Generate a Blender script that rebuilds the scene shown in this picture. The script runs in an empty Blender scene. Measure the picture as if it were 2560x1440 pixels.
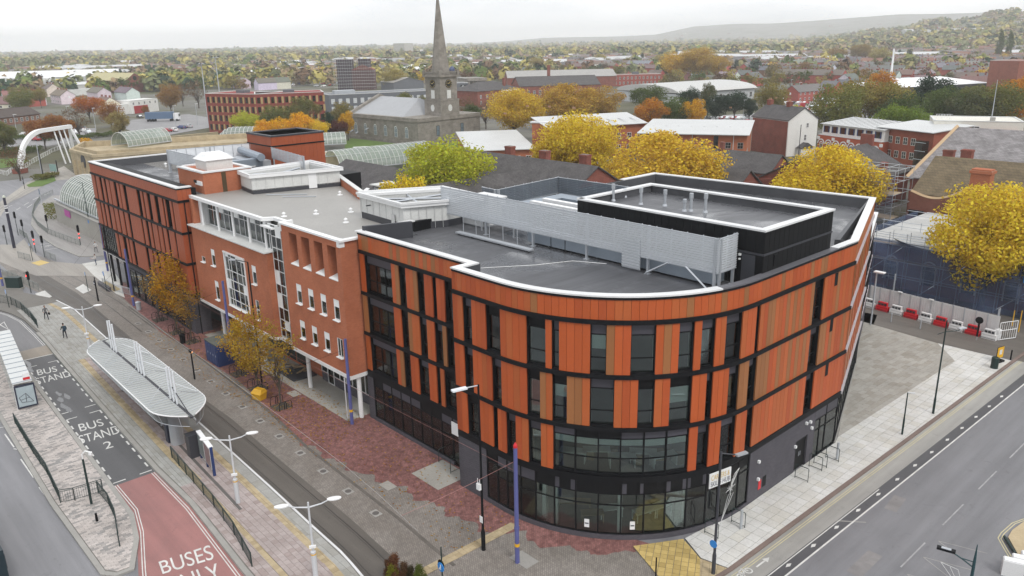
import bpy,bmesh,math,random
import numpy as np
from mathutils import Vector,Matrix
random.seed(7);np.random.seed(7)
R_=math.radians
SC=bpy.context.scene
COL=SC.collection
# ---------------------------------------------------------------- camera
F_PX,ROLL,PITCH,CAM_H=2000.0,R_(1.05),math.atan(618/2000.0),31.0
fw=np.array([0,math.cos(PITCH),-math.sin(PITCH)]);rt=np.array([1.0,0,0]);dn=np.cross(fw,rt)
cr,sr=math.cos(ROLL),math.sin(ROLL)
IX=cr*rt+sr*dn;IY=-sr*rt+cr*dn
CAMP=np.array([0,0,CAM_H])
cd=bpy.data.cameras.new('camera');cam=bpy.data.objects.new('camera',cd);COL.objects.link(cam)
cd.sensor_width=36.0;cd.lens=F_PX/2560*36.0;cd.clip_start=0.5;cd.clip_end=40000
m=Matrix.Identity(4)
for i in range(3):
 m[i][0]=IX[i];m[i][1]=-IY[i];m[i][2]=-fw[i];m[i][3]=CAMP[i]
cam.matrix_world=m
SC.camera=cam
# ---------------------------------------------------------------- world, sun, exposure
SUN_EL,SUN_AZ=R_(48),R_(150)
wd=bpy.data.worlds.new('World');SC.world=wd;wd.use_nodes=True
nt=wd.node_tree;nt.nodes.clear()
def N(t,ty,**kw):
 n=t.nodes.new(ty)
 for k,v in kw.items():setattr(n,k,v)
 return n
out=N(nt,'ShaderNodeOutputWorld');bg=N(nt,'ShaderNodeBackground');bg2=N(nt,'ShaderNodeBackground')
sky=N(nt,'ShaderNodeTexSky',sky_type='NISHITA',sun_disc=False,sun_elevation=SUN_EL,sun_rotation=SUN_AZ)
sky.dust_density=4;sky.altitude=100
bg.inputs[1].default_value=0.1
nt.links.new(sky.outputs[0],bg.inputs[0])
tc=N(nt,'ShaderNodeTexCoord');mp=N(nt,'ShaderNodeMapping');mp.inputs['Scale'].default_value=(1.3,1.3,7.0)
ns=N(nt,'ShaderNodeTexNoise');ns.inputs['Scale'].default_value=2.2;ns.inputs['Detail'].default_value=6;ns.inputs['Roughness'].default_value=.55
rp=N(nt,'ShaderNodeValToRGB');rp.color_ramp.elements[0].position=.30;rp.color_ramp.elements[1].position=.62
rp.color_ramp.elements[0].color=(.66,.685,.715,1);rp.color_ramp.elements[1].color=(.97,.975,.98,1)
nt.links.new(tc.outputs['Generated'],mp.inputs[0]);nt.links.new(mp.outputs[0],ns.inputs['Vector']);nt.links.new(ns.outputs[0],rp.inputs[0])
nt.links.new(rp.outputs[0],bg2.inputs[0]);bg2.inputs[1].default_value=1.42
mx=N(nt,'ShaderNodeMixShader');mx.inputs[0].default_value=.93
nt.links.new(bg.outputs[0],mx.inputs[1]);nt.links.new(bg2.outputs[0],mx.inputs[2]);nt.links.new(mx.outputs[0],out.inputs[0])
sl=bpy.data.lights.new('sun','SUN');sl.energy=1.5;sl.angle=R_(14);sl.color=(1,.96,.9)
so=bpy.data.objects.new('sun',sl);COL.objects.link(so)
sd=Vector((math.sin(SUN_AZ)*math.cos(SUN_EL),math.cos(SUN_AZ)*math.cos(SUN_EL),math.sin(SUN_EL)))
so.rotation_euler=(-sd).to_track_quat('-Z','Y').to_euler();so.location=sd*200
SC.view_settings.view_transform='Standard';SC.view_settings.look='None'
SC.view_settings.exposure=0.08;SC.view_settings.gamma=1.0;SC.view_settings.use_curve_mapping=False
SC.render.engine='CYCLES'
SC.cycles.use_denoising=True
try:SC.cycles.denoiser='OPENIMAGEDENOISE'
except Exception:pass
SC.cycles.max_bounces=6;SC.cycles.diffuse_bounces=3;SC.cycles.glossy_bounces=3
SC.cycles.transparent_max_bounces=12;SC.cycles.transmission_bounces=4;SC.cycles.volume_bounces=3
SC.cycles.caustics_reflective=False;SC.cycles.caustics_refractive=False
SC.cycles.volume_step_rate=4
# ---------------------------------------------------------------- photo pixel -> place
def ray(x,y):return (x-1280)/F_PX*IX+(y-720)/F_PX*IY+fw
def bp(x,y,z=0.0):
 d=ray(x,y);return CAMP+(z-CAM_H)/d[2]*d
def bpY(x,y,D):
 d=ray(x,y);return CAMP+D/math.hypot(d[0],d[1])*d
AF=R_(-47.5)
DU=np.array([math.cos(AF),math.sin(AF)]);DV=np.array([-math.sin(AF),math.cos(AF)])
OF=np.array([-4.0174,51.6377])
def xy(u,v):return OF+u*DU+v*DV
def uvw(p):d=np.array(p[:2])-OF;return float(d@DU),float(d@DV)
def puv(x,y,z=0.0):return uvw(bp(x,y,z))
def P(pts,z=0.0):return [puv(a,b,z) for a,b in pts]
def onv(x,y,v):
 d=ray(x,y);n=np.array([DV[0],DV[1],0]);o=np.array([OF[0],OF[1],0])
 t=((o-CAMP)@n+v)/(d@n);p=CAMP+t*d;return uvw(p)[0],float(p[2])
# ---------------------------------------------------------------- objects
def tag(o,label=None,cat=None,group=None,kind=None):
 if label:o['label']=label
 if cat:o['category']=cat
 if group:o['group']=group
 if kind:o['kind']=kind
 return o
OFFS={}
def thing(name,label,cat,u=None,v=None,rot=0.0,group=None,world=None,z=0.0):
 """Empty at a thing's base. Street-frame position (u,v) or world=(x,y); its parts are written in the same frame."""
 o=bpy.data.objects.new(name,None);o.empty_display_size=.3;COL.objects.link(o)
 if world is not None:o.location=(world[0],world[1],z);o.rotation_euler=(0,0,rot);OFFS[o.name]=(0,0,0)
 else :
  p=xy(u,v);o.location=(p[0],p[1],z);o.rotation_euler=(0,0,AF+rot)
  OFFS[o.name]=(u,v,z) if rot==0 else (0,0,0)
 return tag(o,label,cat,group)
def link(name,me,parent=None,loc=(0,0,0),rz=0.0,scale=None):
 o=bpy.data.objects.new(name,me);COL.objects.link(o)
 if parent is not None:
  o.parent=parent;f=OFFS.get(parent.name,(0,0,0))
  loc=(loc[0]-f[0],loc[1]-f[1],loc[2]-f[2])
 o.location=loc
 if rz:o.rotation_euler=(0,0,rz)
 if scale is not None:o.scale=scale
 return o
class MB:
 def __init__(s):s.v=[];s.f=[]
 def add(s,vs,fs):
  n=len(s.v);s.v+=[tuple(map(float,p)) for p in vs];s.f+=[tuple(i+n for i in f) for f in fs];return s
 def box(s,cx,cy,cz,sx,sy,sz,rz=0.0,rx=0.0,ry=0.0):
  vs=[(x*sx/2,y*sy/2,z*sz/2) for z in (-1,1) for y in (-1,1) for x in (-1,1)]
  if rz or rx or ry:
   M_=Matrix.Rotation(rz,3,'Z')@Matrix.Rotation(ry,3,'Y')@Matrix.Rotation(rx,3,'X')
   vs=[tuple(M_@Vector(p)) for p in vs]
  return s.add([(p[0]+cx,p[1]+cy,p[2]+cz) for p in vs],[(0,2,3,1),(4,5,7,6),(0,1,5,4),(2,6,7,3),(0,4,6,2),(1,3,7,5)])
 def bx(s,x0,x1,y0,y1,z0,z1):return s.box((x0+x1)/2,(y0+y1)/2,(z0+z1)/2,abs(x1-x0),abs(y1-y0),abs(z1-z0))
 def prism(s,poly,z0,z1,cap=True):
  a=sum(poly[i][0]*poly[(i+1)%len(poly)][1]-poly[(i+1)%len(poly)][0]*poly[i][1] for i in range(len(poly)))
  if a<0:poly=poly[::-1]
  n=len(poly);vs=[(p[0],p[1],z0) for p in poly]+[(p[0],p[1],z1) for p in poly]
  fs=[(i,(i+1)%n,(i+1)%n+n,i+n) for i in range(n)]
  if cap:fs+=[tuple(range(n))[::-1],tuple(range(n,2*n))]
  return s.add(vs,fs)
 def sheet(s,poly,z):
  a=sum(poly[i][0]*poly[(i+1)%len(poly)][1]-poly[(i+1)%len(poly)][0]*poly[i][1] for i in range(len(poly)))
  if a<0:poly=poly[::-1]
  return s.add([(p[0],p[1],z) for p in poly],[tuple(range(len(poly)))])
 def tube(s,pts,r,n=6,r2=None,cap=True):
  pts=[Vector(p) for p in pts];k=len(pts);vs=[]
  for i,p in enumerate(pts):
   t=(pts[min(i+1,k-1)]-pts[max(i-1,0)]).normalized()
   a=t.cross(Vector((0,0,1)))
   if a.length<1e-3:a=Vector((1,0,0))
   a.normalize();b=t.cross(a)
   rr=r if r2 is None else r+(r2-r)*i/(k-1)
   for j in range(n):
    an=2*math.pi*j/n;vs.append(p+a*(rr*math.cos(an))+b*(rr*math.sin(an)))
  fs=[(i*n+j,i*n+(j+1)%n,(i+1)*n+(j+1)%n,(i+1)*n+j) for i in range(k-1) for j in range(n)]
  if cap:fs+=[tuple(range(n))[::-1],tuple((k-1)*n+j for j in range(n))]
  return s.add(vs,fs)
 def lathe(s,cx,cy,prof,n=12):
  vs=[(cx+r*math.cos(2*math.pi*j/n),cy+r*math.sin(2*math.pi*j/n),z) for r,z in prof for j in range(n)]
  k=len(prof)
  fs=[(i*n+j,i*n+(j+1)%n,(i+1)*n+(j+1)%n,(i+1)*n+j) for i in range(k-1) for j in range(n)]
  fs+=[tuple(range(n))[::-1],tuple((k-1)*n+j for j in range(n))]
  return s.add(vs,fs)
 def strip(s,path,d0,d1,z0,z1):
  """solid ribbon along an open path (list of (x,y)), between left offsets d0 and d1."""
  n=len(path);L=[];Rr=[]
  for i in range(n):
   p=np.array(path[i]);ds=[]
   if i>0:e=p-np.array(path[i-1]);ds.append(e/(np.hypot(*e)+1e-9))
   if i<n-1:e=np.array(path[i+1])-p;ds.append(e/(np.hypot(*e)+1e-9))
   nn=[np.array([-e[1],e[0]]) for e in ds]
   m_=sum(nn);m_=m_/(np.hypot(*m_)+1e-9);c=max(.35,float(m_@nn[0]));m_=m_/c
   L.append(p+m_*d0);Rr.append(p+m_*d1)
  vs=[]
  for i in range(n):vs+=[(*L[i],z0),(*Rr[i],z0),(*Rr[i],z1),(*L[i],z1)]
  fs=[]
  for i in range(n-1):
   a,b=4*i,4*i+4
   for k in range(4):fs.append((a+k,a+(k+1)%4,b+(k+1)%4,b+k))
  fs+=[(0,3,2,1),(4*n-4,4*n-3,4*n-2,4*n-1)]
  return s.add(vs,fs)
 def build(s,name,mat,parent=None,loc=None,smooth=False,rz=0.0):
  f=(0,0,0)
  if parent is not None and loc is None:f=OFFS.get(parent.name,(0,0,0))
  me=bpy.data.meshes.new(name)
  me.from_pydata([(x-f[0],y-f[1],z-f[2]) for x,y,z in s.v],[],s.f);me.update()
  bm=bmesh.new();bm.from_mesh(me);bmesh.ops.recalc_face_normals(bm,faces=bm.faces);bm.to_mesh(me);bm.free()
  if mat is not None:me.materials.append(mat)
  if smooth:
   for p in me.polygons:p.use_smooth=True
  o=bpy.data.objects.new(name,me);COL.objects.link(o)
  if parent is not None:o.parent=parent
  if loc is not None:o.location=loc
  if rz:o.rotation_euler=(0,0,rz)
  return o
def frame(o):
 o.location=(OF[0],OF[1],0);o.rotation_euler=(0,0,AF);return o
UNIT={}
def piece(name,mat,parent,loc,size,rz=0.0,col=None):
 """a plain rectangular piece; alike pieces share one mesh"""
 k=mat.name
 if k not in UNIT:
  me=bpy.data.meshes.new('piece');b=MB().box(0,0,0,1,1,1);me.from_pydata(b.v,[],b.f);me.materials.append(mat);UNIT[k]=me
 o=link(name,UNIT[k],parent,loc,rz,size)
 if col:o.color=col
 return o
def copy_tree(o,parent=None):
 c=o.copy();COL.objects.link(c);c.parent=parent
 OFFS[c.name]=(0,0,0)
 for ch in list(o.children):copy_tree(ch,c)
 return c
# ---------------------------------------------------------------- materials
MATS={}
def base_mat(name):
 m=bpy.data.materials.new(name);m.use_nodes=True;MATS[name]=m
 t=m.node_tree;b=t.nodes['Principled BSDF'];return m,t,b
def lk(t,a,b):t.links.new(a,b)
def mixc(t,fac,a,b,bt='MIX'):
 n=N(t,'ShaderNodeMix',data_type='RGBA',blend_type=bt)
 for s,val in ((0,fac),(6,a),(7,b)):
  if hasattr(val,'type') and hasattr(val,'links'):lk(t,val,n.inputs[s])
  else :n.inputs[s].default_value=val if s==0 else (*val,1)
 return n.outputs[2]
def ramp(t,fac,e):
 r=N(t,'ShaderNodeValToRGB');lk(t,fac,r.inputs[0]);el=r.color_ramp.elements
 while len(el)<len(e):el.new(.5)
 for i,(p,c) in enumerate(e):el[i].position=p;el[i].color=(*c,1) if len(c)==3 else c
 return r.outputs[0]
def noise(t,vec,scale,detail=5,rough=.55,dist=0):
 n=N(t,'ShaderNodeTexNoise');n.inputs['Scale'].default_value=scale;n.inputs['Detail'].default_value=detail
 n.inputs['Roughness'].default_value=rough;n.inputs['Distortion'].default_value=dist
 if vec is not None:lk(t,vec,n.inputs['Vector'])
 return n.outputs[0]
def objco(t):
 return N(t,'ShaderNodeTexCoord').outputs['Object']
def worldco(t):
 return N(t,'ShaderNodeNewGeometry').outputs['Position']
def bump(t,b,h,s=.3,d=.02):
 n=N(t,'ShaderNodeBump');n.inputs['Strength'].default_value=s;n.inputs['Distance'].default_value=d
 lk(t,h,n.inputs['Height']);lk(t,n.outputs[0],b.inputs['Normal'])
def plain(name,c,rough=.6,var=.12,metal=0.0,scale=1.5,spec=.4,rnd=0.0,bmp=0.0):
 """weathered plain surface: broad stains and fine grain over one colour"""
 m,t,b=base_mat(name);co=worldco(t)
 c2=tuple(x*(1-var*1.6) for x in c);c3=tuple(min(1,x*(1+var*.7)) for x in c)
 a=noise(t,co,scale*.35,6,.6);f=noise(t,co,scale*9,3)
 k=mixc(t,a,c2,c3);k=mixc(t,.25*min(1,var*6),k,ramp(t,f,[(.3,(.45,.45,.45)),(.7,(1,1,1))]),'MULTIPLY')
 if rnd:
  oi=N(t,'ShaderNodeObjectInfo').outputs['Random']
  k=mixc(t,1.0,k,ramp(t,oi,[(0,(1-rnd,)*3),(1,(1,1,1))]),'MULTIPLY')
 lk(t,k,b.inputs['Base Color']);b.inputs['Roughness'].default_value=rough;b.inputs['Metallic'].default_value=metal
 b.inputs['Specular IOR Level'].default_value=spec
 if bmp:bump(t,b,f,bmp,.01)
 return m
def brick(name,c1,c2,mortar,bw=.225,bh=.075,rough=.85,stain=.35,var=.0,sq=False):
 """coursed masonry on upright faces: runs along x+y, courses along z"""
 m,t,b=base_mat(name);co=objco(t)
 sp=N(t,'ShaderNodeSeparateXYZ');lk(t,co,sp.inputs[0])
 ad=N(t,'ShaderNodeMath',operation='ADD');lk(t,sp.outputs[0],ad.inputs[0]);lk(t,sp.outputs[1],ad.inputs[1])
 cb=N(t,'ShaderNodeCombineXYZ');lk(t,ad.outputs[0],cb.inputs[0]);lk(t,sp.outputs[2],cb.inputs[1])
 br=N(t,'ShaderNodeTexBrick');lk(t,cb.outputs[0],br.inputs['Vector'])
 br.inputs['Scale'].default_value=1.0;br.inputs['Brick Width'].default_value=bw;br.inputs['Row Height'].default_value=bh
 br.inputs['Mortar Size'].default_value=.008 if bh<.15 else .012;br.inputs['Mortar Smooth'].default_value=.3
 br.inputs['Color1'].default_value=(*c1,1);br.inputs['Color2'].default_value=(*c2,1);br.inputs['Mortar'].default_value=(*mortar,1)
 br.inputs['Bias'].default_value=-.2
 n=noise(t,worldco(t),.5,7,.65)
 k=mixc(t,stain,br.outputs[0],ramp(t,n,[(.3,(.45,.42,.4)),(.62,(1.08,1.05,1.03))]),'MULTIPLY')
 lk(t,k,b.inputs['Base Color']);b.inputs['Roughness'].default_value=rough;b.inputs['Specular IOR Level'].default_value=.25
 bump(t,b,br.outputs['Fac'],-.35,.008)
 return m
def paving(name,c1,c2,mortar,bw,bh,rot=0.0,stain=.4,rough=.75,c_dirt=(.5,.47,.43),frac=.5,mott=.35):
 """small block paving seen from above (object axes follow the street)"""
 m,t,b=base_mat(name);co=objco(t)
 mp=N(t,'ShaderNodeMapping');mp.inputs['Rotation'].default_value=(0,0,rot);lk(t,co,mp.inputs[0])
 br=N(t,'ShaderNodeTexBrick');lk(t,mp.outputs[0],br.inputs['Vector']);br.offset=frac
 br.inputs['Scale'].default_value=1.0;br.inputs['Brick Width'].default_value=bw;br.inputs['Row Height'].default_value=bh
 br.inputs['Mortar Size'].default_value=.012;br.inputs['Mortar Smooth'].default_value=.4
 br.inputs['Color1'].default_value=(*c1,1);br.inputs['Color2'].default_value=(*c2,1);br.inputs['Mortar'].default_value=(*mortar,1)
 n=noise(t,co,.22,8,.65,.6);n2=noise(t,co,2.2,5,.7)
 k=mixc(t,stain,br.outputs[0],ramp(t,n,[(.32,c_dirt),(.66,(1.1,1.1,1.1))]),'MULTIPLY')
 k=mixc(t,mott,k,ramp(t,n2,[(.34,(.5,.47,.46)),(.62,(1.15,1.13,1.12))]),'MULTIPLY')
 lk(t,k,b.inputs['Base Color']);lk(t,ramp(t,n,[(.3,(rough-.25,)*3),(.7,(rough,)*3)]),b.inputs['Roughness'])
 b.inputs['Specular IOR Level'].default_value=.4
 bump(t,b,br.outputs['Fac'],-.4,.01)
 return m
def slabmat(name,c,rnd=.22,rough=.7,tint=(1,.98,.93)):
 """separate flags: each takes its own tone"""
 m,t,b=base_mat(name)
 oi=N(t,'ShaderNodeObjectInfo').outputs['Random'];ge=N(t,'ShaderNodeNewGeometry').outputs['Random Per Island']
 ad=N(t,'ShaderNodeMath',operation='ADD');lk(t,oi,ad.inputs[0]);lk(t,ge,ad.inputs[1])
 fr=N(t,'ShaderNodeMath',operation='FRACT');lk(t,ad.outputs[0],fr.inputs[0])
 k=ramp(t,fr.outputs[0],[(0,tuple(x*(1-rnd)*y for x,y in zip(c,tint))),(.5,c),(1,tuple(min(1,x*(1+rnd*.45)) for x in c))])
 n=noise(t,worldco(t),.35,7,.65,.4);n2=noise(t,worldco(t),7,4,.7)
 k=mixc(t,.5,k,ramp(t,n,[(.3,(.62,.6,.57)),(.62,(1.06,1.06,1.06))]),'MULTIPLY')
 k=mixc(t,.3,k,ramp(t,n2,[(.3,(.55,.55,.55)),(.7,(1.1,1.1,1.1))]),'MULTIPLY')
 lk(t,k,b.inputs['Base Color']);b.inputs['Roughness'].default_value=rough;b.inputs['Specular IOR Level'].default_value=.4
 return m
def asphalt(name,c,patch=.35,scale=.12,rough=.72,st=(.05,.7,1)):
 m,t,b=base_mat(name);co=objco(t)
 n1=noise(t,co,scale,8,.6,.8);n2=noise(t,co,25,3,.6)
 mp=N(t,'ShaderNodeMapping');mp.inputs['Scale'].default_value=st;lk(t,co,mp.inputs[0])
 n3=noise(t,mp.outputs[0],1.0,5,.6)
 k=mixc(t,n1,tuple(x*(1-patch) for x in c),tuple(x*(1+patch*.5) for x in c))
 k=mixc(t,.55,k,ramp(t,n3,[(.35,(.62,.62,.63)),(.65,(1.1,1.1,1.1))]),'MULTIPLY')
 n4=noise(t,co,1.1,7,.75,1.2);k=mixc(t,.5,k,ramp(t,n4,[(.27,(.4,.4,.4)),(.42,(1,1,1))]),'MULTIPLY')
 k=mixc(t,.35,k,ramp(t,n2,[(.25,(.5,.5,.5)),(.7,(1.15,1.15,1.15))]),'MULTIPLY')
 lk(t,k,b.inputs['Base Color']);lk(t,ramp(t,n1,[(.3,(rough-.2,)*3),(.7,(rough,)*3)]),b.inputs['Roughness'])
 b.inputs['Specular IOR Level'].default_value=.45;bump(t,b,n2,.25,.01)
 return m
def glass(name,tint=(.55,.63,.62),refl=.12,rough=.03):
 m,t,b=base_mat(name);t.nodes.remove(b)
 o=t.nodes['Material Output'];tr=N(t,'ShaderNodeBsdfTransparent');gl=N(t,'ShaderNodeBsdfGlossy');fr=N(t,'ShaderNodeFresnel');mxs=N(t,'ShaderNodeMixShader')
 tr.inputs[0].default_value=(*tint,1);gl.inputs[0].default_value=(.95,1,1,1);gl.inputs['Roughness'].default_value=rough;fr.inputs[0].default_value=1.5
 ma=N(t,'ShaderNodeMath',operation='ADD');ma.inputs[1].default_value=refl;lk(t,fr.outputs[0],ma.inputs[0])
 lk(t,ma.outputs[0],mxs.inputs[0]);lk(t,tr.outputs[0],mxs.inputs[1]);lk(t,gl.outputs[0],mxs.inputs[2]);lk(t,mxs.outputs[0],o.inputs[0])
 return m
def leafmat(name):
 m,t,b=base_mat(name)
 oi=N(t,'ShaderNodeObjectInfo');ge=N(t,'ShaderNodeNewGeometry').outputs['Random Per Island']
 h=N(t,'ShaderNodeHueSaturation');lk(t,oi.outputs['Color'],h.inputs['Color'])
 lk(t,ramp(t,ge,[(0,(.475,)*3),(.5,(.5,)*3),(1,(.515,)*3)]),h.inputs['Hue'])
 lk(t,ramp(t,ge,[(0,(.55,)*3),(.35,(.95,)*3),(.7,(.75,)*3),(1,(1.2,)*3)]),h.inputs['Value'])
 h.inputs['Saturation'].default_value=1.0
 n=noise(t,objco(t),.45,4,.6)
 k=mixc(t,ramp(t,n,[(.46,(0,0,0)),(.6,(.45,.45,.45))]),h.outputs[0],(.34,.17,.04))
 lk(t,h.outputs[0],b.inputs['Base Color']);
 k2=mixc(t,oi.outputs['Alpha'],h.outputs[0],k);lk(t,k2,b.inputs['Base Color'])
 b.inputs['Roughness'].default_value=.8;b.inputs['Specular IOR Level'].default_value=.15
 tl=N(t,'ShaderNodeBsdfTranslucent');lk(t,k2,tl.inputs[0]);mxs=N(t,'ShaderNodeMixShader');mxs.inputs[0].default_value=.45
 o=t.nodes['Material Output'];lk(t,b.outputs[0],mxs.inputs[1]);lk(t,tl.outputs[0],mxs.inputs[2]);lk(t,mxs.outputs[0],o.inputs[0])
 return m
def emit(name,c,s):
 m,t,b=base_mat(name);b.inputs['Base Color'].default_value=(*c,1);b.inputs['Emission Color'].default_value=(*c,1);b.inputs['Emission Strength'].default_value=s;return m
ORANGE=[plain('panel_orange_'+str(i),c,.42,.09,spec=.35,rnd=.15,scale=.8) for i,c in enumerate([(.50,.105,.028),(.46,.092,.026),(.47,.118,.034),(.34,.14,.052)])]
LWORANGE=plain('wing_panel',(.36,.088,.036),.45,.09,spec=.35,rnd=.08,scale=.6)
BLACK=plain('black_metal',(.007,.0075,.0095),.55,.2,spec=.18)
BLACKP=plain('black_panel',(.007,.0075,.009),.55,.2,spec=.2,rnd=.2)
DKGREY=plain('dark_grey_metal',(.05,.052,.062),.5,.15)
GREYSP=plain('grey_spandrel',(.075,.073,.09),.5,.12,rnd=.3)
WHITE=plain('white_metal',(.80,.81,.82),.45,.08)
WHITED=plain('white_weathered',(.70,.71,.70),.55,.2,scale=.8)
COPING=plain('coping_white',(.74,.75,.76),.45,.14,scale=1.2)
DBRICK=brick('dark_brick',(.062,.058,.072),(.082,.077,.093),(.13,.13,.14),stain=.25)
RBRICK=brick('red_brick',(.46,.155,.08),(.39,.125,.064),(.28,.13,.08),stain=.3)
OBRICK=brick('old_red_brick',(.26,.065,.045),(.19,.055,.04),(.2,.15,.13),stain=.5)
ABRICK=brick('flat_orange_brick',(.42,.125,.055),(.35,.10,.045),(.33,.2,.14),stain=.25)
STONE=brick('grey_stone',(.27,.255,.23),(.23,.215,.195),(.17,.16,.145),.9,.38,stain=.65)
YSTONE=brick('yellow_stone',(.44,.37,.25),(.40,.335,.225),(.3,.26,.18),1.2,.6,stain=.5)
CONC=plain('concrete',(.40,.385,.35),.85,.25,scale=.8,bmp=.2)
ROOFM=plain('roof_felt',(.085,.088,.098),.55,.4,scale=.45,spec=.5)
ROOFL=plain('roof_sheet_grey',(.34,.33,.315),.5,.15,scale=.6)
SLATE=brick('slate_roof',(.105,.10,.102),(.075,.072,.076),(.05,.05,.05),.35,.16,stain=.55)
TILE=brick('brown_tile',(.17,.135,.085),(.125,.10,.065),(.05,.045,.035),.45,.32,stain=.5)
LROOF=plain('pale_roof',(.56,.57,.57),.45,.12,scale=.3)
LOUV=plain('louvre_grey',(.72,.75,.79),.45,.05)
DUCT=plain('duct_galv',(.30,.35,.41),.42,.12,metal=.4)
STEEL=plain('galvanised_steel',(.50,.53,.57),.4,.1,metal=.4)
GLASS=glass('window_glass',(.80,.87,.85),.03)
GLASSD=glass('dark_glass',(.58,.64,.66),.03)
GLASSB=glass('blue_green_glass',(.55,.68,.67),.07)
VGLASS=glass('vault_glass',(.62,.72,.66),.18,.15)
ROOM=plain('room_wall',(.24,.245,.235),.8,.08)
FLOORI=plain('floor_slab',(.17,.17,.165),.7,.1)
BLIND=plain('blind',(.62,.65,.64),.7,.04)
WHITEI=plain('white_plaster',(.78,.80,.80),.7,.03)
WOOD=plain('table_wood',(.35,.26,.16),.6,.1)
PURPLE=plain('purple_pole',(.105,.115,.30),.45,.1)
DKGREEN=plain('dark_green_paint',(.015,.035,.033),.45,.12)
LEAF=leafmat('leaf');
BARK=plain('bark',(.10,.082,.065),.9,.3,scale=3,bmp=.3)
GRASSM=plain('grass',(.115,.19,.035),.9,.35,scale=1.2,bmp=.4)
SHRUBM=plain('shrub',(.055,.085,.025),.9,.4,scale=2)
PAINTW=plain('road_paint_white',(.72,.72,.70),.6,.3,scale=4)
PAINTY=plain('road_paint_yellow',(.62,.56,.34),.6,.25,scale=4)
YELLOW=plain('yellow_plastic',(.72,.40,.02),.45,.06)
REDP=plain('red_plastic',(.58,.02,.03),.4,.08)
WPLAS=plain('white_plastic',(.74,.74,.74),.45,.1)
BLUEC=plain('blue_cabinet',(.022,.045,.15),.45,.12)
SIGNB=plain('blue_sign',(.03,.22,.60),.4,.03)
# ================================================================ the setting: ground, roads, pavements
ASPH=asphalt('asphalt_grey',(.235,.235,.25),.25)
ASPHD=asphalt('asphalt_dark',(.115,.115,.12),.35,.3)
ASPHR=asphalt('asphalt_red',(.35,.165,.155),.3,.3)
TRACKB=asphalt('track_slab',(.125,.113,.10),.3,.4)
GREYP=paving('grey_block',(.285,.262,.238),(.225,.207,.19),(.135,.125,.115),.24,.12,R_(45),.55,frac=.5)
REDPV=paving('red_block',(.31,.145,.135),(.215,.098,.092),(.15,.09,.083),.24,.12,R_(45),.45,c_dirt=(.55,.52,.5),mott=.9)
GREYSL=slabmat('pale_slab',(.62,.62,.605),.06)
PLAZAS=slabmat('stone_flag',(.38,.365,.335),.15,tint=(1,.97,.92))
PINKS=slabmat('pink_block',(.40,.345,.335),.16,tint=(1,.95,.93))
GREYPS=slabmat('platform_slab',(.36,.36,.345),.14)
ISLS=slabmat('island_block',(.46,.42,.40),.36,tint=(.86,.92,.95))
YTILE=slabmat('yellow_tactile',(.56,.42,.16),.22)
BTILE=slabmat('buff_tile',(.46,.375,.24),.18)
JOINT=plain('joint_sand',(.20,.19,.175),.9,.2)
KERBM=plain('kerb_stone',(.36,.35,.33),.8,.2,scale=2)
KERBR=plain('kerb_brown',(.22,.165,.145),.8,.25,scale=2)
DIRT=asphalt('dirty_street',(.155,.14,.125),.35,.3)
TOWNG=None
def ground_mat():
 m,t,b=base_mat('town_ground');co=worldco(t)
 n1=noise(t,co,.006,8,.62,.5);n2=noise(t,co,.05,6,.6)
 k=ramp(t,n1,[(.36,(.055,.065,.03)),(.47,(.10,.095,.06)),(.52,(.17,.165,.155)),(.62,(.10,.105,.06))])
 k=mixc(t,.5,k,ramp(t,n2,[(.3,(.55,.55,.55)),(.7,(1.25,1.25,1.2))]),'MULTIPLY')
 lk(t,k,b.inputs['Base Color']);b.inputs['Roughness'].default_value=.9;b.inputs['Specular IOR Level'].default_value=.2
 return m
TOWNG=ground_mat()
def hgt(x,y):
 """height of the land: flat town, a near wooded ridge rising to the right, hazy hills far off"""
 r=math.hypot(x,y);az=math.degrees(math.atan2(x,y))
 def sm(a,b,v):v=min(1,max(0,(v-a)/(b-a)));return v*v*(3-2*v)
 h=80*sm(17,33,az)*sm(1100,3000,r)*(1+.10*math.sin(az*1.7)+.05*math.sin(az*5.1))
 h+=118*sm(9,15,az)*(1-.45*sm(24,30,az))*sm(4800,6800,r)*(1+.06*math.sin(az*2.3+1))
 h+=40*sm(-2,3,az)*sm(5200,7600,r)*(1-sm(12,16,az))
 h+=(14+5*math.sin(az*1.3)+3*math.sin(az*3.7))*sm(4200,7200,r)
 return h
gm=MB()
radii=[0,120,260,420,650,900,1150,1400,1700,2000,2350,2700,3100,3600,4300,5000,5700,6400,7200,8200,9500]
NA=144
for ri,r in enumerate(radii):
 for k in range(NA):
  a=2*math.pi*k/NA;x,y=r*math.sin(a),r*math.cos(a)
  gm.v.append((x,y,-.06+(hgt(x,y) if r>600 else 0)))
for ri in range(len(radii)-1):
 for k in range(NA):
  a,b=ri*NA+k,ri*NA+(k+1)%NA
  gm.f.append((a,b,b+NA,a+NA) if ri else (a,b+NA,a+NA))
tag(gm.build('ground',TOWNG),'wide flat town ground running out to hazy hills','ground',kind='structure')
def surf(name,poly,z,mat,label,thick=0.0):
 b=MB()
 if thick:b.prism(poly,z-thick,z)
 else :b.sheet(poly,z)
 o=frame(b.build(name,mat));tag(o,label,name.replace('_',' '),kind='structure');OFFS[o.name]=(0,0,0);return o
RECT=lambda u0,u1,v0,v1:[(u0,v0),(u1,v0),(u1,v1),(u0,v1)]
road=surf('road',RECT(-190,120,-90,56),0.0,ASPH,'grey asphalt road surface around the street block')
MB().sheet([(18.9,-90),(120,-90),(120,62),(20.6,62),(19.7,30),(19.0,5)],.0022).build('carriageway',asphalt('asphalt_main',(.215,.217,.232),.28,.2,st=(.7,.05,1)),road)
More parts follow.
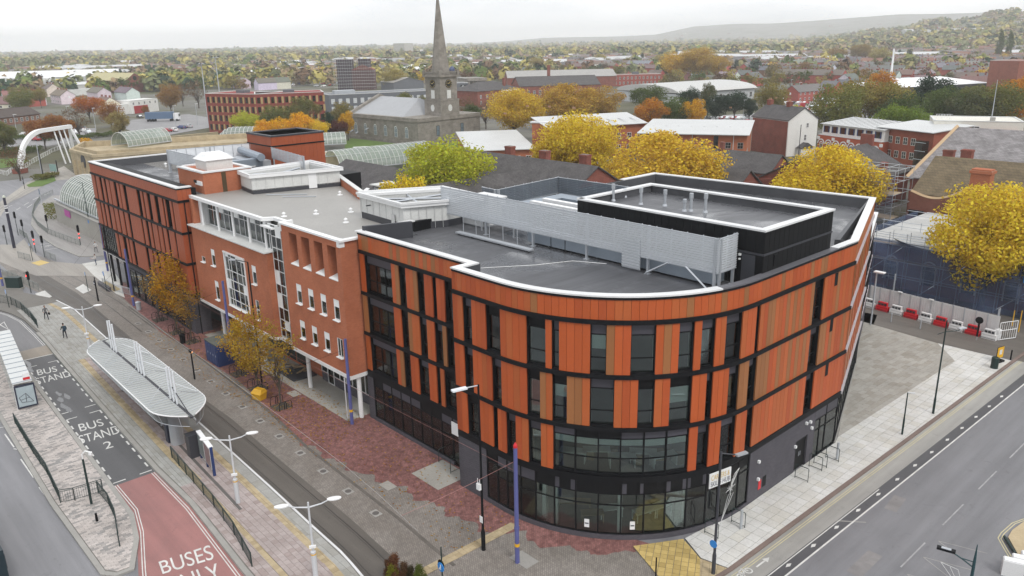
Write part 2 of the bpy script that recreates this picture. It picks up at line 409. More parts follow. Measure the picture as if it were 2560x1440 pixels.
surf('courtyard',[(-74,-.6),(-.2,-.6),(4,.2),(10,2.2),(15.4,8),(15.6,25),(5,58),(-74,50)],.012,DIRT,'dark tarmac yard behind and under the buildings')
pe=P([(60,715),(133,749),(187,775.5),(278,858),(492,1053),(581,1134),(681,1224.5),(782,1319),(862.6,1391.6)])+[(6.0,-11.2),(14,-12.2)]
street_poly=[(-112,-9.5)]+pe+[(18.6,-12.6),(19.0,5.2),(15.2,6.0),(14,3),(8,1),(0,.6),(-16,2),(-46,1.5),(-74,-.5),(-80,-1.2),(-92,-3.2),(-112,-6)]
street=surf('street',street_poly,.02,GREYP,'grey herringbone block paving of the tram street')
br_=P([(120,690),(193,733),(311,831),(480,977),(580.7,1049),(661,1118),(762,1202),(883,1303)])+[(6.5,-8.7),(14,-9.7)]
bed=surf('track_bed',[(-90,-8.6)]+pe[1:]+br_[::-1]+[(-90,-6.2)],.026,TRACKB,'dark slab bed of the tram track beside the platform')
mid=[((a[0]+b[0])/2,(a[1]+b[1])/2) for a,b in zip(pe[1:],[pe[1]]+pe[1:-1])]
cl=[]
for i in range(80):
 u=-110+i*1.55
 pa=np.interp(u,[p[0] for p in pe],[p[1] for p in pe]);pb=np.interp(u,[p[0] for p in br_],[p[1] for p in br_])
 cl.append((u,(pa+pb)/2-.05+(0 if u>-75 else -(u+75)*.02)))
RAILM=plain('rail_steel',(.10,.095,.09),.35,.2,metal=.6)
for k,off in enumerate((-.72,.72)):
 b=MB().strip(cl,off-.035,off+.035,.02,.034);b.strip(cl,off-.16,off-.13,.02,.031);b.build('rail',RAILM,bed)
cl2=[(u,v+3.35+max(0,(u+64)*.0)) for u,v in cl if u<-50]
for off in (-.72,.72):
 MB().strip(cl2,off-.035,off+.035,.02,.034).build('rail',RAILM,street)
re_=P([(265,705),(330,765),(400,830),(520,905),(600,955),(660,1015),(745,1100),(850,1160),(943,1202),(1006,1223),(1077,1261),(1152,1298),(1214,1327),(1302,1336),(1360,1365),(1485,1382),(1585,1382)])
rg=[]
for i in range(len(re_)-1):
 a,b=re_[i],re_[i+1];n=max(2,int(math.hypot(b[0]-a[0],b[1]-a[1])/.25));amp=.0 if a[0]<-16 else .22
 for k in range(n):
  f=k/n;u_=a[0]+(b[0]-a[0])*f;rg.append((u_,a[1]+(b[1]-a[1])*f+amp*(random.uniform(-.6,.6)+1.3*math.sin(u_*1.9)+.8*math.sin(u_*4.3+1))))
rg.append(re_[-1])
foot=surf('footway',rg+[(14,4.2),(8,2.2),(3,1.5),(0,2.4),(-45,3.2),(-74,.2)],.03,REDPV,'worn red brick paved footway in front of the college')
surf('apron',RECT(-45,-14.8,-.35,3.2),.034,CONC,'pale concrete apron under the raised brick block')
MB().strip([(u,np.interp(u,[-62,-36,-22,-13,.5,8],[-2.9,-3.6,-4.25,-5.2,-5.75,-6.3])) for u in np.arange(-62,8,1.0)],-.12,.12,.02,.036).build('channel',plain('channel',(.15,.135,.12),.8,.35,scale=3),street)
for i in range(15):
 u=-1.3-3.8*i;v=-6.5+1.22*(1.3+u)/-30*1.0
 pl=MB().bx(u-.42,u+.42,v-.3,v+.3,.02,.034).build('track_insert',KERBM,street)
 MB().lathe(u,v,[(.24,.034),(.24,.038)],14).build('cover',plain('insert_cover',(.13,.12,.115),.6,.2) if i==0 else MATS['insert_cover'],pl)
# ---------------------------------------------------------------- slabs as pieces
def clip(poly,x0,x1,y0,y1):
 def cut(pl,ax,lim,keep_less):
  o=[]
  for i in range(len(pl)):
   a,b=pl[i],pl[(i+1)%len(pl)]
   ia=(a[ax]<=lim) if keep_less else (a[ax]>=lim);ib=(b[ax]<=lim) if keep_less else (b[ax]>=lim)
   if ia:o.append(a)
   if ia!=ib:
    t=(lim-a[ax])/(b[ax]-a[ax]);o.append((a[0]+t*(b[0]-a[0]),a[1]+t*(b[1]-a[1])))
  return o
 for ax,lim,kl in ((0,x1,True),(0,x0,False),(1,y1,True),(1,y0,False)):
  poly=cut(poly,ax,lim,kl)
  if len(poly)<3:return []
 return poly
def area(pl):return abs(sum(pl[i][0]*pl[(i+1)%len(pl)][1]-pl[(i+1)%len(pl)][0]*pl[i][1] for i in range(len(pl))))/2
CAMUV=uvw((0,0))
def slabs(parent,poly,w,h,z,mat,name='slab',joint=.02,stagger=.5,limit=300,ang=0.0,jitter=0.0,holes=()):
 """lay flags over poly; the nearest whole ones are pieces, cut ones and the rest one joined part"""
 ca,sa=math.cos(ang),math.sin(ang)
 rot=lambda p:(p[0]*ca+p[1]*sa,-p[0]*sa+p[1]*ca)
 inv=lambda p:(p[0]*ca-p[1]*sa,p[0]*sa+p[1]*ca)
 pl=[rot(p) for p in poly];xs=[p[0] for p in pl];ys=[p[1] for p in pl]
 whole,cutp=[],[]
 j=0;y=min(ys)
 while y<max(ys):
  x=min(xs)-(w*stagger if j%2 else 0)
  while x<max(xs):
   c=clip(pl,x+joint/2,x+w-joint/2,y+joint/2,y+h-joint/2)
   if c and area(c)>.02*w*h:
    cx,cy=inv((x+w/2,y+h/2))
    if any(a0<=cx<=a1 and b0<=cy<=b1 for a0,a1,b0,b1 in holes):x+=w;continue
    if area(c)>.985*(w-joint)*(h-joint):whole.append((cx,cy))
    else :cutp.append([inv(p) for p in c])
   x+=w
  y+=h;j+=1
 whole.sort(key=lambda p:(p[0]-CAMUV[0])**2+(p[1]-CAMUV[1])**2)
 for cx,cy in whole[:limit]:
  dz=random.uniform(-.004,.004)
  piece(name,mat,parent,(cx,cy,z-.02+dz),(w-joint,h-joint,.04),ang)
 b=MB()
 for cx,cy in whole[limit:]:b.box(cx,cy,z-.02+random.uniform(-.003,.003),w-joint,h-joint,.04,ang)
 for c in cutp:b.prism(c,z-.04,z+random.uniform(-.003,.003))
 if b.f:tag(b.build(name+'_field',mat,parent),kind='stuff')
kr=P([(1815,1440),(1825,1421),(2560,894)]);
pv=[(15.3,6.2),(17.2,5.2),(19.05,5.6),(19.75,30),(20.35,53.3),(13.4,53.2),(16.4,49.4),(15.75,26.2),(16.02,25.3),(16.02,12)]
pave=surf('pavement',pv,.085,JOINT,'pale slab pavement beside the curved orange building',.08)
slabs(pave,pv,.76,.76,.115,GREYSL,'slab',.026,0.0,300)
ktop=[(18.4,-4),(18.7,2.0),(19.05,5.6),(19.75,30),(20.35,53.3),(20.7,64)]
kb=MB().strip(ktop,-.14,.14,-.05,.125);frame(kb.build('kerb',KERBR));tag(bpy.data.objects['kerb'],'brown stone kerb edging the wide grey road','kerb',kind='structure')
plz=[(15.75,26.2),(16.4,49.4),(13.4,53.2),(4.6,54.4),(4.0,53.0),(9.8,41.8)]
plaza=surf('plaza',plz,.08,JOINT,'weathered stone flag plaza beyond the orange building',.07)
slabs(plaza,plz,.95,.5,.112,PLAZAS,'flag',.014,.37,300,ang=R_(88))
surf('side_street',[(20.6,54),(13.4,53.2),(4.6,54.4),(-8,57),(-14,64),(-5,70),(24,66.5),(40,64),(40,54)],.012,DIRT,'dirty brown side street along the site hoarding')
yt=[(13.5,3.15),(15.25,6.05),(17.2,5.1),(18.2,3.6),(16.4,1.9)]
tact=surf('tactile_paving',yt,.085,JOINT,'yellow tactile paving at the corner crossing',.06)
slabs(tact,yt,.44,.44,.112,YTILE,'tile',.03,0,300,ang=R_(31))
bt=[(17.2,5.1),(19.0,5.5),(18.75,2.0),(18.2,3.6)]
tact2=surf('corner_paving',bt,.085,JOINT,'buff paving wedge beside the yellow tactile corner',.06)
slabs(tact2,bt,.44,.44,.112,BTILE,'tile',.014,0,300,ang=R_(31))
xb=[(5.8,-8.6),(6.5,-8.6),(6.75,-.4),(6.05,-.6)]
tact3=surf('tactile_strip',xb,.03,JOINT,'buff tactile strip crossing the tram street near the curved corner',.02)
slabs(tact3,xb,.38,.38,.045,BTILE,'tile',.012,0,300)
PAINTF=plain('road_paint_worn',(.42,.42,.43),.6,.4,scale=5)
UK=lambda v:np.interp(v,[p[1] for p in ktop],[p[0] for p in ktop])
gut=MB().sheet([(UK(v)+.15,v) for v in np.arange(-2,62,4)]+[(UK(v)+1.75,v) for v in np.arange(58,-3,-4)],.004).build('cycle_lane',asphalt('cycle_surface',(.36,.355,.335),.25,.3,st=(.7,.05,1)),road)
def line(parent,path,w,mat,z=.009,name='lane_marking'):return MB().strip(path,-w/2,w/2,z-.003,z).build(name,mat,parent)
vv=np.arange(-3,62,2.0)
MB().sheet([(UK(v)+1.75,v) for v in np.arange(-2,62,4)]+[(UK(v)+2.5,v) for v in np.arange(58,-3,-4)],.0045).build('wet_strip',asphalt('asphalt_wet',(.10,.10,.108),.35,.8,st=(.7,.05,1)),road)
line(road,[(UK(v)+2.55,v) for v in vv],.11,PAINTW)
line(road,[(UK(v)+1.85,v) for v in vv if v<22],.07,PAINTW)
for d in (.42,.58):line(road,[(UK(v)+d,v) for v in vv if v>4],.055,PAINTY)
for i in range(15):
 v=2.6+2.95*i
 MB().prism([(UK(v)+2.1,v-.28),(UK(v)+2.24,v),(UK(v)+2.16,v+.3),(UK(v)+2.0,v+.05)],.004,.03).build('lane_stud',PAINTW,road)
for i in range(9):
 v=-6+6.4*i
 line(road,[(25.9+.012*v,v),(25.9+.012*(v+3.6),v+3.6)],.09,PAINTF)
for i in range(5):
 v=8+2.4*i;u=26.6
 line(road,[(u,v),(u+2.4,v-1.2)],.05,MATS['cycle_surface'],.006)
 line(road,[(u,v),(u+2.6,v+.8)],.05,MATS['cycle_surface'],.006)
for (a,b_,c,d) in [((2025,1305),(2060,1300),(2165,1306),0)]:line(road,P([a,b_,c]),.10,MATS['cycle_surface'],.007)
for cu,cv,su,sv,rz in ((22.6,3.4,1.1,1.7,.2),(24.4,12,.9,3.0,0),(28.6,6,1.6,1.2,.3),(22.9,20,.8,2.2,.1)):
 b=MB().box(cu,cv,.003,su,sv,.004,rz).build('road_patch',asphalt('patch_%d'%int(cu*10),(.26,.25,.25),.4,1.2),road)
def arrow(parent,u,v,ang,s=1.0,z=.010):
 pts=[(-.09,-1.2),(.09,-1.2),(.09,.3),(.34,.3),(0,1.1),(-.34,.3),(-.09,.3)]
 ca,sa=math.cos(ang),math.sin(ang)
 MB().prism([(u+s*(x*ca-y*sa),v+s*(x*sa+y*ca)) for x,y in pts],z-.003,z).build('road_arrow',PAINTW,parent)
arrow(road,*puv(1908,1405),R_(-2),.62)
yl=P([(2560,1297),(2530,1308),(2503,1332),(2495,1345),(2510,1372),(2526,1398)])
for d in (0,.16):line(road,[(a+d,b_+d*.3) for a,b_ in yl],.06,PAINTY)
cpv=[(a+.5,b_+.3) for a,b_ in yl]+[(46,0),(46,14)]
cp=surf('corner_footway',P([(2560,1306),(2530,1328),(2520,1345),(2545,1390),(2620,1440),(2760,1330)]),.10,BTILE,'buff footway corner with double yellow lines',.1)
# ---------------------------------------------------------------- bus station side
bay0=P([(48,904),(278,1218)]);bay1=P([(137,884),(393,1178)])
bay=surf('bus_bay',[bay0[0],bay0[1],bay1[1],bay1[0]],.004,ASPHD,'dark asphalt bus bay between island and tram platform')
rl=P([(278,1218),(328,1279),(342,1335),(346,1432)])+[(-2,-21.9),(4,-23.5)]
rr=P([(393,1178),(480,1267),(613,1440)])+[(6,-16.6)]
redl=surf('bus_lane',rl+rr[::-1],.008,ASPHR,'faded red surfaced bus lane')
tbl=surf('crossing_table',P([(22,886),(121,862),(137,884),(48,904)]),.012,asphalt('buff_asphalt',(.30,.26,.215),.25,.4),'buff raised table across the bus lane')
isl=P([(2,872),(48,904),(278,1218),(330,1290),(342,1350),(330,1425),(290,1440),(258,1436),(133,1263),(0,1041)])+[(-52,-21.4),(-56,-19)]
island=surf('traffic_island',isl,.10,JOINT,'paved bus station island with grey and pink blocks',.1)
cx_,cy_=np.mean([p[0] for p in isl]),np.mean([p[1] for p in isl])
slabs(island,[(a+(cx_-a)*.012,b_+(cy_-b_)*.10) for a,b_ in isl],.46,.21,.128,ISLS,'paver',.012,.5,300,ang=R_(90))
MB().strip(isl+[isl[0]],-.16,.16,-.02,.132).build('kerb',KERBM,island)
pb0=P([(95,835),(120,862),(137,884),(393,1178),(480,1262),(613,1432)])+[(6,-16.2)]
plat_poly=P([(60,735),(133,749),(187,775.5),(278,858),(492,1053),(581,1134),(681,1224.5),(782,1319),(862.6,1391.6)])+[(6.0,-11.2)]+pb0[::-1]+P([(60,802),(30,787),(0,778)])+[(-92,-14.6),(-92,-9)]
plat=surf('platform',plat_poly,.19,JOINT,'raised tram platform with grey slabs and pink blocks',.19)
UE=lambda u:float(np.interp(u,[p[0] for p in pe],[p[1] for p in pe]))
UB=lambda u:float(np.interp(u,[p[0] for p in pb0],[p[1] for p in pb0]))
def band(u0,u1,f0,f1,st=4.0):
 us=list(np.arange(u0,u1,st))+[u1];return [(u,f0(u)) for u in us]+[(u,f1(u)) for u in us[::-1]]
slabs(plat,band(-46.5,6,lambda u:UE(u)-3.6 if u>-44 else UB(u)+1.9,lambda u:UE(u)-1.45),.46,.40,.222,PINKS,'block',.016,.5,300,ang=R_(-1.2))
slabs(plat,band(-46.5,-14,lambda u:UB(u)+.25,lambda u:UB(u)+1.25),.8,.33,.222,GREYPS,'slab',.014,.5,200,ang=R_(-1.6))
slabs(plat,band(-14,6,lambda u:UB(u)+.25,lambda u:UE(u)-4.0),.46,.4,.222,PINKS,'block',.016,.5,100,ang=R_(-1.2))
slabs(plat,band(-70,-46.5,lambda u:UB(u)+.25,lambda u:UE(u)-1.45),.8,.4,.222,GREYPS,'slab',.014,.5,200,ang=R_(-1.6))
for f0,f1,u0,u1 in ((lambda u:UB(u)+1.25,lambda u:UB(u)+1.85,-46.5,-14),(lambda u:UE(u)-4.0,lambda u:UE(u)-3.62,-14,6),(lambda u:UE(u)-1.45,lambda u:UE(u)-.95,-70,6)):
 slabs(plat,band(u0,u1,f0,f1),.42,.42,.223,BTILE,'tactile_tile',.012,0,110,ang=R_(-1.4))
slabs(plat,band(-70,6,lambda u:UE(u)-.95,lambda u:UE(u)-.22),.8,.74,.223,GREYPS,'edge_slab',.012,0,110,ang=R_(-1.3))
MB().strip([(u,UE(u)-.1) for u in np.arange(-71,6.5,1.5)],-.05,.1,.0,.226).build('edge_line',COPING,plat)
MB().strip(pb0,-.17,.17,-.02,.225).build('kerb',KERBM,plat)
MB().strip([(u,UE(u)-2.75-.25*max(0,(u+20)/20)) for u in np.arange(-44,-6,2.0)],-.11,.11,.2,.229).build('drain',plain('drain',(.13,.12,.115),.7,.2),plat)
def dashes(parent,p0,p1,n,w,duty=.5,z=.014,mat=None,name='bay_marking'):
 p0,p1=np.array(p0),np.array(p1)
 for i in range(n):
  a=p0+(p1-p0)*(i/n);b_=p0+(p1-p0)*((i+duty)/n);line(parent,[tuple(a),tuple(b_)],w,mat or PAINTW,z,name)
nb=lambda d,u:(u,np.interp(u,[bay0[0][0],bay0[1][0]],[bay0[0][1],bay0[1][1]])+d)
nr=lambda d,u:(u,np.interp(u,[bay1[0][0],bay1[1][0]],[bay1[0][1],bay1[1][1]])+d)
for u0,u1 in ((-48.6,-34.2),(-32.6,-18.4)):
 dashes(bay,nb(.3,u0),nb(.3,u1),9,.13);dashes(bay,nr(-.3,u0),nr(-.3,u1),9,.13)
 for u in (u0,u1):
  line(bay,[nb(.25,u),nb(1.15,u)],.12,PAINTW,.014,'bay_marking');line(bay,[nr(-.25,u),nr(-1.15,u)],.12,PAINTW,.014,'bay_marking')
line(bay,[bay0[0],bay1[0]],.14,PAINTW,.015,'bay_marking')
for d in (.25,.42):
 line(redl,[(a,b_+d) for a,b_ in rl],.06,PAINTW if d>1 else MATS['road_paint_white'],.016)
 line(redl,[(a,b_-d) for a,b_ in rr],.06,PAINTW,.016)
def gtext(parent,s,quad,z,mat,name='lettering'):
 """flat lettering stretched over a ground quad (bl, br, tr, tl) given in street coordinates"""
 cu=bpy.data.curves.new('txt','FONT');cu.body=s;cu.size=1;o=bpy.data.objects.new('txt',cu);COL.objects.link(o)
 bpy.context.view_layer.update();me=bpy.data.meshes.new_from_object(o.evaluated_get(bpy.context.evaluated_depsgraph_get()))
 bpy.data.objects.remove(o);bpy.data.curves.remove(cu)
 co=np.array([v.co[:] for v in me.vertices]);mn,mxx=co.min(0),co.max(0)
 q=[np.array(p) for p in quad]
 for v in me.vertices:
  a=(v.co.x-mn[0])/(mxx[0]-mn[0]);b_=(v.co.y-mn[1])/(mxx[1]-mn[1])
  p=(1-b_)*((1-a)*q[0]+a*q[1])+b_*((1-a)*q[3]+a*q[2])
  v.co=(p[0],p[1],p[2] if len(p)>2 else z)
 me.materials.clear();me.materials.append(mat)
 o=bpy.data.objects.new(name,me);COL.objects.link(o)
 if parent is not None:o.parent=parent
 return o
c5=lambda X,Y:puv(X/2.483,860+Y/2.483)
gtext(bay,'BUS',[c5(236,196),c5(358,170),c5(346,138),c5(226,162)],.016,PAINTW)
gtext(bay,'STAND',[c5(232,253),c5(443,200),c5(425,166),c5(216,215)],.016,PAINTW)
gtext(bay,'BUS',[c5(500,545),c5(648,505),c5(628,465),c5(483,500)],.016,PAINTW)
gtext(bay,'STAND',[c5(500,622),c5(750,552),c5(730,505),c5(484,572)],.016,PAINTW)
gtext(bay,'2',[c5(655,655),c5(705,640),c5(686,600),c5(636,614)],.016,PAINTW)
gtext(redl,'BUSES',[puv(407,1436),puv(536,1398),puv(525,1362),puv(396,1405)],.018,PAINTW)
gtext(redl,'ONLY',[puv(420,1500),puv(562,1455),puv(541,1408),puv(404,1452)],.018,PAINTW)
for a,b_ in (((12,1085),(35,1118)),((52,1148),(84,1194)),((98,1218),(124,1253))):
 line(road,P([a,b_]),.10,PAINTW)
line(road,P([(0,1069),(14,1067),(10,1060)]),.08,PAINTW);line(road,P([(34,1122),(48,1124)]),.1,PAINTW)
loop=surf('loop_road',P([(0,778),(30,787),(60,802),(95,835),(121,862),(22,886),(0,858)])+[(-66,-20),(-78,-18),(-80,-15)],.006,asphalt('asphalt_loop',(.20,.198,.205),.3),'grey bus turning loop beside the platform')
for d in (.3,.48):line(loop,[(a-d*.2,b_-d) for a,b_ in P([(0,778),(30,787),(60,802),(95,835),(121,862)])],.06,PAINTW,.012)
tri=P([(0,812),(10,805),(21,824),(0,816)])
line(loop,tri[:3]+[tri[0]],.12,PAINTW,.012)
fl=P([(0,612),(42,612),(60,598),(80,625),(108,655),(140,655),(205,661),(262,668),(262,692),(150,690),(90,690),(40,672),(0,655)])
surf('corner_pavement',fl,.04,asphalt('pavement_buff',(.34,.315,.285),.2,.5),'pale footway at the signal crossing')
fi=P([(133,490),(100,512),(84,537),(80,562),(102,592),(140,617),(200,642),(262,640)])+[(-76,4),(-101,6.2),(-124,5.2),(-135,8),(-150,22)]
fin=surf('curved_footway',fi,.10,asphalt('footway_grey',(.33,.315,.305),.2,.5),'curved footway below the stone retaining wall',.1)
MB().strip(fi[:8],-.15,.15,-.02,.125).build('kerb',KERBM,fin)
surf('white_apron',P([(205,660),(262,650),(300,700),(312,745),(290,735),(235,690)]),.046,GREYSL,'pale granite apron under the orange wing corner')
for q in ([(78,658),(103,651),(124,657),(98,665)],[(188,722),(208,711),(229,726),(208,735)],[(88,735),(112,727),(130,742),(105,752)],[(256,708),(266,703),(302,724),(286,730)]):
 cent=puv(*q[0]);o=surf('tactile_pad',P(q),.056,YTILE if q[0][0] in (78,256) else GREYSL,'small tactile paving pad at the %s'%{78:'signal crossing by the railings',188:'tram street beside the no entry post',88:'platform ramp end',256:'step below the orange wing'}[q[0][0]],.02)
surf('tram_road',P([(0,543),(22,508),(72,483),(135,452),(200,445),(160,415),(70,455),(0,505)]),.012,asphalt('tram_road',(.36,.335,.30),.2,.4),'pale tram road climbing towards the white arch bridge')
for off in (0,8):
 for d in (0,6):
  line(road,P([(0,530-off-d),(60,490-off-d*.9),(140,448-off-d*.8),(190,425-off*.6-d*.6)]),.12,RAILM,.02,'rail')
surf('verge',P([(66,463),(104,446),(135,440),(140,452),(105,466),(72,468)]),.05,GRASSM,'grassy verge island beside the curved road')
for a,b_ in (((22,516),(31,513)),((41,525),(51,519)),((60,513),(72,506)),((68,519),(80,511)),((41,493),(58,486)),((74,479),(90,473)),((82,500),(96,493)),((110,488),(128,480))):
 line(road,P([a,b_]),.14,PAINTW)
line(road,P([(100,612),(151,604)]),.14,PAINTW);line(road,P([(112,625),(177,615)]),.14,PAINTW)
def bike(parent,c,su,sv):
 b=MB()
 for du in (-.55,.55):
  pts=[(c[0]+sv*.34*math.sin(a),c[1]+su*(du+.34*math.cos(a))) for a in np.linspace(0,2*math.pi,13)]
  b.strip(pts,-.04,.04,.012,.016)
 for a0,a1 in (((0,-.55),(.5,-.2)),((.5,-.2),(.5,.35)),((.5,.35),(0,-.05)),((0,-.05),(.5,-.2)),((.62,.3),(0,.55)),((0,-.55),(0,-.05))):
  b.strip([(c[0]+sv*a0[0],c[1]+su*a0[1]),(c[0]+sv*a1[0],c[1]+su*a1[1])],-.04,.04,.012,.016)
 b.build('bicycle_symbol',PAINTW,parent)
bike(road,puv(128,614),1.6,-1.5)
bike(road,puv(1862,1434),.7,-.7)
WET=base_mat('wet_tarmac');WET[2].inputs['Base Color'].default_value=(.07,.07,.075,1);WET[2].inputs['Roughness'].default_value=.06;WET[2].inputs['Specular IOR Level'].default_value=.9
rw_=random.Random(4)
for i,(px,py) in enumerate(((152,1000),(160,1016),(168,992),(172,1024),(146,985),(75,925),(82,945),(92,962),(100,975),(70,910))):
 u,v=puv(px,py);MB().sheet([(u+rw_.uniform(.5,1.1)*math.cos(a)*(1 if i<5 else 1.6),v+rw_.uniform(.12,.3)*math.sin(a)) for a in np.linspace(0,6.0,11)],.012+.0008*i).build('puddle',WET[0],bay)
rg_=np.random.RandomState(8);n=2600
pu=np.where(rg_.uniform(size=n)<.7,rg_.uniform(-50,-14,n),rg_.uniform(-30,6,n));pv_=rg_.uniform(-5.5,1.2,n);a=rg_.uniform(0,6.28,n);s=rg_.uniform(.05,.1,n)
lv=np.stack([np.stack([pu+s*np.cos(a+k*math.pi/2)*(1 if k%2 else .7),pv_+s*np.sin(a+k*math.pi/2)*(1 if k%2 else .7),np.full(n,.05)+rg_.uniform(0,.02,n)],1) for k in range(4)],1).reshape(-1,3)
LEAFLET=lv
# ================================================================ the curved orange building
U0_,RAD=4.5,11.5;LA_=RAD*math.pi/2;S_END=U0_+LA_+13.7
def cur(s):
 if s<U0_:return s,0.0,0.0
 if s<U0_+LA_:
  a=(s-U0_)/RAD;return U0_+RAD*math.sin(a),RAD*(1-math.cos(a)),a
 return U0_+RAD,RAD+(s-U0_-LA_),math.pi/2
def rec(s):return s,1.5,0.0
def nrm(a):return math.sin(a),-math.cos(a)
ob=thing('college_building','four storey curved corner building clad in orange and brown panels with black bands','building',8,20)
def fbox(name,mat,cv,s0,s1,z0,z1,d0,d1,parent=None):
 """box on the facade, between depths d0 (outer, + is outward) and d1"""
 c=cv((s0+s1)/2);a0=cv(s0);a1=cv(s1);w=math.hypot(a1[0]-a0[0],a1[1]-a0[1])
 mxp=((a0[0]+a1[0])/2,(a0[1]+a1[1])/2);n=nrm(c[2]);d=(d0+d1)/2
 return piece(name,mat,parent or ob,(mxp[0]+n[0]*d,mxp[1]+n[1]*d,(z0+z1)/2),(w,abs(d0-d1),z1-z0),c[2])
def panels(cv,s0,s1,z0,z1,parent=None,mats=None,w=.485):
 n=max(1,round((s1-s0)/w));tone=random.random()
 for i in range(n):
  a=s0+(s1-s0)*i/n;b=s0+(s1-s0)*(i+1)/n
  if mats is None:
   ww=(.45,.2,.2,.15) if cur is cv and s0<22 else ((.15,.15,.35,.35) if tone<.5 else (.3,.3,.3,.1))
   mt=random.choices(ORANGE,ww)[0]
  else :mt=mats
  fbox('panel',mt,cv,a+.009,b-.009,z0,z1,0,-.09,parent)
def backing(cv,s0,s1,z0,z1,parent=None):
 n=max(1,round((s1-s0)/1.5))
 pa=[cv(s0+(s1-s0)*i/n) for i in range(n+1)]
 b=MB().strip([(p[0],p[1]) for p in pa],.1,.42,z0,z1);b.build('wall_backing',BLACK,parent or ob)
def window(cv,s0,s1,z0,z1,parent=None,spandrel=.75,transom=.38,gl=None,reveal=True,fm=None,depth=.30,blind=None,mull=0,lin=True):
 """black framed window: frame, panes, grey louvred spandrel, white inner reveals"""
 P0,P1=cv(s0),cv(s1);w=math.hypot(P1[0]-P0[0],P1[1]-P0[1]);a=math.atan2(P1[1]-P0[1],P1[0]-P0[0]);n=nrm(a)
 cx,cy=(P0[0]+P1[0])/2-n[0]*depth,(P0[1]+P1[1])/2-n[1]*depth;h=z1-z0
 b=MB();t=.055
 b.bx(-w/2,-w/2+t,-.04,.06,0,h);b.bx(w/2-t,w/2,-.04,.06,0,h);b.bx(-w/2+t,w/2-t,-.06,.06,0,t);b.bx(-w/2+t,w/2-t,-.04,.06,h-t,h)
 hs=h-spandrel
 if spandrel:b.bx(-w/2+t,w/2-t,-.04,.06,hs-.03,hs+.03)
 zt=t+(hs-t)*transom
 if transom:b.bx(-w/2+t,w/2-t,-.04,.06,zt-.025,zt+.025)
 for k in range(mull):
  x=-w/2+w*(k+1)/(mull+1);b.bx(x-.03,x+.03,-.045,.065,t,hs)
 if reveal:
  for sx in (-1,1):b.bx(sx*w/2-.035,sx*w/2+.035,-depth+.10,-.04,0,h)
  b.bx(-w/2,w/2,-depth+.02,-.04,-.05,.0)
 fr=b.build('window',fm or BLACK,parent or ob,loc=(0,0,0));f=OFFS.get((parent or ob).name,(0,0,0))
 fr.location=(cx-f[0],cy-f[1],z0-f[2]);fr.rotation_euler=(0,0,a)
 g=gl or GLASS
 rows=[(t,zt-.025),(zt+.025,hs-.03)] if transom else [(t,hs-.03)]
 xs=[-w/2+w*k/(mull+1) for k in range(mull+2)]
 for q in range(mull+1):
  for r0,r1 in rows:
   piece('pane',g,fr,((xs[q]+xs[q+1])/2,.01,(r0+r1)/2),(xs[q+1]-xs[q]-.05,.012,r1-r0))
 if spandrel:piece('spandrel',GREYSP if random.random()<.62 else BLACKP,fr,(0,.012,(hs+h)/2),(w-.1,.05,spandrel-.08))
 if lin and w>.5:
  for sx in (-1,1):piece('inner_reveal',WHITEI,fr,(sx*(w/2-.03),.20,h/2-spandrel/2),(.05,.26,h-spandrel-.1))
 if not blind and w>.8 and lin and random.random()<.3:blind=random.uniform(.3,1.2)
 if blind:
  piece('blind',BLIND,fr,(0,.10,hs-.03-blind/2),(w-.12,.015,blind))
 return fr
BANDZ=(7.9,11.42,14.93)
ROWS=((4.62,7.76),(8.04,11.28),(11.56,14.79))
def row(cv,edges,first_panel,z0,z1,parent=None,mats=None,skip=(),**kw):
 p=first_panel
 for i in range(len(edges)-1):
  a,b=edges[i],edges[i+1]
  if i not in skip:
   if p:panels(cv,a,b,z0,z1,parent,mats);backing(cv,a,b,z0,z1,parent)
   else :
    w=b-a;k=dict(kw)
    if w<.62:k.update(spandrel=.75 if random.random()<.5 else 0,transom=.4)
    window(cv,a,b,z0+.02,z1,parent,**k)
  p=not p
row(rec,[-14.0,-13.35,-9.52,-8.58,-7.63,-6.2,-5.3,-4.33,-3.85,-2.9,-.05],True,*ROWS[2],skip=(1,))
row(rec,[-14.0,-13.35,-9.52,-8.56,-7.61,-6.18,-5.24,-4.3,-3.34,-2.88,-.05],True,*ROWS[1],skip=(1,))
row(rec,[-14.0,-13.35,-9.52,-8.57,-7.62,-6.58,-5.27,-4.32,-3.84,-3.37,-.05],True,*ROWS[0],skip=(1,))
for z0,z1 in ROWS:window(rec,-13.35,-9.52,z0,z1,spandrel=.8,transom=.42,mull=2,gl=GLASSD)
row(cur,[.0,.96,1.91,3.31,4.74,6.9,8.28,8.7,9.19,11.14,12.11,13.58,15.07,16.53,17.53,18.04,19.04,19.87,21.33,22.84,23.29,30.33,31.75,36.2],True,*ROWS[2])
row(cur,[0,.95,1.9,2.42+1.38,4.75,6.9,7.88,8.73,9.7,11.16,12.64,14.09,15.11,16.08,17.55,18.58,19.06,20.37,21.35,22.36,23.34,30.33,31.75,36.2],True,*ROWS[1])
row(cur,[0,1.1,2.42,3.81,4.29,5.09,5.95,6.97,7.92,8.78],True,*ROWS[0])
row(cur,[17.52,18.14,19.01,19.96,21.38,22.54,23.35,30.33,31.6,36.2],True,*ROWS[0],blind=.55)
for z0,z1 in ROWS:
 o=fbox('slot_window',BLACKP,cur,33.25,33.7,z1-1.05,z1-.08,.012,-.05)
ed=[8.78,10.23,11.71,13.12,14.59,16.05,17.52]
for a,b in zip(ed[:-1],ed[1:]):
 window(cur,a,b,4.72,7.76,spandrel=.62,transom=.42,blind=.5+random.uniform(-.05,.05),lin=False,depth=.22)
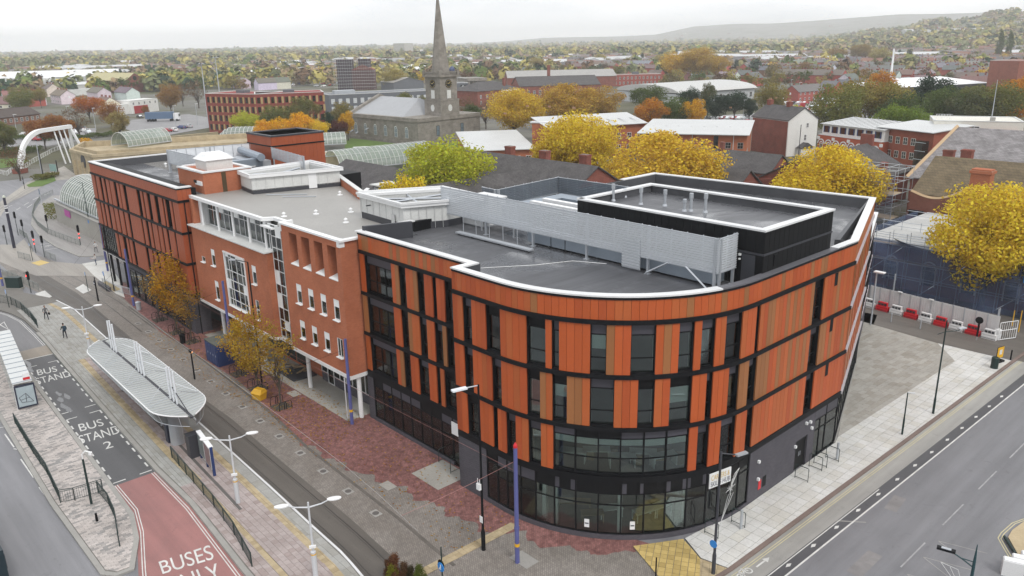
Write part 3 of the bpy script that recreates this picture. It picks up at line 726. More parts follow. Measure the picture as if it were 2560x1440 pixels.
def path(cv,s0,s1,st=.6):
 n=max(2,int((s1-s0)/st));return [cv(s0+(s1-s0)*i/n)[:2] for i in range(n+1)]
full=[(-14.0,1.5),(-.001,1.5),(0,1.499),(0,0)]+path(cur,0,S_END)[1:]
seg_main=path(cur,0,S_END);seg_rec=[(-14.0,1.5),(0,1.5)]
C1=(16.0,25.2);C2=(9.9,42.0)
for z in BANDZ:
 for sg in (seg_main,seg_rec):MB().strip(sg,-.10,.3,z-.14,z+.14).build('band',BLACK,ob)
for sg,s0,s1,cv in ((seg_main,0,S_END,cur),(seg_rec,-14.0,0,rec)):
 panels(cv,s0,s1,15.07,16.34);MB().strip(sg,.1,.4,15.0,16.4).build('wall_backing',BLACK,ob)
MB().strip(seg_main,-.06,.05,16.34,16.5).build('eaves_band',BLACK,ob);MB().strip(seg_rec,-.06,.05,16.34,16.5).build('eaves_band',BLACK,ob)
far_e=[(16.0,25.2),(9.9,42.0),(-14.2,40.4),(-14.2,24.8)]
copp=[(-14.2,1.5),(0,1.5),(0,0)]+seg_main[1:]
MB().strip([(-14.2,7),(-14.2,1.5),(0.0,1.5),(0,0)]+seg_main[1:33],-.08,.5,16.5,16.6).build('coping',COPING,ob)
MB().strip(seg_main[32:],-.08,.5,16.5,16.6).build('coping',plain('coping_grey',(.13,.13,.145),.5,.1),ob)
MB().strip([(16.0,22.0),(16.0,25.2),(9.9,42.0),(-14.2,40.4),(-14.2,34.5)],-.08,.5,16.52,16.62).build('coping',COPING,ob)
MB().strip([(-14.2,1.5),(0.0,1.5),(0,0)]+seg_main[1:]+[(16.0,25.2),(9.9,42.0),(-14.2,40.4),(-14.2,24.8)],.42,.55,15.3,16.5).build('parapet',ROOFM,ob)
deck=[(-14.3,1.7),(.2,1.7),(.2,.2)]+[(p[0]-.2*(p[0]>10),p[1]+.2) for p in seg_main[2:-1]]+[(15.8,25.1),(9.8,41.8),(-14.3,40.2)]
def felt_mat():
 m,t,b=base_mat('wet_roof_felt');co=objco(t)
 sp=N(t,'ShaderNodeMapping');sp.inputs['Scale'].default_value=(1,.12,1);lk(t,co,sp.inputs[0])
 n=noise(t,co,.16,7,.6,.6);n2=noise(t,sp.outputs[0],1.1,4,.6);w=N(t,'ShaderNodeTexWave');w.inputs['Scale'].default_value=.33;w.inputs['Distortion'].default_value=.3;lk(t,co,w.inputs[0])
 k=mixc(t,n,(.05,.052,.06),(.15,.153,.165));k=mixc(t,.4,k,ramp(t,n2,[(.35,(.55,.55,.55)),(.6,(1.15,1.15,1.15))]),'MULTIPLY')
 k=mixc(t,.5,k,ramp(t,w.outputs[0],[(0,(.55,.55,.55)),(.04,(1,1,1))]),'MULTIPLY')
 lk(t,k,b.inputs['Base Color']);lk(t,ramp(t,n,[(.45,(.5,)*3),(.56,(.16,)*3)]),b.inputs['Roughness']);b.inputs['Specular IOR Level'].default_value=.5
 return m
FELT=felt_mat()
dk_=MB().prism(deck,15.3,15.6).build('roof_deck',FELT,ob)
tag(dk_,'dark felt roof deck with damp streaks')
for z in (4.3,7.9,11.42):MB().prism([(a*.985,b+.35) for a,b in deck],z-.12,z+.03).build('floor_slab',FLOORI,ob)
MB().prism([(-13,8),(6.5,8),(9.5,14),(9.5,36),(-13,36)],.1,15.3).build('inner_core',ROOM,ob)
MB().prism([(a*.985,b+.35) for a,b in deck],.02,.12).build('floor_slab',FLOORI,ob)
MB().strip(path(cur,2.9,23.5),-.02,.3,0,.36).build('plinth',DBRICK,ob)
MB().strip(path(cur,0,S_END),-.04,.5,4.15,4.6).build('fascia',BLACK,ob);MB().strip(seg_rec,-.04,.5,4.0,4.6).build('fascia',BLACK,ob)
MB().strip(path(cur,2.97,23.42),.10,.5,3.3,4.15).build('fascia',BLACKP,ob)
MB().strip(path(cur,0,2.97),.0,.35,0,4.15).build('brick_pier',DBRICK,ob);MB().bx(-.02,.35,.0,1.55,0,4.15).build('brick_pier',DBRICK,ob)
MB().bx(-.05,.35,0,1.6,4.15,16.5).build('return_wall',ORANGE[0],ob)
GE=[2.97,4.07,5.03,6.25,7.45,8.84,10.3,11.77,13.23,14.7,16.11,17.59,19.12]
for i,(a,b) in enumerate(zip(GE[:-1],GE[1:])):
 window(cur,a,b,.36,4.15,spandrel=.85,transom=.72,depth=.1,reveal=False,lin=False,gl=GLASSD if 2<=i<4 else GLASS)
window(cur,19.12,21.2,.05,4.15,spandrel=1.15,transom=0,depth=.1,reveal=False,lin=False,mull=1)
for a,b in ((21.2,22.2),(22.2,23.42)):window(cur,a,b,.36,4.15,spandrel=.2,transom=.72,depth=.1,reveal=False,lin=False)
MB().strip(path(cur,23.42,29.75),.0,.35,0,4.15).build('brick_wall',DBRICK,ob);MB().strip(path(cur,31.5,32.5),.0,.35,0,4.15).build('brick_wall',DBRICK,ob)
MB().strip(path(cur,29.75,31.5),.0,.35,2.6,4.15).build('brick_wall',DBRICK,ob)
dr=fbox('door',BLACKP,cur,29.8,31.45,.1,2.6,-.12,-.22)
for sx in (-.1,.1):piece('handle',STEEL,dr,(sx/1.6,-.6,-.02),(.02,.5,.14))
window(cur,32.5,34.4,.1,4.15,spandrel=.9,transom=.72,depth=.1,reveal=False,lin=False,mull=1);window(cur,34.4,36.2,.1,4.15,spandrel=.9,transom=.72,depth=.1,reveal=False,lin=False)
for s,z,m_ in ((24.4,3.0,WHITE),(24.5,1.6,WHITE),(30.9,3.6,WHITE),(31.5,3.5,WHITE),(31.8,2.9,WHITE),(29.5,2.2,WHITE)):
 fbox('wall_lamp',m_,cur,s,s+.16,z,z+.2,.16,0)
fbox('red_notice',REDP,cur,24.75,25.1,.75,1.45,.02,0);fbox('vent',BLACKP,cur,25.3,25.75,.75,1.55,.02,0)
MB().bx(-14.2,-13.35,1.5,1.9,0,4.0).build('brick_pier',DBRICK,ob)
MB().strip([(-13.4,1.5),(-2.6,1.5)],-.02,.3,0,.34).build('plinth',DBRICK,ob)
gr=np.linspace(-13.35,-2.7,9)
for a,b in zip(gr[:-1],gr[1:]):window(rec,a,b,.34,4.0,spandrel=.75,transom=.7,depth=.1,reveal=False,lin=False,gl=GLASSD)
window(rec,-2.7,-.2,.05,4.0,spandrel=1.2,transom=0,depth=.1,reveal=False,lin=False,mull=1,gl=GLASSD)
sg=fbox('sign_board',WHITE,rec,-2.62,-.5,2.75,3.75,.10,.04)
tag(sg,'white board with a grey ring emblem')
eb=MB();th=np.linspace(0,2*math.pi,25)
for i in range(24):
 if i%8!=3:eb.box(-1.35+.34*math.cos(th[i]),1.39,3.25+.34*math.sin(th[i]),.1,.012,.02,0,0,-th[i]-math.pi/2)
for dx in (-.16,-.05,.06,.17):eb.box(-1.35+dx,1.39,3.25,.03,.012,.32,0,0,.12*(1 if dx>0 else -1))
eb.build('emblem',GREYSP,ob)
P0,P1=cur(19.2),cur(21.1)
sg2=fbox('sign_board',WHITE,cur,19.2,21.1,3.0,4.05,.10,.03);tag(sg2,'white sign reading CAREERS & SKILLS HUB')
def ftext(txt,cv,s0,s1,z0,z1,d,mat,name='lettering',parent=None):
 a,b=cv(s0),cv(s1);n=nrm(math.atan2(b[1]-a[1],b[0]-a[0]));f=OFFS.get((parent or ob).name,(0,0,0))
 q=[(a[0]+n[0]*d-f[0],a[1]+n[1]*d-f[1],z0),(b[0]+n[0]*d-f[0],b[1]+n[1]*d-f[1],z0),(b[0]+n[0]*d-f[0],b[1]+n[1]*d-f[1],z1),(a[0]+n[0]*d-f[0],a[1]+n[1]*d-f[1],z1)]
 return gtext(parent or ob,txt,q,0,mat,name)
GOLD=plain('gold_letters',(.60,.42,.12),.5,.05);NAVY=plain('navy_letters',(.03,.035,.06),.5,.05)
ftext('CAREERS &',cur,19.32,20.95,3.55,3.93,.115,GOLD);ftext('SKILLS HUB',cur,19.3,21.0,3.1,3.46,.115,NAVY)
for s in (11.05,14.0):fbox('window_notice',WHITE,cur,s-.16,s+.16,.75,1.35,-.055,-.065);
for s in (11.05,14.0):fbox('notice_print',NAVY,cur,s-.12,s+.12,1.0,1.08,-.048,-.054)
FD=np.array(C2)-np.array(C1);FL=float(np.hypot(*FD));FD=FD/FL;FA=math.atan2(FD[1],FD[0])
def far(s):return C1[0]+FD[0]*s,C1[1]+FD[1]*s,FA
for z0,z1 in ROWS:
 e=[0.0,.35];s=.35;k=0
 while s<FL-.8:
  s+=random.choice((.5,.97,1.45)) if k%2 else random.choice((.45,.9));e.append(min(s,FL));k+=1
 row(far,e,True,z0,z1,transom=.4)
panels(far,0,FL,15.07,16.4);backing(far,0,FL,15,16.5)
LILAC=plain('pale_trim',(.46,.44,.47),.5,.06)
for z in BANDZ+(4.45,):MB().strip([C1,C2],-.14,.2,z-.1,z+.12).build('band',LILAC,ob)
for i in range(9):window(far,FL*i/9,FL*(i+1)/9,.2,4.3,spandrel=.6,transom=.7,depth=.1,reveal=False,lin=False,gl=GLASSD)
MB().strip([C1,C2],-.06,.3,0,.2).build('plinth',KERBM,ob)
lb=[(9.6,42.4),(5.2,54.0),(0.0,52),(4.4,41.6)]
MB().prism(lb,4.3,12.6).build('rear_bay',ORANGE[2],ob);MB().prism([(a+.0,b+.0) for a,b in lb],0,4.25).build('rear_bay_base',DBRICK,ob);MB().prism([(9.8,42.3),(5.3,54.2),(4.6,54.0),(9.1,42.1)],12.6,12.72).build('coping',COPING,ob)
for i in range(7):
 f=.06+i*.13;a=(9.6+(5.2-9.6)*f,42.4+11.6*f);piece('window_slot',BLACKP,ob,(a[0]+.02,a[1],8.5),(.35,.14,7.6),math.atan2(11.6,-4.4))
for z in (7.9,11.42,4.45):MB().strip([(9.6,42.4),(5.2,54)],-.12,.1,z-.1,z+.12).build('band',LILAC,ob)
MB().strip([(9.9,42.0),(-14.2,40.4),(-14.2,7)],-.05,.35,0,16.45).build('rear_wall',BLACK,ob)
for s,r,w in ((9.4,2.6,2.2),(11.2,1.6,1.5),(12.6,2.4,1.6),(15.3,2.0,1.5),(17,2.4,1.4)):
 c=cur(s);n=nrm(c[2]);x,y=c[0]-n[0]*r,c[1]-n[1]*r
 tb=MB().box(0,0,.78,w,.75,.05)
 for dx in (-1,1):
  for dy in (-1,1):tb.box(dx*(w/2-.06),dy*.32,.44,.05,.05,.64)
 o=tb.build('table',WOOD if s<12 else WHITEI,None);p=xy(x,y);o.location=(p[0],p[1],.12);o.rotation_euler=(0,0,AF+c[2]+.3)
 tag(o,'%s topped work table behind the ground floor glass'%('wooden' if s<12 else 'white'),'table','tables inside the curved ground floor')
for s,r in ((9.5,2.0),(11.3,2.6),(13.4,1.9),(15.2,2.4),(16.6,1.7)):
 c=cur(s);n=nrm(c[2]);x,y=c[0]-n[0]*r,c[1]-n[1]*r
 tb=MB().box(0,0,.74,1.8,.8,.04)
 for dx in (-1,1):tb.box(dx*.8,0,.36,.05,.7,.72)
 o=tb.build('desk',WHITEI,None);p=xy(x,y);o.location=(p[0],p[1],4.34);o.rotation_euler=(0,0,AF+c[2]+random.uniform(-.3,.3))
 tag(o,'white desk behind the curved first floor window','desk','desks inside the first floor studio')
 o=MB().box(0,0,.35,.6,.5,.7).build('carton',WOOD,None);p=xy(x+.6,y+1.0);o.location=(p[0],p[1],4.34);o.rotation_euler=(0,0,AF+c[2])
 tag(o,'brown carton beside the desks in the curved studio','box','cartons inside the first floor studio')
for s in (7.8,8.7,13.2,18.0,22.6,35.2,3.4):
 c=cur(s);n=nrm(c[2]);piece('column',WHITEI,ob,(c[0]-n[0]*.75,c[1]-n[1]*.75,2.2),(.28,.28,4.1),c[2])
for u in (-12.9,-9.2,-6.2):piece('column',WHITEI,ob,(u,2.2,2.1),(.26,.26,4.0))
# ---------------------------------------------------------------- black plant room on the roof
ph=thing('plant_room','black panelled rooftop plant room with white coping','plant room',7.6,17,z=15.6)
pu0,pu1,pv0,pv1,pz=-.3,15.6,12.7,21.7,19.4
MB().bx(pu0+.1,pu1-.1,pv0+.1,pv1-.1,15.6,18.7).build('core_wall',BLACK,ph)
def phpan(x0,y0,x1,y1,n,ang):
 for i in range(n):
  f0,f1=i/n,(i+1)/n;cx,cy=x0+(x1-x0)*(f0+f1)/2,y0+(y1-y0)*(f0+f1)/2;w=math.hypot(x1-x0,y1-y0)/n-.025
  piece('panel',BLACKP,ph,(cx,cy,16.7),(w,.05,2.15),ang);piece('panel',BLACKP,ph,(cx,cy,18.55),(w,.05,1.35),ang)
phpan(pu0,pv0,pu1,pv0,26,0);phpan(pu1,pv0,pu1,pv1,15,math.pi/2);phpan(pu0,pv0,pu0,pv1,10,math.pi/2)
MB().strip([(pu0,pv0),(pu1,pv0),(pu1,pv1)],-.09,.05,17.74,17.86).build('flashing',DKGREY,ph)
for pl in ([(pu0,pv0),(pu1,pv0),(pu1,pv1),(pu0,pv1),(pu0,pv0)],):MB().strip(pl,-.1,.45,19.3,19.42).build('coping',COPING,ph);MB().strip(pl,.05,.3,18.4,19.3).build('parapet',ROOFM,ph)
MB().bx(pu0+.2,pu1-.2,pv0+.2,pv1-.2,18.6,18.75).build('roof_deck',FELT,ph)
piece('vent',BLACK,ph,(pu1+.04,14.2,17.2),(.06,.45,.75))
pdoor=piece('door',DKGREY,ph,(14.6,pv0-.04,16.65),(.95,.06,2.05));piece('lamp',WHITE,ph,(14.0,pv0-.12,17.6),(.14,.16,.14));piece('lamp',WHITE,ph,(14.0,pv0-.12,17.3),(.1,.14,.1))
for i,(px_,py_,h) in enumerate(((1533,502,1.35),(1562,493,.7),(1602,511,1.3),(1662,515,1.25),(1711,528,.9),(1727,528,1.35),(1763,531,1.4))):
 u,v=puv(px_,py_,18.75);f=MB().lathe(u,v,[(.11,18.75),(.11,18.75+h*.8)],10);f.lathe(u,v,[(.15,18.75+h*.72),(.15,18.75+h)],10);f.lathe(u,v,[(.2,18.75),(.14,18.9)],10)
 o=f.build('flue',STEEL,None);p=xy(u,v)
 for vt in o.data.vertices:vt.co.x-=u;vt.co.y-=v;vt.co.z-=18.75
 o.location=(p[0],p[1],18.75);o.rotation_euler=(0,0,AF);tag(o,'round steel boiler flue standing on the plant room roof','flue','flues on the plant room roof')
# ---------------------------------------------------------------- louvred plant screens
def louvre(name,label,pts,z0,z1,posts=True,feet=15.6,mt=None,n_post=2.2,group=None,braces=()):
 c=(np.mean([p[0] for p in pts]),np.mean([p[1] for p in pts]));t=thing(name,label,'screen',c[0],c[1],z=feet,group=group)
 b=MB();fr=MB()
 for (a,e) in zip(pts[:-1],pts[1:]):
  L=math.hypot(e[0]-a[0],e[1]-a[1]);ang=math.atan2(e[1]-a[1],e[0]-a[0]);nz=int((z1-z0)/.155)
  for k in range(nz):b.box((a[0]+e[0])/2,(a[1]+e[1])/2,z0+(k+.5)*(z1-z0)/nz,L,.014,.172,ang,R_(24))
  n=max(1,round(L/1.2))
  for i in range(n+1):
   x,y=a[0]+(e[0]-a[0])*i/n,a[1]+(e[1]-a[1])*i/n;nx,ny=-math.sin(ang),math.cos(ang)
   fr.box(x+nx*.08,y+ny*.08,(z0+z1)/2+.03,.05,.07,z1-z0+.1,ang)
  fr.box((a[0]+e[0])/2,(a[1]+e[1])/2,z1+.02,L,.1,.04,ang);fr.box((a[0]+e[0])/2,(a[1]+e[1])/2,z0-.03,L,.08,.06,ang)
  if posts:
   m_=max(1,round(L/5.2))
   for i in range(m_+1):
    x,y=a[0]+(e[0]-a[0])*i/m_,a[1]+(e[1]-a[1])*i/m_
    MB().box(x-math.sin(ang)*.22,y+math.cos(ang)*.22,(feet+z1)/2,.16,.16,z1-feet,ang).box(x-math.sin(ang)*.22,y+math.cos(ang)*.22,feet+.03,.34,.34,.06,ang).build('post',STEEL,t)
 tag(b.build('louvre_blades',mt or LOUV,t),kind='stuff');fr.build('screen_frame',STEEL,t)
 for a,e in braces:MB().tube([a,e],.07,4).build('brace',STEEL,t)
 return t
scr=louvre('plant_screen','long pale grey louvred screen in front of the black plant room',[(-14.1,10.2),(13.95,10.2),(13.95,12.3)],16.8,19.0,
braces=[((8.4,10.15,15.75),(10.2,10.15,16.8)),((11.6,10.15,16.8),(13.3,10.05,15.7))])
for k in range(10):MB().box(7.05,10.13,15.85+.2*k+.1,1.55,.012,.19,0,R_(25)).build('door_slat',LOUV,scr)
MB().bx(6.25,7.85,10.16,10.2,15.8,17.9).build('door',STEEL,scr)
louvre('plant_screen','low louvred screen with open posts behind the ducts, beside the black plant room',[(-15.2,15.8),(-13.0,15.7),(-13.7,24.4),(-.5,24.9)],16.6,18.1,mt=DUCT)
dt=thing('air_duct','large grey galvanised air ducts behind the long louvred screen','duct',-6,17,z=15.6)
MB().bx(-10.5,-9.0,14.0,21.5,16.0,17.3).bx(-9.0,-1.0,20.0,21.5,16.0,17.3).build('duct',DUCT,dt);MB().bx(-4.5,-.8,14.2,19.4,16.2,17.0).build('duct',DUCT,dt)
MB().bx(-4,13.2,10.9,12.2,15.75,16.75).build('duct',DUCT,dt);MB().bx(-13,-5,11.6,12.5,16.4,16.8).build('duct',DUCT,dt)
for v in (14.6,16,17.5):MB().bx(-9,-1,v,v+.5,17.35,17.6).build('pipe_run',WHITE,dt)
for u in (-10,-6,-2,3,8):MB().bx(u-.05,u+.05,11.2,11.3,15.6,16.5).build('leg',STEEL,dt)
for u,v in ((-10.2,14.5),(-10.2,21),(-1.5,20.6)):MB().bx(u,u+.1,v,v+.1,15.6,16.1).build('leg',STEEL,dt)
ah=thing('air_handler','white boxed air handling unit with doors behind the louvred screen','air handler',-12,13.2,z=15.6)
MB().bx(-13.4,-10.6,11.9,14.6,15.7,17.9).build('casing',WHITE,ah);MB().bx(-13.6,-10.5,11.8,14.7,17.9,18.02).build('lid',COPING,ah)
for v in (12.3,13.0,13.7):piece('door',WHITED,ah,(-10.58,v,16.8),(.03,.62,1.8))
for z in (15.65,):MB().bx(-13.4,-10.6,12,14.5,15.6,15.7).build('plinth',STEEL,ah)
wl=thing('roof_walkway','galvanised cable tray on small feet running under the louvred screen','walkway',-5,9.0,z=15.6)
MB().bx(-10.5,-1.6,8.75,9.25,15.72,15.84).build('tray',STEEL,wl)
for i in range(6):
 u=-10.2+i*1.65;MB().lathe(u,9.0,[(.16,15.6),(.06,15.72)],8).build('foot',BLACK,wl);MB().tube([(u,9.4,15.7),(u,9.4,17.0)],.03,5).build('rod',STEEL,wl)
for i in range(7):
 u,v=-1.4+(i%4)*.75,10.9+(i//4)*1.2+.3*(i%2)
 o=MB().lathe(0,0,[(.2,0),(.07,.14),(.03,.16),(.03,1.3)],10).build('pipe_support',BLACK);p=xy(u,v);o.location=(p[0],p[1],15.6);tag(o,'black rubber footed pipe support under the louvred screen','support','pipe supports under the screen')
for a,b_ in (((1.6,8.2),(4.8,9.9)),((-.6,3.5),(1.6,8.2))):pass
o=frame(MB().tube([(-1.0,3.4,15.63),(1.2,6.6,15.63),(2.4,9.3,15.63),(4.75,10.3,15.66)],.025,5).build('conductor',WHITE));tag(o,'thin white lightning conductor laid across the dark roof','cable')
up=thing('upstand','dark grey upstand wall closing the end of the orange building roof','wall',-13.4,3.5,z=15.3)
MB().prism([(-13.9,1.9),(-13.6,1.9),(-12.2,5.65),(-12.5,5.7)],15.3,16.95).build('wall',DKGREY,up)
we=thing('plant_enclosure','white clad open topped rooftop enclosure between brick roof and orange building','enclosure',-17,9,z=15.6)
q=[(-22.2,7.0),(-14.8,6.6),(-13.3,10.0),(-13.3,13.4),(-18.7,13.8)]
MB().strip(q+[q[0]],.05,.2,15.6,17.6).build('wall',WHITED,we);MB().strip(q+[q[0]],-.25,.25,17.6,17.85).build('fascia',WHITE,we);MB().strip(q+[q[0]],-.35,-.05,17.85,18.05).build('rim',COPING,we)
for i in range(6):piece('seam',LROOF,we,(-21.0+i*1.1,7.0-.056*i-.04,16.6),(.03,.03,1.9))
for i in range(5):piece('seam',LROOF,we,(-14.5+.3*i,7.2+.62*i,16.6),(.03,.03,1.9),.4)
for a,b_ in (((-20,8),(-15.5,12.5)),((-20.5,11),(-14.5,8.5)),((-18,7.2),(-17.6,13.4))):MB().tube([(*a,17.5),(*b_,17.5)],.1,4).build('beam',STEEL,we)
MB().prism(q,15.6,16.2).build('floor',DKGREY,we)
MB().tube([(-20.3,6.9,17.05),(-20.3,6.45,17.05)],.06,6).build('camera_bracket',DKGREY,we);piece('access_panel',LROOF,we,(-16.4,6.62,16.4),(.5,.03,.8))
# ================================================================ brick middle building
bb=thing('brick_building','red brick four storey college block on white columns with white framed glazing','building',-30,5)
FR=WHITE
def holes_wall(parent,name,mat,u0,u1,z0,z1,v0,v1,openings):
 """upright wall in the u direction with rectangular openings [(a,b,za,zb)] built as blocks round them"""
 us=sorted({u0,u1}|{x for o in openings for x in o[:2]});zs=sorted({z0,z1}|{x for o in openings for x in o[2:4]})
 b=MB()
 for i in range(len(us)-1):
  run=None
  for k in range(len(zs)-1):
   cu,cz=(us[i]+us[i+1])/2,(zs[k]+zs[k+1])/2
   hole=any(o[0]<cu<o[1] and o[2]<cz<o[3] for o in openings)
   if hole:
    if run is not None:b.bx(us[i],us[i+1],v0,v1,run,zs[k]);run=None
   elif run is None:run=zs[k]
  if run is not None:b.bx(us[i],us[i+1],v0,v1,run,zs[-1])
 bmesh_o=b.build(name,mat,parent);return bmesh_o
def wwin(parent,u0,u1,z0,z1,v,grid=None,panel=0.0,sill=True,gl=None,depth=.12,rows=(),cols=(),whites=()):
 """white framed window in a v=const wall; rows/cols are bar positions 0..1, whites are white panels (c0,c1,r0,r1)"""
 w,h=u1-u0,z1-z0;b=MB();t=.05;y=depth
 b.bx(0,t,y-.04,y+.05,0,h);b.bx(w-t,w,y-.04,y+.05,0,h);b.bx(t,w-t,y-.04,y+.05,0,t);b.bx(t,w-t,y-.04,y+.05,h-t,h)
 for r in rows:b.bx(t,w-t,y-.035,y+.045,h*r-.03,h*r+.03)
 for c in cols:b.bx(w*c-.03,w*c+.03,y-.03,y+.04,t,h-t)
 fr=b.build('window',FR,parent,loc=(0,0,0));f=OFFS.get(parent.name,(0,0,0));fr.location=(u0-f[0],v-f[1]-(.07 if sill else 0),z0-f[2])
 if panel:piece('blind',WHITEI,fr,(w/2,y+.0,h-panel/2-t),(w-2*t,.02,panel))
 rs=[0]+list(rows)+[1];cs=[0]+list(cols)+[1]
 for a,b_ in zip(cs[:-1],cs[1:]):
  for r0,r1 in zip(rs[:-1],rs[1:]):
   wh=any(x0-.01<=a and b_<=x1+.01 and y0-.01<=r0 and r1<=y1+.01 for x0,x1,y0,y1 in whites)
   piece('white_panel' if wh else 'pane',WHITEI if wh else (gl or GLASSB),fr,((a+b_)/2*w,y+.01+(.012 if panel else 0),(r0+r1)/2*h),((b_-a)*w-.06,.014,(r1-r0)*h-.06))
 if sill:piece('sill',WHITEI,fr,(w/2,-.02,-.04),(w+.06,.28,.06))
 return fr
RBU0,RBU1=-24.4,-14.35
deep=[(-22.94,-21.55,12.5,15.3),(-20.8,-19.4,12.5,15.3),(-18.62,-17.2,12.5,15.3),(-16.45,-15.05,12.5,15.3)]
w2=[(a,a+.88,8.95,10.74) for a in (-22.48,-20.38,-18.25,-16.13)]
w1=[(a,a+.88,5.63,7.31) for a in (-22.48,-20.34,-18.21,-16.08)]
holes_wall(bb,'front_wall',RBRICK,RBU0,RBU1,4.25,15.85,0.0,.38,deep+w2+w1)
for a,b,z0,z1 in deep:
 for k,o in enumerate(((a-.0,a+.0),)):pass
 MB().bx(a-.3,a,.38,1.5,z0,z1).bx(b,b+.3,.38,1.5,z0,z1).bx(a,b,.38,1.5,z1,z1+.25).build('reveal',RBRICK,bb)
 MB().add([(a,-.05,z0+.02),(b,-.05,z0+.02),(b,1.3,z0+.35),(a,1.3,z0+.35),(a,-.05,z0-.06),(b,-.05,z0-.06),(b,1.3,z0-.06),(a,1.3,z0-.06)],[(0,1,2,3),(4,7,6,5),(0,4,5,1),(1,5,6,2),(2,6,7,3),(3,7,4,0)]).build('sill',WHITEI,bb)
 wwin(bb,a,b,z0+.3,z1,1.2,rows=(.72,),cols=(.5,),sill=False,depth=.05)
for i,(a,b,z0,z1) in enumerate(w2+w1):wwin(bb,a,b,z0,z1,0,panel=.62 if i!=7 else 0,cols=(.5,) if i==7 else (),rows=())
holes_wall(bb,'side_wall',RBRICK,RBU1-.35,RBU1,4.25,15.85,.38,2.0,[])
LBU0,LBU1=-45.2,-27.5
lw=[(-40.6,-39.72,8.97,10.75),(-43.3,-42.4,8.9,9.47),(-40.65,-39.75,5.2,7.28),(-31.1,-30.22,8.95,10.8),(-31.1,-30.4,5.3,7.28)]
big=(-37.18,-32.65,5.4,11.0)
holes_wall(bb,'front_wall',RBRICK,LBU0,LBU1,4.25,12.6,-.1,.3,lw+[big])
for i,(a,b,z0,z1) in enumerate(lw):wwin(bb,a,b,z0,z1,-.1,panel=.62 if i in (0,2,3) else 0,rows=(.5,) if i==4 else ())
wwin(bb,*big,-.1,rows=(.13,.33,.5,.68,.93),cols=(.16,.28,.55,.8),whites=((.55,1,.93,1),(0,.16,.33,.5),(.8,1,.33,.5),(0,.16,.93,1)),gl=GLASSB)
MB().bx(big[0]-.12,big[0],-.2,.05,big[2],big[3]+.1).bx(big[1],big[1]+.12,-.2,.05,big[2],big[3]+.1).bx(big[0]-.12,big[1]+.12,-.25,.05,big[3],big[3]+.14).build('window_surround',WHITE,bb)
MB().bx(LBU1-.35,LBU1,.3,.7,4.25,12.6).build('side_wall',RBRICK,bb)
MB().bx(LBU0-.1,LBU1+.15,-.45,1.4,12.6,12.72).build('ledge',WHITED,bb)
CL=[-45.0,-43.5,-39.5,-35.9,-32.3,-28.9]
MB().bx(-45.3,-43.6,.9,1.3,12.7,15.3).build('white_wall',WHITE,bb)
MB().bx(-45.4,-44.9,.2,1.3,12.7,15.4).build('brick_pier',RBRICK,bb)
for a,b in zip(CL[1:-1],CL[2:]):wwin(bb,a,b,12.72,15.25,1.2,rows=(.68,),cols=(.34,.67),whites=((.67,1,.68,1),),sill=False)
for u in CL[1:]:MB().lathe(u+.05,.65,[(.14,12.72),(.14,15.3)],10).build('column',WHITE,bb)
wwin(bb,-28.85,-27.6,12.72,15.2,.6,rows=(.6,),cols=(.5,),sill=False)
wwin(bb,-27.5,-24.4,4.3,15.3,.42,rows=(.08,.16,.27,.40,.48,.60,.70,.80,.90),cols=(.3,.62),whites=((0,.3,.27,.40),(.62,1,.40,.48),(0,.3,.48,.60),(.3,.62,.08,.16),(.62,1,.16,.27),(.3,.62,.9,1)),sill=False,gl=GLASSD)
MB().bx(LBU0,LBU1,-.15,2.9,3.95,4.25).build('soffit',WHITE,bb);MB().bx(-27.5,-24.4,.35,3.0,3.95,4.25).build('soffit',WHITE,bb);MB().bx(RBU0-.1,RBU1+.05,-.06,2.9,3.9,4.24).build('soffit',WHITE,bb)
for u in (-42.4,-37.6,-32.8,-23.5,-14.7):MB().lathe(u,.95 if u>-30 else 1.0,[(.2,0),(.2,3.95)],14).build('column',WHITE,bb)
MB().bx(-24.4,-14.3,2.75,3.0,0,1.0).build('plinth',DBRICK,bb)
for i in range(9):wwin(bb,-24.3+i*1.1,-24.3+(i+1)*1.1,1.0 if i not in (1,) else .05,3.9,2.6,rows=(.72,) if i==1 else (),sill=False,gl=GLASSD)
MB().bx(-45,-24.4,3.0,3.3,0,4).build('ground_wall',RBRICK,bb);MB().bx(-41.5,-36,2.96,3.0,.1,3.6).build('shopfront',BLIND,bb)
for u in (-35.4,-33.2,-31.0,-28.8):piece('entrance_glass',GLASSB,bb,(u,2.97,2.0),(2.0,.03,3.4))
MB().prism([(-45,3.4),(-14.5,3.4),(-14.5,7),(-20.6,8.2),(-29,11.4),(-40.8,15.5),(-45,15.7)],0,15.3).build('rear_body',RBRICK,bb);MB().strip([(-29.6,11.75),(-40.8,15.85)],-.15,.15,14,16.5).build('rear_parapet',RBRICK,bb);MB().strip([(-29.5,11.75),(-40.8,15.85)],-.25,.25,16.5,16.6).build('coping',WHITED,bb)
MB().bx(-44.9,-27.6,1.6,3.4,4.3,15.2).build('inner_wall',ROOM,bb);MB().bx(-24.2,-14.6,2.0,3.4,4.3,15.2).build('inner_wall',ROOM,bb)
rf=MB().prism([(-46.4,.55),(-28.6,.45),(-28.2,1.3),(-26.0,1.3),(-25.6,.35),(-24.5,.35),(-24.4,.3),(-14.5,.3),(-14.5,1.9),(-14.2,7.2),(-20.6,8.4),(-29,11.6),(-40.8,15.8),(-46.4,16.0)],15.35,15.62).build('roof_sheet',ROOFL,bb)
sm_=MB()
for i in range(78):
 u=-46.2+i*.41
 v1=float(np.interp(u,[-46.4,-40.8,-29,-20.6,-14.2],[15.8,15.6,11.4,8.2,7]));v0=.8 if u<-28.6 or u>-24.4 else 1.5
 sm_.bx(u-.03,u+.03,v0,v1,15.6,15.68)
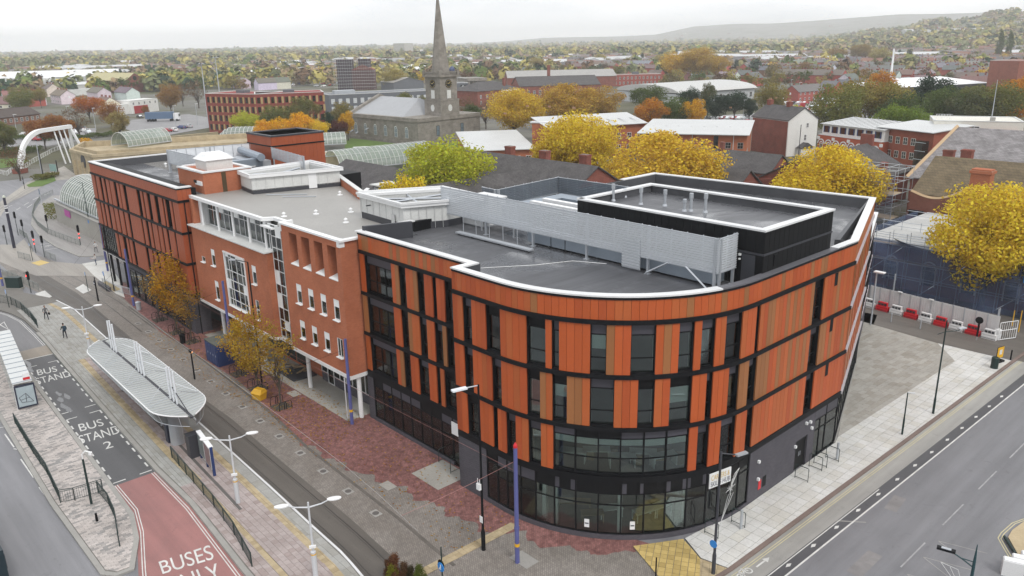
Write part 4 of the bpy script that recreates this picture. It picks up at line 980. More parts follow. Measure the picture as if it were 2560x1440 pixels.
tag(sm_.build('roof_seams',ROOFL,rf),kind='stuff')
MB().strip([(-46.5,.5),(-28.7,.4),(-28.1,1.35),(-26.0,1.35)],-.18,.18,15.4,15.72).build('gutter',WHITE,bb)
MB().bx(-26.6,-24.3,.55,1.15,15.0,15.25).build('canopy_plate',WHITE,bb);MB().bx(-28.9,-26.6,.2,.8,14.9,15.05).build('canopy_plate',WHITE,bb)
MB().strip([(-24.5,.1),(-14.35,.1),(-14.35,2.1)],-.22,.3,15.86,16.02).build('coping',WHITE,bb);MB().bx(-24.55,-24.2,-.05,1.2,15.2,16.03).build('coping_end',WHITE,bb);MB().bx(-14.75,-14.3,-.08,.4,15.4,16.05).build('coping_end',WHITE,bb)
for px_,py_ in ((710,541),(790,535),(877,530),(865,556),(850,487)):
 u,v=puv(px_,py_,15.65);c=xy(u,v);o=MB().lathe(0,0,[(.3,0),(.3,.06),(.12,.1),(.12,.3),(.2,.32),(.05,.45)],10).build('roof_vent',WHITE);o.location=(c[0],c[1],15.62);tag(o,'small white mushroom vent on the seamed brick building roof','vent','vents on the seamed roof')
MB().tube([(-39.6,6.2,15.7),(-36.5,9.4,15.7)],.05,4).build('roof_rail',STEEL,bb);MB().tube([(-37.2,6.9,15.7),(-34.6,9.4,15.7)],.05,4).build('roof_rail',STEEL,bb)
MB().tube([(-15.0,-.25,.2),(-15.0,-.25,4)],.05,6).build('downpipe',WHITE,bb)
st=thing('stair_head','brick stair head with a white rooflight box, on the seamed roof beside the orange wing','stair head',-48.6,4.5,z=15.6)
MB().bx(-52.2,-45.2,1.9,7.4,15.3,17.9).build('wall',RBRICK,st);MB().strip([(-52.2,1.9),(-45.2,1.9),(-45.2,7.4),(-52.2,7.4),(-52.2,1.9)],-.12,.45,17.9,18.06).build('coping',COPING,st);MB().bx(-52,-45.4,2.1,7.2,17.6,17.75).build('roof_deck',BLACK,st)
pb_=MB().bx(-49.6,-46.6,3.0,6.0,17.75,19.0).build('rooflight',WHITED,st);MB().add([(-49.8,2.8,19.0),(-46.4,2.8,19.0),(-46.4,6.2,19.0),(-49.8,6.2,19.0),(-48.8,3.4,19.7),(-46.6,3.4,19.5),(-46.6,5.6,19.5),(-48.8,5.6,19.7)],[(0,1,5,4),(1,2,6,5),(2,3,7,6),(3,0,4,7),(4,5,6,7),(3,2,1,0)]).build('rooflight_cap',WHITE,st)
piece('louvre_window',WHITE,st,(-46.4,1.84,16.75),(1.7,.12,.45));piece('window',BLACK,st,(-47.2,1.8,16.85),(.8,.08,.3))
piece('stain',plain('moss_stain',(.09,.06,.03),.9,.3),st,(-45.18,4.2,16.6),(.02,.5,2.4));MB().tube([(-45.05,6.7,15.7),(-45.05,6.7,17.6)],.09,8).build('downpipe',WHITE,st)
wc=thing('plant_enclosure','long white clad rooftop enclosure with a door, beside the brick stair head','enclosure',-42,10,z=15.6)
q=[(-45.0,6.0),(-41.2,5.5),(-38.6,14.8),(-46,15.2)]
MB().strip(q+[q[0]],.05,.3,15.6,16.0).build('base_wall',RBRICK,wc);MB().strip(q+[q[0]],.0,.25,16.0,17.4).build('wall',WHITED,wc);MB().strip(q+[q[0]],-.3,.2,17.4,17.65).build('fascia',WHITE,wc);MB().strip(q+[q[0]],-.3,-.05,17.65,17.8).build('rim',COPING,wc);MB().prism(q,15.6,16.1).build('floor',DKGREY,wc)
for a,b_ in (((-44,7),(-40,14)),((-44.5,13),(-41,7))):MB().tube([(*a,17.3),(*b_,17.3)],.12,4).build('beam',STEEL,wc)
piece('door',WHITE,wc,(-39.42,11.8,16.65),(.9,.06,1.9),math.atan2(9.3,2.6))
for i in range(9):f=.05+.1*i;piece('seam',LROOF,wc,(-41.17+2.6*f,5.5+9.3*f,16.7),(.03,.03,1.35))
# ================================================================ orange wing on the left
ow=thing('college_wing','rectangular orange panelled wing with narrow black windows at the end of the block','building',-61,8)
OWU0,OWU1,OWV=-76.1,-45.75,-.9
def owc(s):return s,OWV,0.0
OWR=((4.75,8.0),(8.3,11.5),(11.75,15.0))
r3=[-76.1,-74.8,-74.2,-72.8,-71.8,-70.9,-70.1,-68.9,-68.5,-67.1,-66.0,-65.1,-64.7,-63.6,-62.4,-58.8,-57.6,-56.9,-56.4,-55.4,-54.3,-53.0,-51.8,-50.6,-50.1,-49.7,-48.4,-47.8,-47.4,-45.76]
r2=[-76.1,-74.4,-73.8,-72.9,-72.2,-71.2,-70.3,-69.0,-68.5,-67.2,-66.6,-65.2,-64.6,-63.4,-62.5,-58.8,-58.2,-57.2,-56.3,-55.5,-55.0,-53.5,-53.1,-52.1,-51.6,-50.6,-49.9,-48.3,-47.8,-45.76]
r1=[-69.8,-69.0,-68.4,-66.9,-65.6,-64.9,-64.4,-63.4,-62.4,-58.7,-57.7,-56.5,-56.0,-55.2,-54.2,-52.9,-51.9,-50.4,-49.8,-48.6,-48.0,-45.76]
for e,(z0,z1) in zip((r1,r2,r3),OWR):
 p=True
 for a,b in zip(e[:-1],e[1:]):
  if p:panels(owc,a,b,z0,z1,ow,LWORANGE,.6);backing(owc,a,b,z0,z1,ow)
  else :window(owc,a,b,z0+.02,z1,ow,spandrel=0,transom=0,gl=GLASSD,lin=False)
  p=not p
window(owc,-76.0,-73,4.9,7.95,ow,spandrel=0,transom=.4,mull=3,lin=False,reveal=False,depth=.1);window(owc,-73,-69.85,4.9,7.95,ow,spandrel=0,transom=.4,mull=3,lin=False,reveal=False,depth=.1)
panels(owc,OWU0,OWU1,15.25,16.45,ow,LWORANGE,.6)
for z in (4.6,8.15,11.62,15.12):MB().strip([(OWU0,12),(OWU0,OWV),(OWU1,OWV),(OWU1,.6)],-.1,.3,z-.13,z+.13).build('band',BLACK,ow)
for z0,z1 in OWR+((15.25,16.45),):
 for i in range(3):piece('panel',LWORANGE,ow,(OWU1-.04,OWV+.04+.5*(i+.5),(z0+z1)/2),(.48,.09,z1-z0),math.pi/2)
 for i in range(16):piece('panel',LWORANGE,ow,(OWU0+.04,OWV+.4+.75*i,(z0+z1)/2),(.73,.09,z1-z0),math.pi/2)
MB().bx(OWU0+.12,OWU1-.1,OWV+.45,1.2,4.6,16.4).build('wall_backing',BLACK,ow);MB().bx(OWU0+.12,OWU1,1.2,22,4.6,15.6).build('rear_body',BLACK,ow)
wring=[(OWU0,22),(OWU0,OWV),(OWU1,OWV),(OWU1,.7)]
MB().strip(wring,-.1,.5,16.55,16.68).build('coping',COPING,ow);MB().strip(wring,-.06,.1,16.4,16.55).build('eaves_band',BLACK,ow);MB().strip(wring,.3,.5,15.5,16.5).build('parapet',ROOFM,ow);MB().strip([(OWU1,11.9),(OWU0,11.9)],-.1,.4,15.5,16.68).build('rear_parapet',ROOFM,ow);MB().strip([(OWU1-8,11.85),(OWU0,11.85)],-.15,.45,16.68,16.78).build('coping',COPING,ow)
MB().bx(OWU0+.3,OWU1-.2,OWV+.4,12,15.4,15.65).build('roof_deck',FELT,ow)
MB().bx(-66.5,OWU1-.1,OWV+.05,1,0,4.5).build('ground_wall',DBRICK,ow);MB().bx(-75,-66.5,2.0,3,0,4.5).build('ground_wall',DBRICK,ow)
for i in range(8):window(owc,-66+i*2.4,-64+i*2.4,.3,3.9,ow,spandrel=.3,transom=.6,depth=-.02,reveal=False,lin=False,gl=GLASSD)
for u in (-75.2,-72.5,-69.5):MB().lathe(u,-.4,[(.16,0),(.16,4.5)],10).build('column',BLACK,ow)
MB().bx(-76.2,-66.5,-1.0,3,4.4,4.6).build('soffit',WHITE,ow)
MB().tube([(-45.5,-.35,0),(-45.5,-.35,15)],.06,6).build('downpipe',BLACK,ow)
tw=thing('orange_tower','orange panelled rooftop tower box behind the wing','tower',-59.5,19.3,z=12)
MB().bx(-62.9,-56.1,15.6,23.0,12,19.8).build('core_wall',BLACK,tw)
for i in range(13):
 v=15.55+7.5*(i+.5)/13;piece('panel',LWORANGE,tw,(-56.03,v,16.4),(.56,.09,4.2),math.pi/2);piece('panel',LWORANGE,tw,(-56.03,v,19.2),(.56,.09,1.1),math.pi/2)
for i in range(12):
 u=-62.95+6.9*(i+.5)/12;piece('panel',LWORANGE,tw,(u,15.53,16.4),(.56,.09,4.2));piece('panel',LWORANGE,tw,(u,15.53,19.2),(.56,.09,1.1))
MB().strip([(-63,15.5),(-56,15.5),(-56,23.1)],-.08,.1,18.5,18.66).build('band',BLACK,tw);MB().strip([(-63,15.5),(-56,15.5),(-56,23.1),(-63,23.1),(-63,15.5)],-.08,.4,19.75,19.95).build('coping',DKGREY,tw);MB().bx(-62.6,-56.4,15.9,22.7,19.6,19.8).build('roof_deck',ROOFL,tw)
louvre('plant_screen','pale louvred screen round the plant on the orange wing roof',[(-52.3,5.4),(-64.2,5.2),(-62.5,15.6)][::-1],16.9,18.5,feet=15.65)
louvre('plant_screen','short louvred screen running from the orange tower box to the white enclosure',[(-45.2,13.8),(-55.9,15.3)][::-1],17.2,18.5,feet=15.6)
dl=thing('air_duct','round and square grey ducts inside the wing roof screen','duct',-57,10,z=15.65)
MB().tube([(-62,14,17.8),(-53,12.5,17.8)],.5,10).build('duct',DUCT,dl);MB().bx(-60,-53,8,9.2,15.65,17.4).build('duct',DUCT,dl);MB().bx(-55,-53.8,8,13,16.6,17.6).build('duct',DUCT,dl);MB().bx(-61,-54,11.9,14.2,15.65,17.2).build('plinth',STEEL,dl)
u,v=puv(415,418,15.65);c=xy(u,v);o=MB().lathe(0,0,[(.12,0),(.12,.4),(.22,.42),(.1,.6)],8).build('roof_vent',WHITE);o.location=(c[0],c[1],15.65);tag(o,'white cowl vent on the wing roof','vent')
# ================================================================ trees
def rand_tri_crown(n,rx,rz,leaf,seed,clumps=26,lobed=.35,shape='round',dens=.55):
 rg_=np.random.RandomState(seed);C_=[]
 for i in range(clumps):
  while True:
   p=rg_.uniform(-1,1,3)
   if .35<np.linalg.norm(p)<.9:break
  if shape=='col':p*=(.55+.45*(1-abs(p[2])),.55+.45*(1-abs(p[2])),1)
  if shape=='cone':k=max(.1,(1-p[2])/1.6);p[:2]*=k
  if shape=='round' and p[2]<-.3:p[:2]*=.8
  C_.append(p)
 C_=np.array(C_);r=rg_.uniform(.26,.46,clumps)*(1 if shape=='round' else .8)
 idx=rg_.randint(0,clumps,n);d=rg_.normal(size=(n,3));d/=np.linalg.norm(d,axis=1)[:,None]
 rad=r[idx]*rg_.uniform(dens,1.05,n)
 pos=C_[idx]+d*rad[:,None]
 pos[:,:2]*=rx;pos[:,2]*=rz
 nrm_=d+rg_.normal(size=(n,3))*.6;nrm_/=np.linalg.norm(nrm_,axis=1)[:,None]
 a=np.cross(nrm_,rg_.normal(size=(n,3)));a/=np.linalg.norm(a,axis=1)[:,None];b=np.cross(nrm_,a)
 s=leaf*rg_.uniform(.6,1.3,n)[:,None]
 v=np.stack([pos-a*s*.5,pos+b*s*.32,pos+a*s*.5,pos-b*s*.32],1).reshape(-1,3)
 return v,C_*np.array([rx,rx,rz])
def quads_mesh(name,v,mat):
 n=len(v)//4;me=bpy.data.meshes.new(name);me.vertices.add(len(v));me.vertices.foreach_set('co',v.astype(np.float32).ravel())
 me.loops.add(4*n);me.loops.foreach_set('vertex_index',np.arange(4*n,dtype=np.int32));me.polygons.add(n)
 me.polygons.foreach_set('loop_start',np.arange(0,4*n,4,dtype=np.int32));me.polygons.foreach_set('loop_total',np.full(n,4,dtype=np.int32))
 me.update();me.materials.append(mat);return me
def trunk_mesh(name,h,r,cz,clumps,seed,nb=9,top=.75,spread=1.0):
 rg_=random.Random(seed);b=MB();
 ctop=cz+(h-cz)*top*.55
 b.tube([(0,0,0),(.05*h*rg_.uniform(-.3,.3),0,cz*.55),(0,.02*h,cz),(.0,0,ctop)],r,8,r*.35)
 for i in range(min(nb,len(clumps))):
  c=clumps[i];z0=cz*rg_.uniform(.5,1.0);e=(c[0]*.85*spread,c[1]*.85*spread,c[2]*.85)
  mid_=(e[0]*.45,e[1]*.45,z0+(e[2]-z0)*.6)
  b.tube([(0,0,z0),mid_,e],r*.42,5,r*.08)
 me=bpy.data.meshes.new(name);me.from_pydata(b.v,[],b.f);me.update();me.materials.append(BARK);return me
PROTO={}
def tree_proto(key,h,rx,leaf,n,seed,shape='round',base=.3,trunk=.022,clumps=26,dens=.55,nb=9):
 cz=h*(base+(1-base)/2);rz=h*(1-base)/2
 v,C_=rand_tri_crown(n,rx,rz,leaf,seed,clumps,shape=shape,dens=dens);v[:,2]+=cz;C_=C_+np.array([0,0,cz])
 PROTO[key]=(quads_mesh('crown_'+key,v,LEAF),trunk_mesh('trunk_'+key,h,h*trunk,h*base*1.15,C_,seed,nb),h)
tree_proto('broad1',13,5.6,.42,9000,1,clumps=34);tree_proto('broad2',13,5.0,.42,8500,2,clumps=28,base=.24);tree_proto('broad3',13,6.3,.45,9500,3,clumps=40,base=.22)
tree_proto('big',15,6.8,.40,24000,11,clumps=60,base=.26,trunk=.03);tree_proto('big2',14,7.0,.40,22000,12,clumps=56,base=.2,trunk=.03)
tree_proto('sparse',9,2.1,.24,1900,4,base=.28,clumps=24,dens=.2,trunk=.011,nb=18);tree_proto('sparse2',9,2.4,.24,1100,5,base=.3,clumps=24,dens=.15,trunk=.011,nb=18);tree_proto('street',10,2.3,.25,3600,6,base=.2,clumps=30,dens=.25,trunk=.012,nb=18)
tree_proto('poplar',22,2.6,.6,4500,7,'col',.06,.012,40);tree_proto('conifer',14,4.2,.5,4500,8,'round',.03,.014,30);tree_proto('bare',11,4.2,.34,1300,9,base=.25,clumps=30,dens=.15,nb=24)
for i in range(4):tree_proto('far%d'%i,12,5.5,1.0,750,20+i,base=.15,clumps=16,trunk=.02,nb=4)
tree_proto('farpop',20,2.4,1.0,420,30,'col',.05,.012,20,nb=2)
CY=(.80,.60,.045,0);CYG=(.56,.56,.05,.0);CYB=(.76,.56,.055,.45);CO=(.66,.30,.025,.3);CGOLD=(.80,.46,.02,0);CG=(.11,.155,.04,0);CDG=(.03,.06,.032,0);COL_=(.28,.25,.065,.6);CRU=(.33,.14,.035,.6);CBR=(.16,.10,.06,.5);CDR=(.14,.045,.03,0);CPY=(.42,.36,.11,.5);CMG=(.19,.21,.06,.4)
def plant_tree(key,x,y,h,colr,label,name='tree',group=None,wide=1.0,z=0.0,cat='tree'):
 cm,tm,ph_=PROTO[key];o=bpy.data.objects.new(name,None);COL.objects.link(o);o.empty_display_size=.4;o.location=(x,y,z);s=h/ph_
 o.scale=(s*wide,s*wide,s);o.rotation_euler=(0,0,random.uniform(0,6.28));OFFS[o.name]=(0,0,0);tag(o,label,cat,group)
 c=bpy.data.objects.new('crown',cm);COL.objects.link(c);c.parent=o;j=random.uniform(.88,1.1);c.color=(colr[0]*j,colr[1]*j*random.uniform(.95,1.05),colr[2],colr[3])
 t=bpy.data.objects.new('trunk',tm);COL.objects.link(t);t.parent=o
 return o
def ptree(key,px,pyb,pyt,colr,label,D=None,wide=1.0,name='autumn_tree',group=None):
 """tree whose base stands at pixel (px,pyb) (or at distance D) and whose top reaches pixel row pyt"""
 b=bp(px,pyb) if D is None else bpY(px,pyb,D)
 if D is not None:b=np.array([b[0],b[1],0])
 d=ray(px,pyt);r=math.hypot(b[0],b[1]);top=CAM_H+r/math.hypot(d[0],d[1])*d[2]
 h=max(3.0,top-(hgt(b[0],b[1]) if r>600 else 0));return plant_tree(key,b[0],b[1],h,colr,label,name,group,wide)
ptree('big',2452,772,468,CYB,'large golden yellow plane tree standing behind the white site hoarding',wide=1.06)
ptree('big2',2065,560,366,CY,'spreading yellow tree between the college roof and the slate hall',D=140,wide=1.25)
ptree('big2',1650,500,330,CYB,'broad yellow and russet tree in front of the orange brick flats',D=148,wide=1.4)
ptree('big',1450,470,292,CYB,'tall yellow tree left of the broad russet one, behind the slate roofs',D=160,wide=1.2)
ptree('broad2',1370,450,350,CYB,'small ragged yellow tree beside the tall yellow tree and brick chimneys',D=158,wide=.9)
ptree('broad1',1112,470,338,CYG,'lime yellow tree beside the tall brick chimney stacks',D=135,wide=1.15)
ptree('broad2',1008,470,440,CY,'small yellow sapling beside the slate dormer',D=112,wide=.8)
ptree('big',1285,352,226,CYB,'wide golden tree beside the church tower',D=262,wide=1.35)
ptree('big2',1412,345,210,(.62,.40,.06,.6),'tan and gold tree behind the wide golden one near the church',D=290,wide=1.4)
ptree('broad3',1500,330,214,(.52,.33,.07,.6),'brownish autumn tree above the pale roofed brick flats',D=300,wide=1.3)
for px,pb,pt,c,k,lab,w,D in [
(618,330,276,CYG,'broad1','lime green bush-like tree at the foot of the red apartment block',1.1,285),
(690,330,262,CMG,'broad3','olive green tree in front of the red apartment block',1.15,290),(760,330,243,CMG,'broad2','tall olive tree at the end of the red apartment block',1.2,292),
(660,330,300,CGOLD,'broad2','small bright orange tree above the far glass vault',1.0,262),(706,330,291,CGOLD,'broad1','small golden tree above the orange tower box',1.0,262),(752,330,282,CGOLD,'broad2','deep yellow rounded tree above the orange tower box',1.1,262),(795,330,297,CY,'broad1','pale yellow small tree right of the golden ones',.9,262),
(822,332,280,CDG,'conifer','dark green holly tree between the golden trees and the church',.9,272),(845,335,298,CDR,'broad1','dark red shrub tree at the church corner',1.0,270),(870,335,278,CGOLD,'broad2','golden tree touching the church end wall',.7,276),(858,330,254,COL_,'broad3','olive brown tree behind the church end',.9,310),
(1008,270,232,CMG,'broad2','green tree behind the church roof',1.3,330),(1060,275,238,CMG,'broad1','second green tree behind the church roof beside the tower',1.0,325),
(1170,310,238,CBR,'bare','thin brown tree right of the church tower',1.2,310),(1180,325,260,CG,'broad2','low green tree at the church tower foot',.9,290),(1215,330,250,CBR,'bare','nearly bare tree between church and golden tree',1.2,300),
(1620,300,210,CG,'broad1','green tree left of the grey vaulted hall',1.1,330),(1625,320,246,CO,'broad2','orange yellow tree behind the pale roofed flats',1.2,270),(1685,318,242,CG,'broad3','leafy green tree behind the pale roofed flats',1.1,275),(1733,312,248,CGOLD,'broad2','bright golden tree in front of the grey hall',.95,272),
(1724,270,216,CDG,'broad1','dark green tree against the grey vaulted roof',.8,330),(1768,285,208,(.11,.13,.05,.3),'broad2','tall slim green tree against the grey vaulted roof',.6,325),(1790,300,236,CDG,'broad3','deep green tree by the car park',.9,315),(1835,298,226,CDG,'broad1','rounded dark green tree beside the car park',1.2,318),(1872,300,248,CDG,'broad2','small dark green tree at the end of the car park row',.9,318),(1930,280,208,COL_,'broad3','olive gold tree beside the parked cars',1.0,330),
(2090,305,208,CMG,'broad3','tall green tree behind the arcaded brick building',1.05,260),(2170,305,190,COL_,'broad1','green and yellow tree near the white mast',1.2,275),(2200,260,178,CO,'broad2','orange topped tree beside the white mast',1.0,360),(2250,300,230,CG,'broad3','spreading green tree behind the cream flats',1.1,268),(2325,310,190,CDG,'broad2','tall dark green tree before the white roofed showroom',1.2,300),(2355,305,214,CG,'broad1','mid green tree before the white roofed showroom',1.1,285),(2420,300,220,(.12,.14,.06,.2),'broad3','grey green tree above the cream flats',1.1,280),(2480,300,200,CMG,'broad1','pale olive tree above the cream flats beside the flagpole',1.3,285),(2540,290,190,CO,'broad2','orange brown tree at the brick block corner',1.2,310),(2530,262,200,CRU,'broad3','rust tree behind the cream flats beside the tall brick block',1.0,340),
(1990,300,262,CYG,'broad2','small lime tree behind the white gabled house',.8,300),(2245,282,262,(.2,.27,.05,0),'broad2','fresh green small tree on the slate roofs by the spirelet',1.2,235),(2280,285,264,(.2,.27,.05,0),'broad1','second fresh green small tree by the spirelet',1.0,235),
(60,300,216,CMG,'broad3','rounded green tree among the left hand houses',1.1,470),(100,250,218,COL_,'broad1','olive tree by the pink roofed houses',.9,520),(225,300,236,(.52,.17,.025,.2),'broad1','bright orange rounded tree above the car park',1.15,400),(145,340,285,CRU,'broad2','rusty low tree beside the white arch',1.2,300),(110,345,292,CRU,'broad1','rusty spreading tree behind the white arch',1.2,300),(200,345,262,CBR,'bare','bare brown tree beyond the parked cars',1.3,330),(280,318,252,CRU,'broad3','brown orange tree by the low white houses',1.0,370),(300,330,278,CPY,'broad2','yellow olive tree near the glass roof lantern',1.1,320),(370,318,262,CRU,'broad1','narrow rusty tree by the lorry',.6,400),(430,290,209,(.34,.2,.06,.8),'broad3','tall bronze tree above the main road',1.0,440),(500,290,196,CBR,'bare','tall bare tree beside the floodlight mast',1.2,460),(460,280,205,CBR,'bare','brown bare tree behind the bronze one',1.2,480),(8,350,300,CMG,'broad2','pale green tree at the brick clinic',1.0,290),(45,420,362,CBR,'bare','leafless brown tree on the lawn by the arch foot',1.2,232),(95,225,196,CDG,'conifer','dark blue green conifer above the white warehouse',1.0,700),(380,245,222,COL_,'broad1','olive tree beside the gabled engine shed',1.2,640)]:
 ptree(k,px,pb,pt,c,lab,D,w)
for px,pb,pt,c,k in [(985,225,168,CPY,'broad3'),(1340,180,142,CPY,'broad1'),(1500,165,134,CPY,'broad2'),(1690,205,128,(.64,.42,.06,.4),'broad3'),(1745,205,122,(.62,.42,.07,.4),'big'),(1795,200,140,(.60,.42,.07,.4),'broad2'),(1655,170,134,CPY,'broad1'),(2090,160,118,(.36,.24,.07,.5),'broad1'),(2150,160,112,(.36,.27,.07,.5),'big'),(2195,165,118,CPY,'broad3'),(2010,190,156,(.3,.18,.07,.5),'broad2'),(2410,130,100,CYG,'broad3'),(2350,135,106,(.2,.18,.08,.5),'big'),(1820,145,128,CYG,'broad1'),(1930,140,120,CPY,'broad2')]:
 ptree(k,px,pb,pt,c,'tawny yellow autumn tree among the distant rooftops',wide=1.25,group='tall autumn trees among the rooftops')
for px,pb,pt in [(2085,172,145),(2270,165,122),(1840,178,148),(1605,160,133),(1690,145,122),(2560,130,96),(2085,130,108),(2325,130,106),(2480,140,118)]:
 ptree('conifer',px,pb,pt,CDG,'dark blue green cypress standing among the distant rooftops',group='dark conifers among the rooftops',name='conifer_tree',wide=.75)
ptree('poplar',2493,156,70,(.13,.18,.055,.1),'tall green poplar, left one of a close pair',wide=.95,name='poplar_tree');ptree('poplar',2517,156,74,(.13,.18,.055,.1),'tall green poplar, right one of a close pair',wide=.95,name='poplar_tree')
# ================================================================ buildings round about
PANE=glass('far_pane',(.10,.12,.13),.12,.1)
def away(A,B):
 d=np.array(B[:2])-np.array(A[:2]);L=float(np.hypot(*d));d=d/L;n=np.array([-d[1],d[0]])
 if n@np.array(A[:2])<0:n=-n
 return L,math.atan2(d[1],d[0])
def block(name,label,cat,A,B,H,W,wall,roof='flat',rmat=None,rh=2.5,ov=.35,group=None,base=0.0,ridge='x'):
 """building whose front runs from world point A to B (left to right seen from the camera), going back W"""
 L,ang=away(A,B);t=thing(name,label,cat,world=(A[0],A[1]),rot=ang,group=group,z=base)
 t['L']=L
 b=MB()
 if roof=='gable' and ridge=='x':
  b.add([(0,0,0),(L,0,0),(L,W,0),(0,W,0),(0,0,H),(L,0,H),(L,W,H),(0,W,H),(0,W/2,H+rh),(L,W/2,H+rh)],[(0,1,5,4),(1,2,6,9,5),(2,3,7,6),(3,0,4,8,7)])
 elif roof=='gable':
  b.add([(0,0,0),(L,0,0),(L,W,0),(0,W,0),(0,0,H),(L,0,H),(L,W,H),(0,W,H),(L/2,0,H+rh),(L/2,W,H+rh)],[(0,1,5,8,4),(1,2,6,5),(2,3,7,9,6),(3,0,4,7)])
 else :b.bx(0,L,0,W,0,H)
 b.build('wall',wall,t)
 r=MB();th=.18
 def slab(q):
  n_=(Vector(q[1])-Vector(q[0])).cross(Vector(q[3])-Vector(q[0])).normalized()*th
  if n_.z<0:n_=-n_
  v=[tuple(p) for p in q]+[tuple(Vector(p)+n_) for p in q];r.add(v,[(0,1,2,3),(7,6,5,4),(0,4,5,1),(1,5,6,2),(2,6,7,3),(3,7,4,0)])
 rmat=rmat or ROOFM
 if roof=='gable' and ridge=='x':
  k=rh/(W/2);slab([(-ov,-ov,H-k*ov),(L+ov,-ov,H-k*ov),(L+ov,W/2,H+rh),(-ov,W/2,H+rh)]);slab([(L+ov,W+ov,H-k*ov),(-ov,W+ov,H-k*ov),(-ov,W/2,H+rh),(L+ov,W/2,H+rh)])
  ro=r.build('roof',rmat,t);MB().bx(-ov,L+ov,W/2-.15,W/2+.15,H+rh+.12,H+rh+.26).build('ridge',rmat,ro)
 elif roof=='gable':
  k=rh/(L/2);slab([(-ov,-ov,H-k*ov),(L/2,-ov,H+rh),(L/2,W+ov,H+rh),(-ov,W+ov,H-k*ov)]);slab([(L/2,-ov,H+rh),(L+ov,-ov,H-k*ov),(L+ov,W+ov,H-k*ov),(L/2,W+ov,H+rh)])
  ro=r.build('roof',rmat,t)
 elif roof=='hip':
  e=min(L,W)/2;a0,a1=(e,W/2),(L-e,W/2)
  r.add([(-ov,-ov,H),(L+ov,-ov,H),(L+ov,W+ov,H),(-ov,W+ov,H),(a0[0],a0[1],H+rh),(a1[0],a1[1],H+rh)],[(0,1,5,4),(1,2,5),(2,3,4,5),(3,0,4),(3,2,1,0)]);ro=r.build('roof',rmat,t)
 elif roof=='shed':
  slab([(-ov,-ov*2,H),(L+ov,-ov*2,H),(L+ov,W+ov,H+rh),(-ov,W+ov,H+rh)]);ro=r.build('roof',rmat,t)
  MB().add([(0,0,H),(L,0,H),(L,W,H),(0,W,H),(L,W,H+rh),(0,W,H+rh)],[(0,1,2,3),(1,4,2),(0,3,5),(2,4,5,3)]).build('upper_wall',wall,t)
 elif roof=='vault':
  pts=[(W*(1-math.cos(a))/2*1.08-W*.04,H+rh*math.sin(a)) for a in np.linspace(.12,math.pi-.12,13)]
  v=[(-ov,y,z) for y,z in pts]+[(L+ov,y,z) for y,z in pts];n=len(pts);r.add(v,[(i,i+1,n+i+1,n+i) for i in range(n-1)]+[tuple(range(n))[::-1],tuple(range(n,2*n))]);ro=r.build('roof',rmat,t)
 else :
  ro=MB().bx(.25,L-.25,.25,W-.25,H-.5,H-.3).build('roof',rmat,t);MB().strip([(0,0),(L,0),(L,W),(0,W),(0,0)],-.08,.35,H,H+.14).build('coping',WHITED if wall not in (OBRICK,) else KERBM,ro)
 t['ang']=ang;return t
def wins(t,face,n,z0,z1,w,x0=None,x1=None,W=None,fr=WHITE,pane=PANE,arch=False,skip=(),sillm=None,n0=0):
 """a row of n windows on a face: 'front' (y=0), 'right' (x=L) or 'left' (x=0)"""
 L=t['L']
 a=0 if x0 is None else x0;b=(L if face=='front' else W) if x1 is None else x1
 for i in range(n):
  if i in skip:continue
  x=a+(b-a)*(i+.5)/n;h=z1-z0
  loc,rz=((x,-.02,z0+h/2),0) if face=='front' else (((L+.02,x,z0+h/2),math.pi/2) if face=='right' else ((-.02,x,z0+h/2),-math.pi/2))
  bb_=MB();e=.09;hw,hh=w/2,h/2
  for q in ((-hw,-hw+e,-hh,hh),(hw-e,hw,-hh,hh),(-hw,hw,-hh,-hh+e),(-hw,hw,hh-e,hh),(-.03,.03,-hh,hh),(-hw,hw,-.03,.03)):bb_.bx(q[0],q[1],-.05,.05,q[2],q[3])
  key=('wf',round(w,2),round(h,2),fr.name,arch)
  if key not in UNIT:
   if arch:
    pts=[(-hw,hh)]+[(-hw*math.cos(k),hh+hw*math.sin(k)) for k in np.linspace(0,math.pi,9)]+[(hw,hh)]
    bb_.add([(p[0],-.05,p[1]) for p in pts]+[(p[0]*.7,-.05,hh+(p[1]-hh)*.6) for p in pts],[(k,k+1,len(pts)+k+1,len(pts)+k) for k in range(len(pts)-1)])
   me=bpy.data.meshes.new('window');me.from_pydata(bb_.v,[],bb_.f);me.materials.append(fr);UNIT[key]=me
  o=link('window',UNIT[key],t,loc,rz);piece('pane',pane,o,(0,.0,0),(w-.1,.03,h-.1))
  if arch:
   ka=('wa',round(w,2),pane.name)
   if ka not in UNIT:
    pts=[(-hw*.95*math.cos(k),hw*.95*math.sin(k)) for k in np.linspace(0,math.pi,9)];me=bpy.data.meshes.new('arch_pane');me.from_pydata([(p[0],-.01,p[1]) for p in pts],[],[tuple(range(9))]);me.materials.append(pane);UNIT[ka]=me
   link('arch_pane',UNIT[ka],o,(0,0,hh))
  if sillm:piece('sill',sillm,o,(0,-.08,-hh-.06),(w+.25,.2,.12))
def chim(t,x,y,z0,z1,w=.9,d=.6,mat=None,pots=2):
 o=MB().bx(x-w/2,x+w/2,y-d/2,y+d/2,z0,z1).bx(x-w/2-.08,x+w/2+.08,y-d/2-.08,y+d/2+.08,z1-.3,z1-.1).build('chimney',mat or OBRICK,t)
 for i in range(pots):MB().lathe(x-w*.25+w*.5*i/max(1,pots-1),y,[(.14,z1),(.11,z1+.5)],8).build('pot',plain('pot',(.42,.25,.15),.8,.1) if 'pot' not in MATS else MATS['pot'],o)
 return o
WREN=plain('white_render',(.76,.76,.74),.8,.1,scale=.6);CREAM=plain('cream_render',(.70,.68,.62),.8,.12,scale=.6)
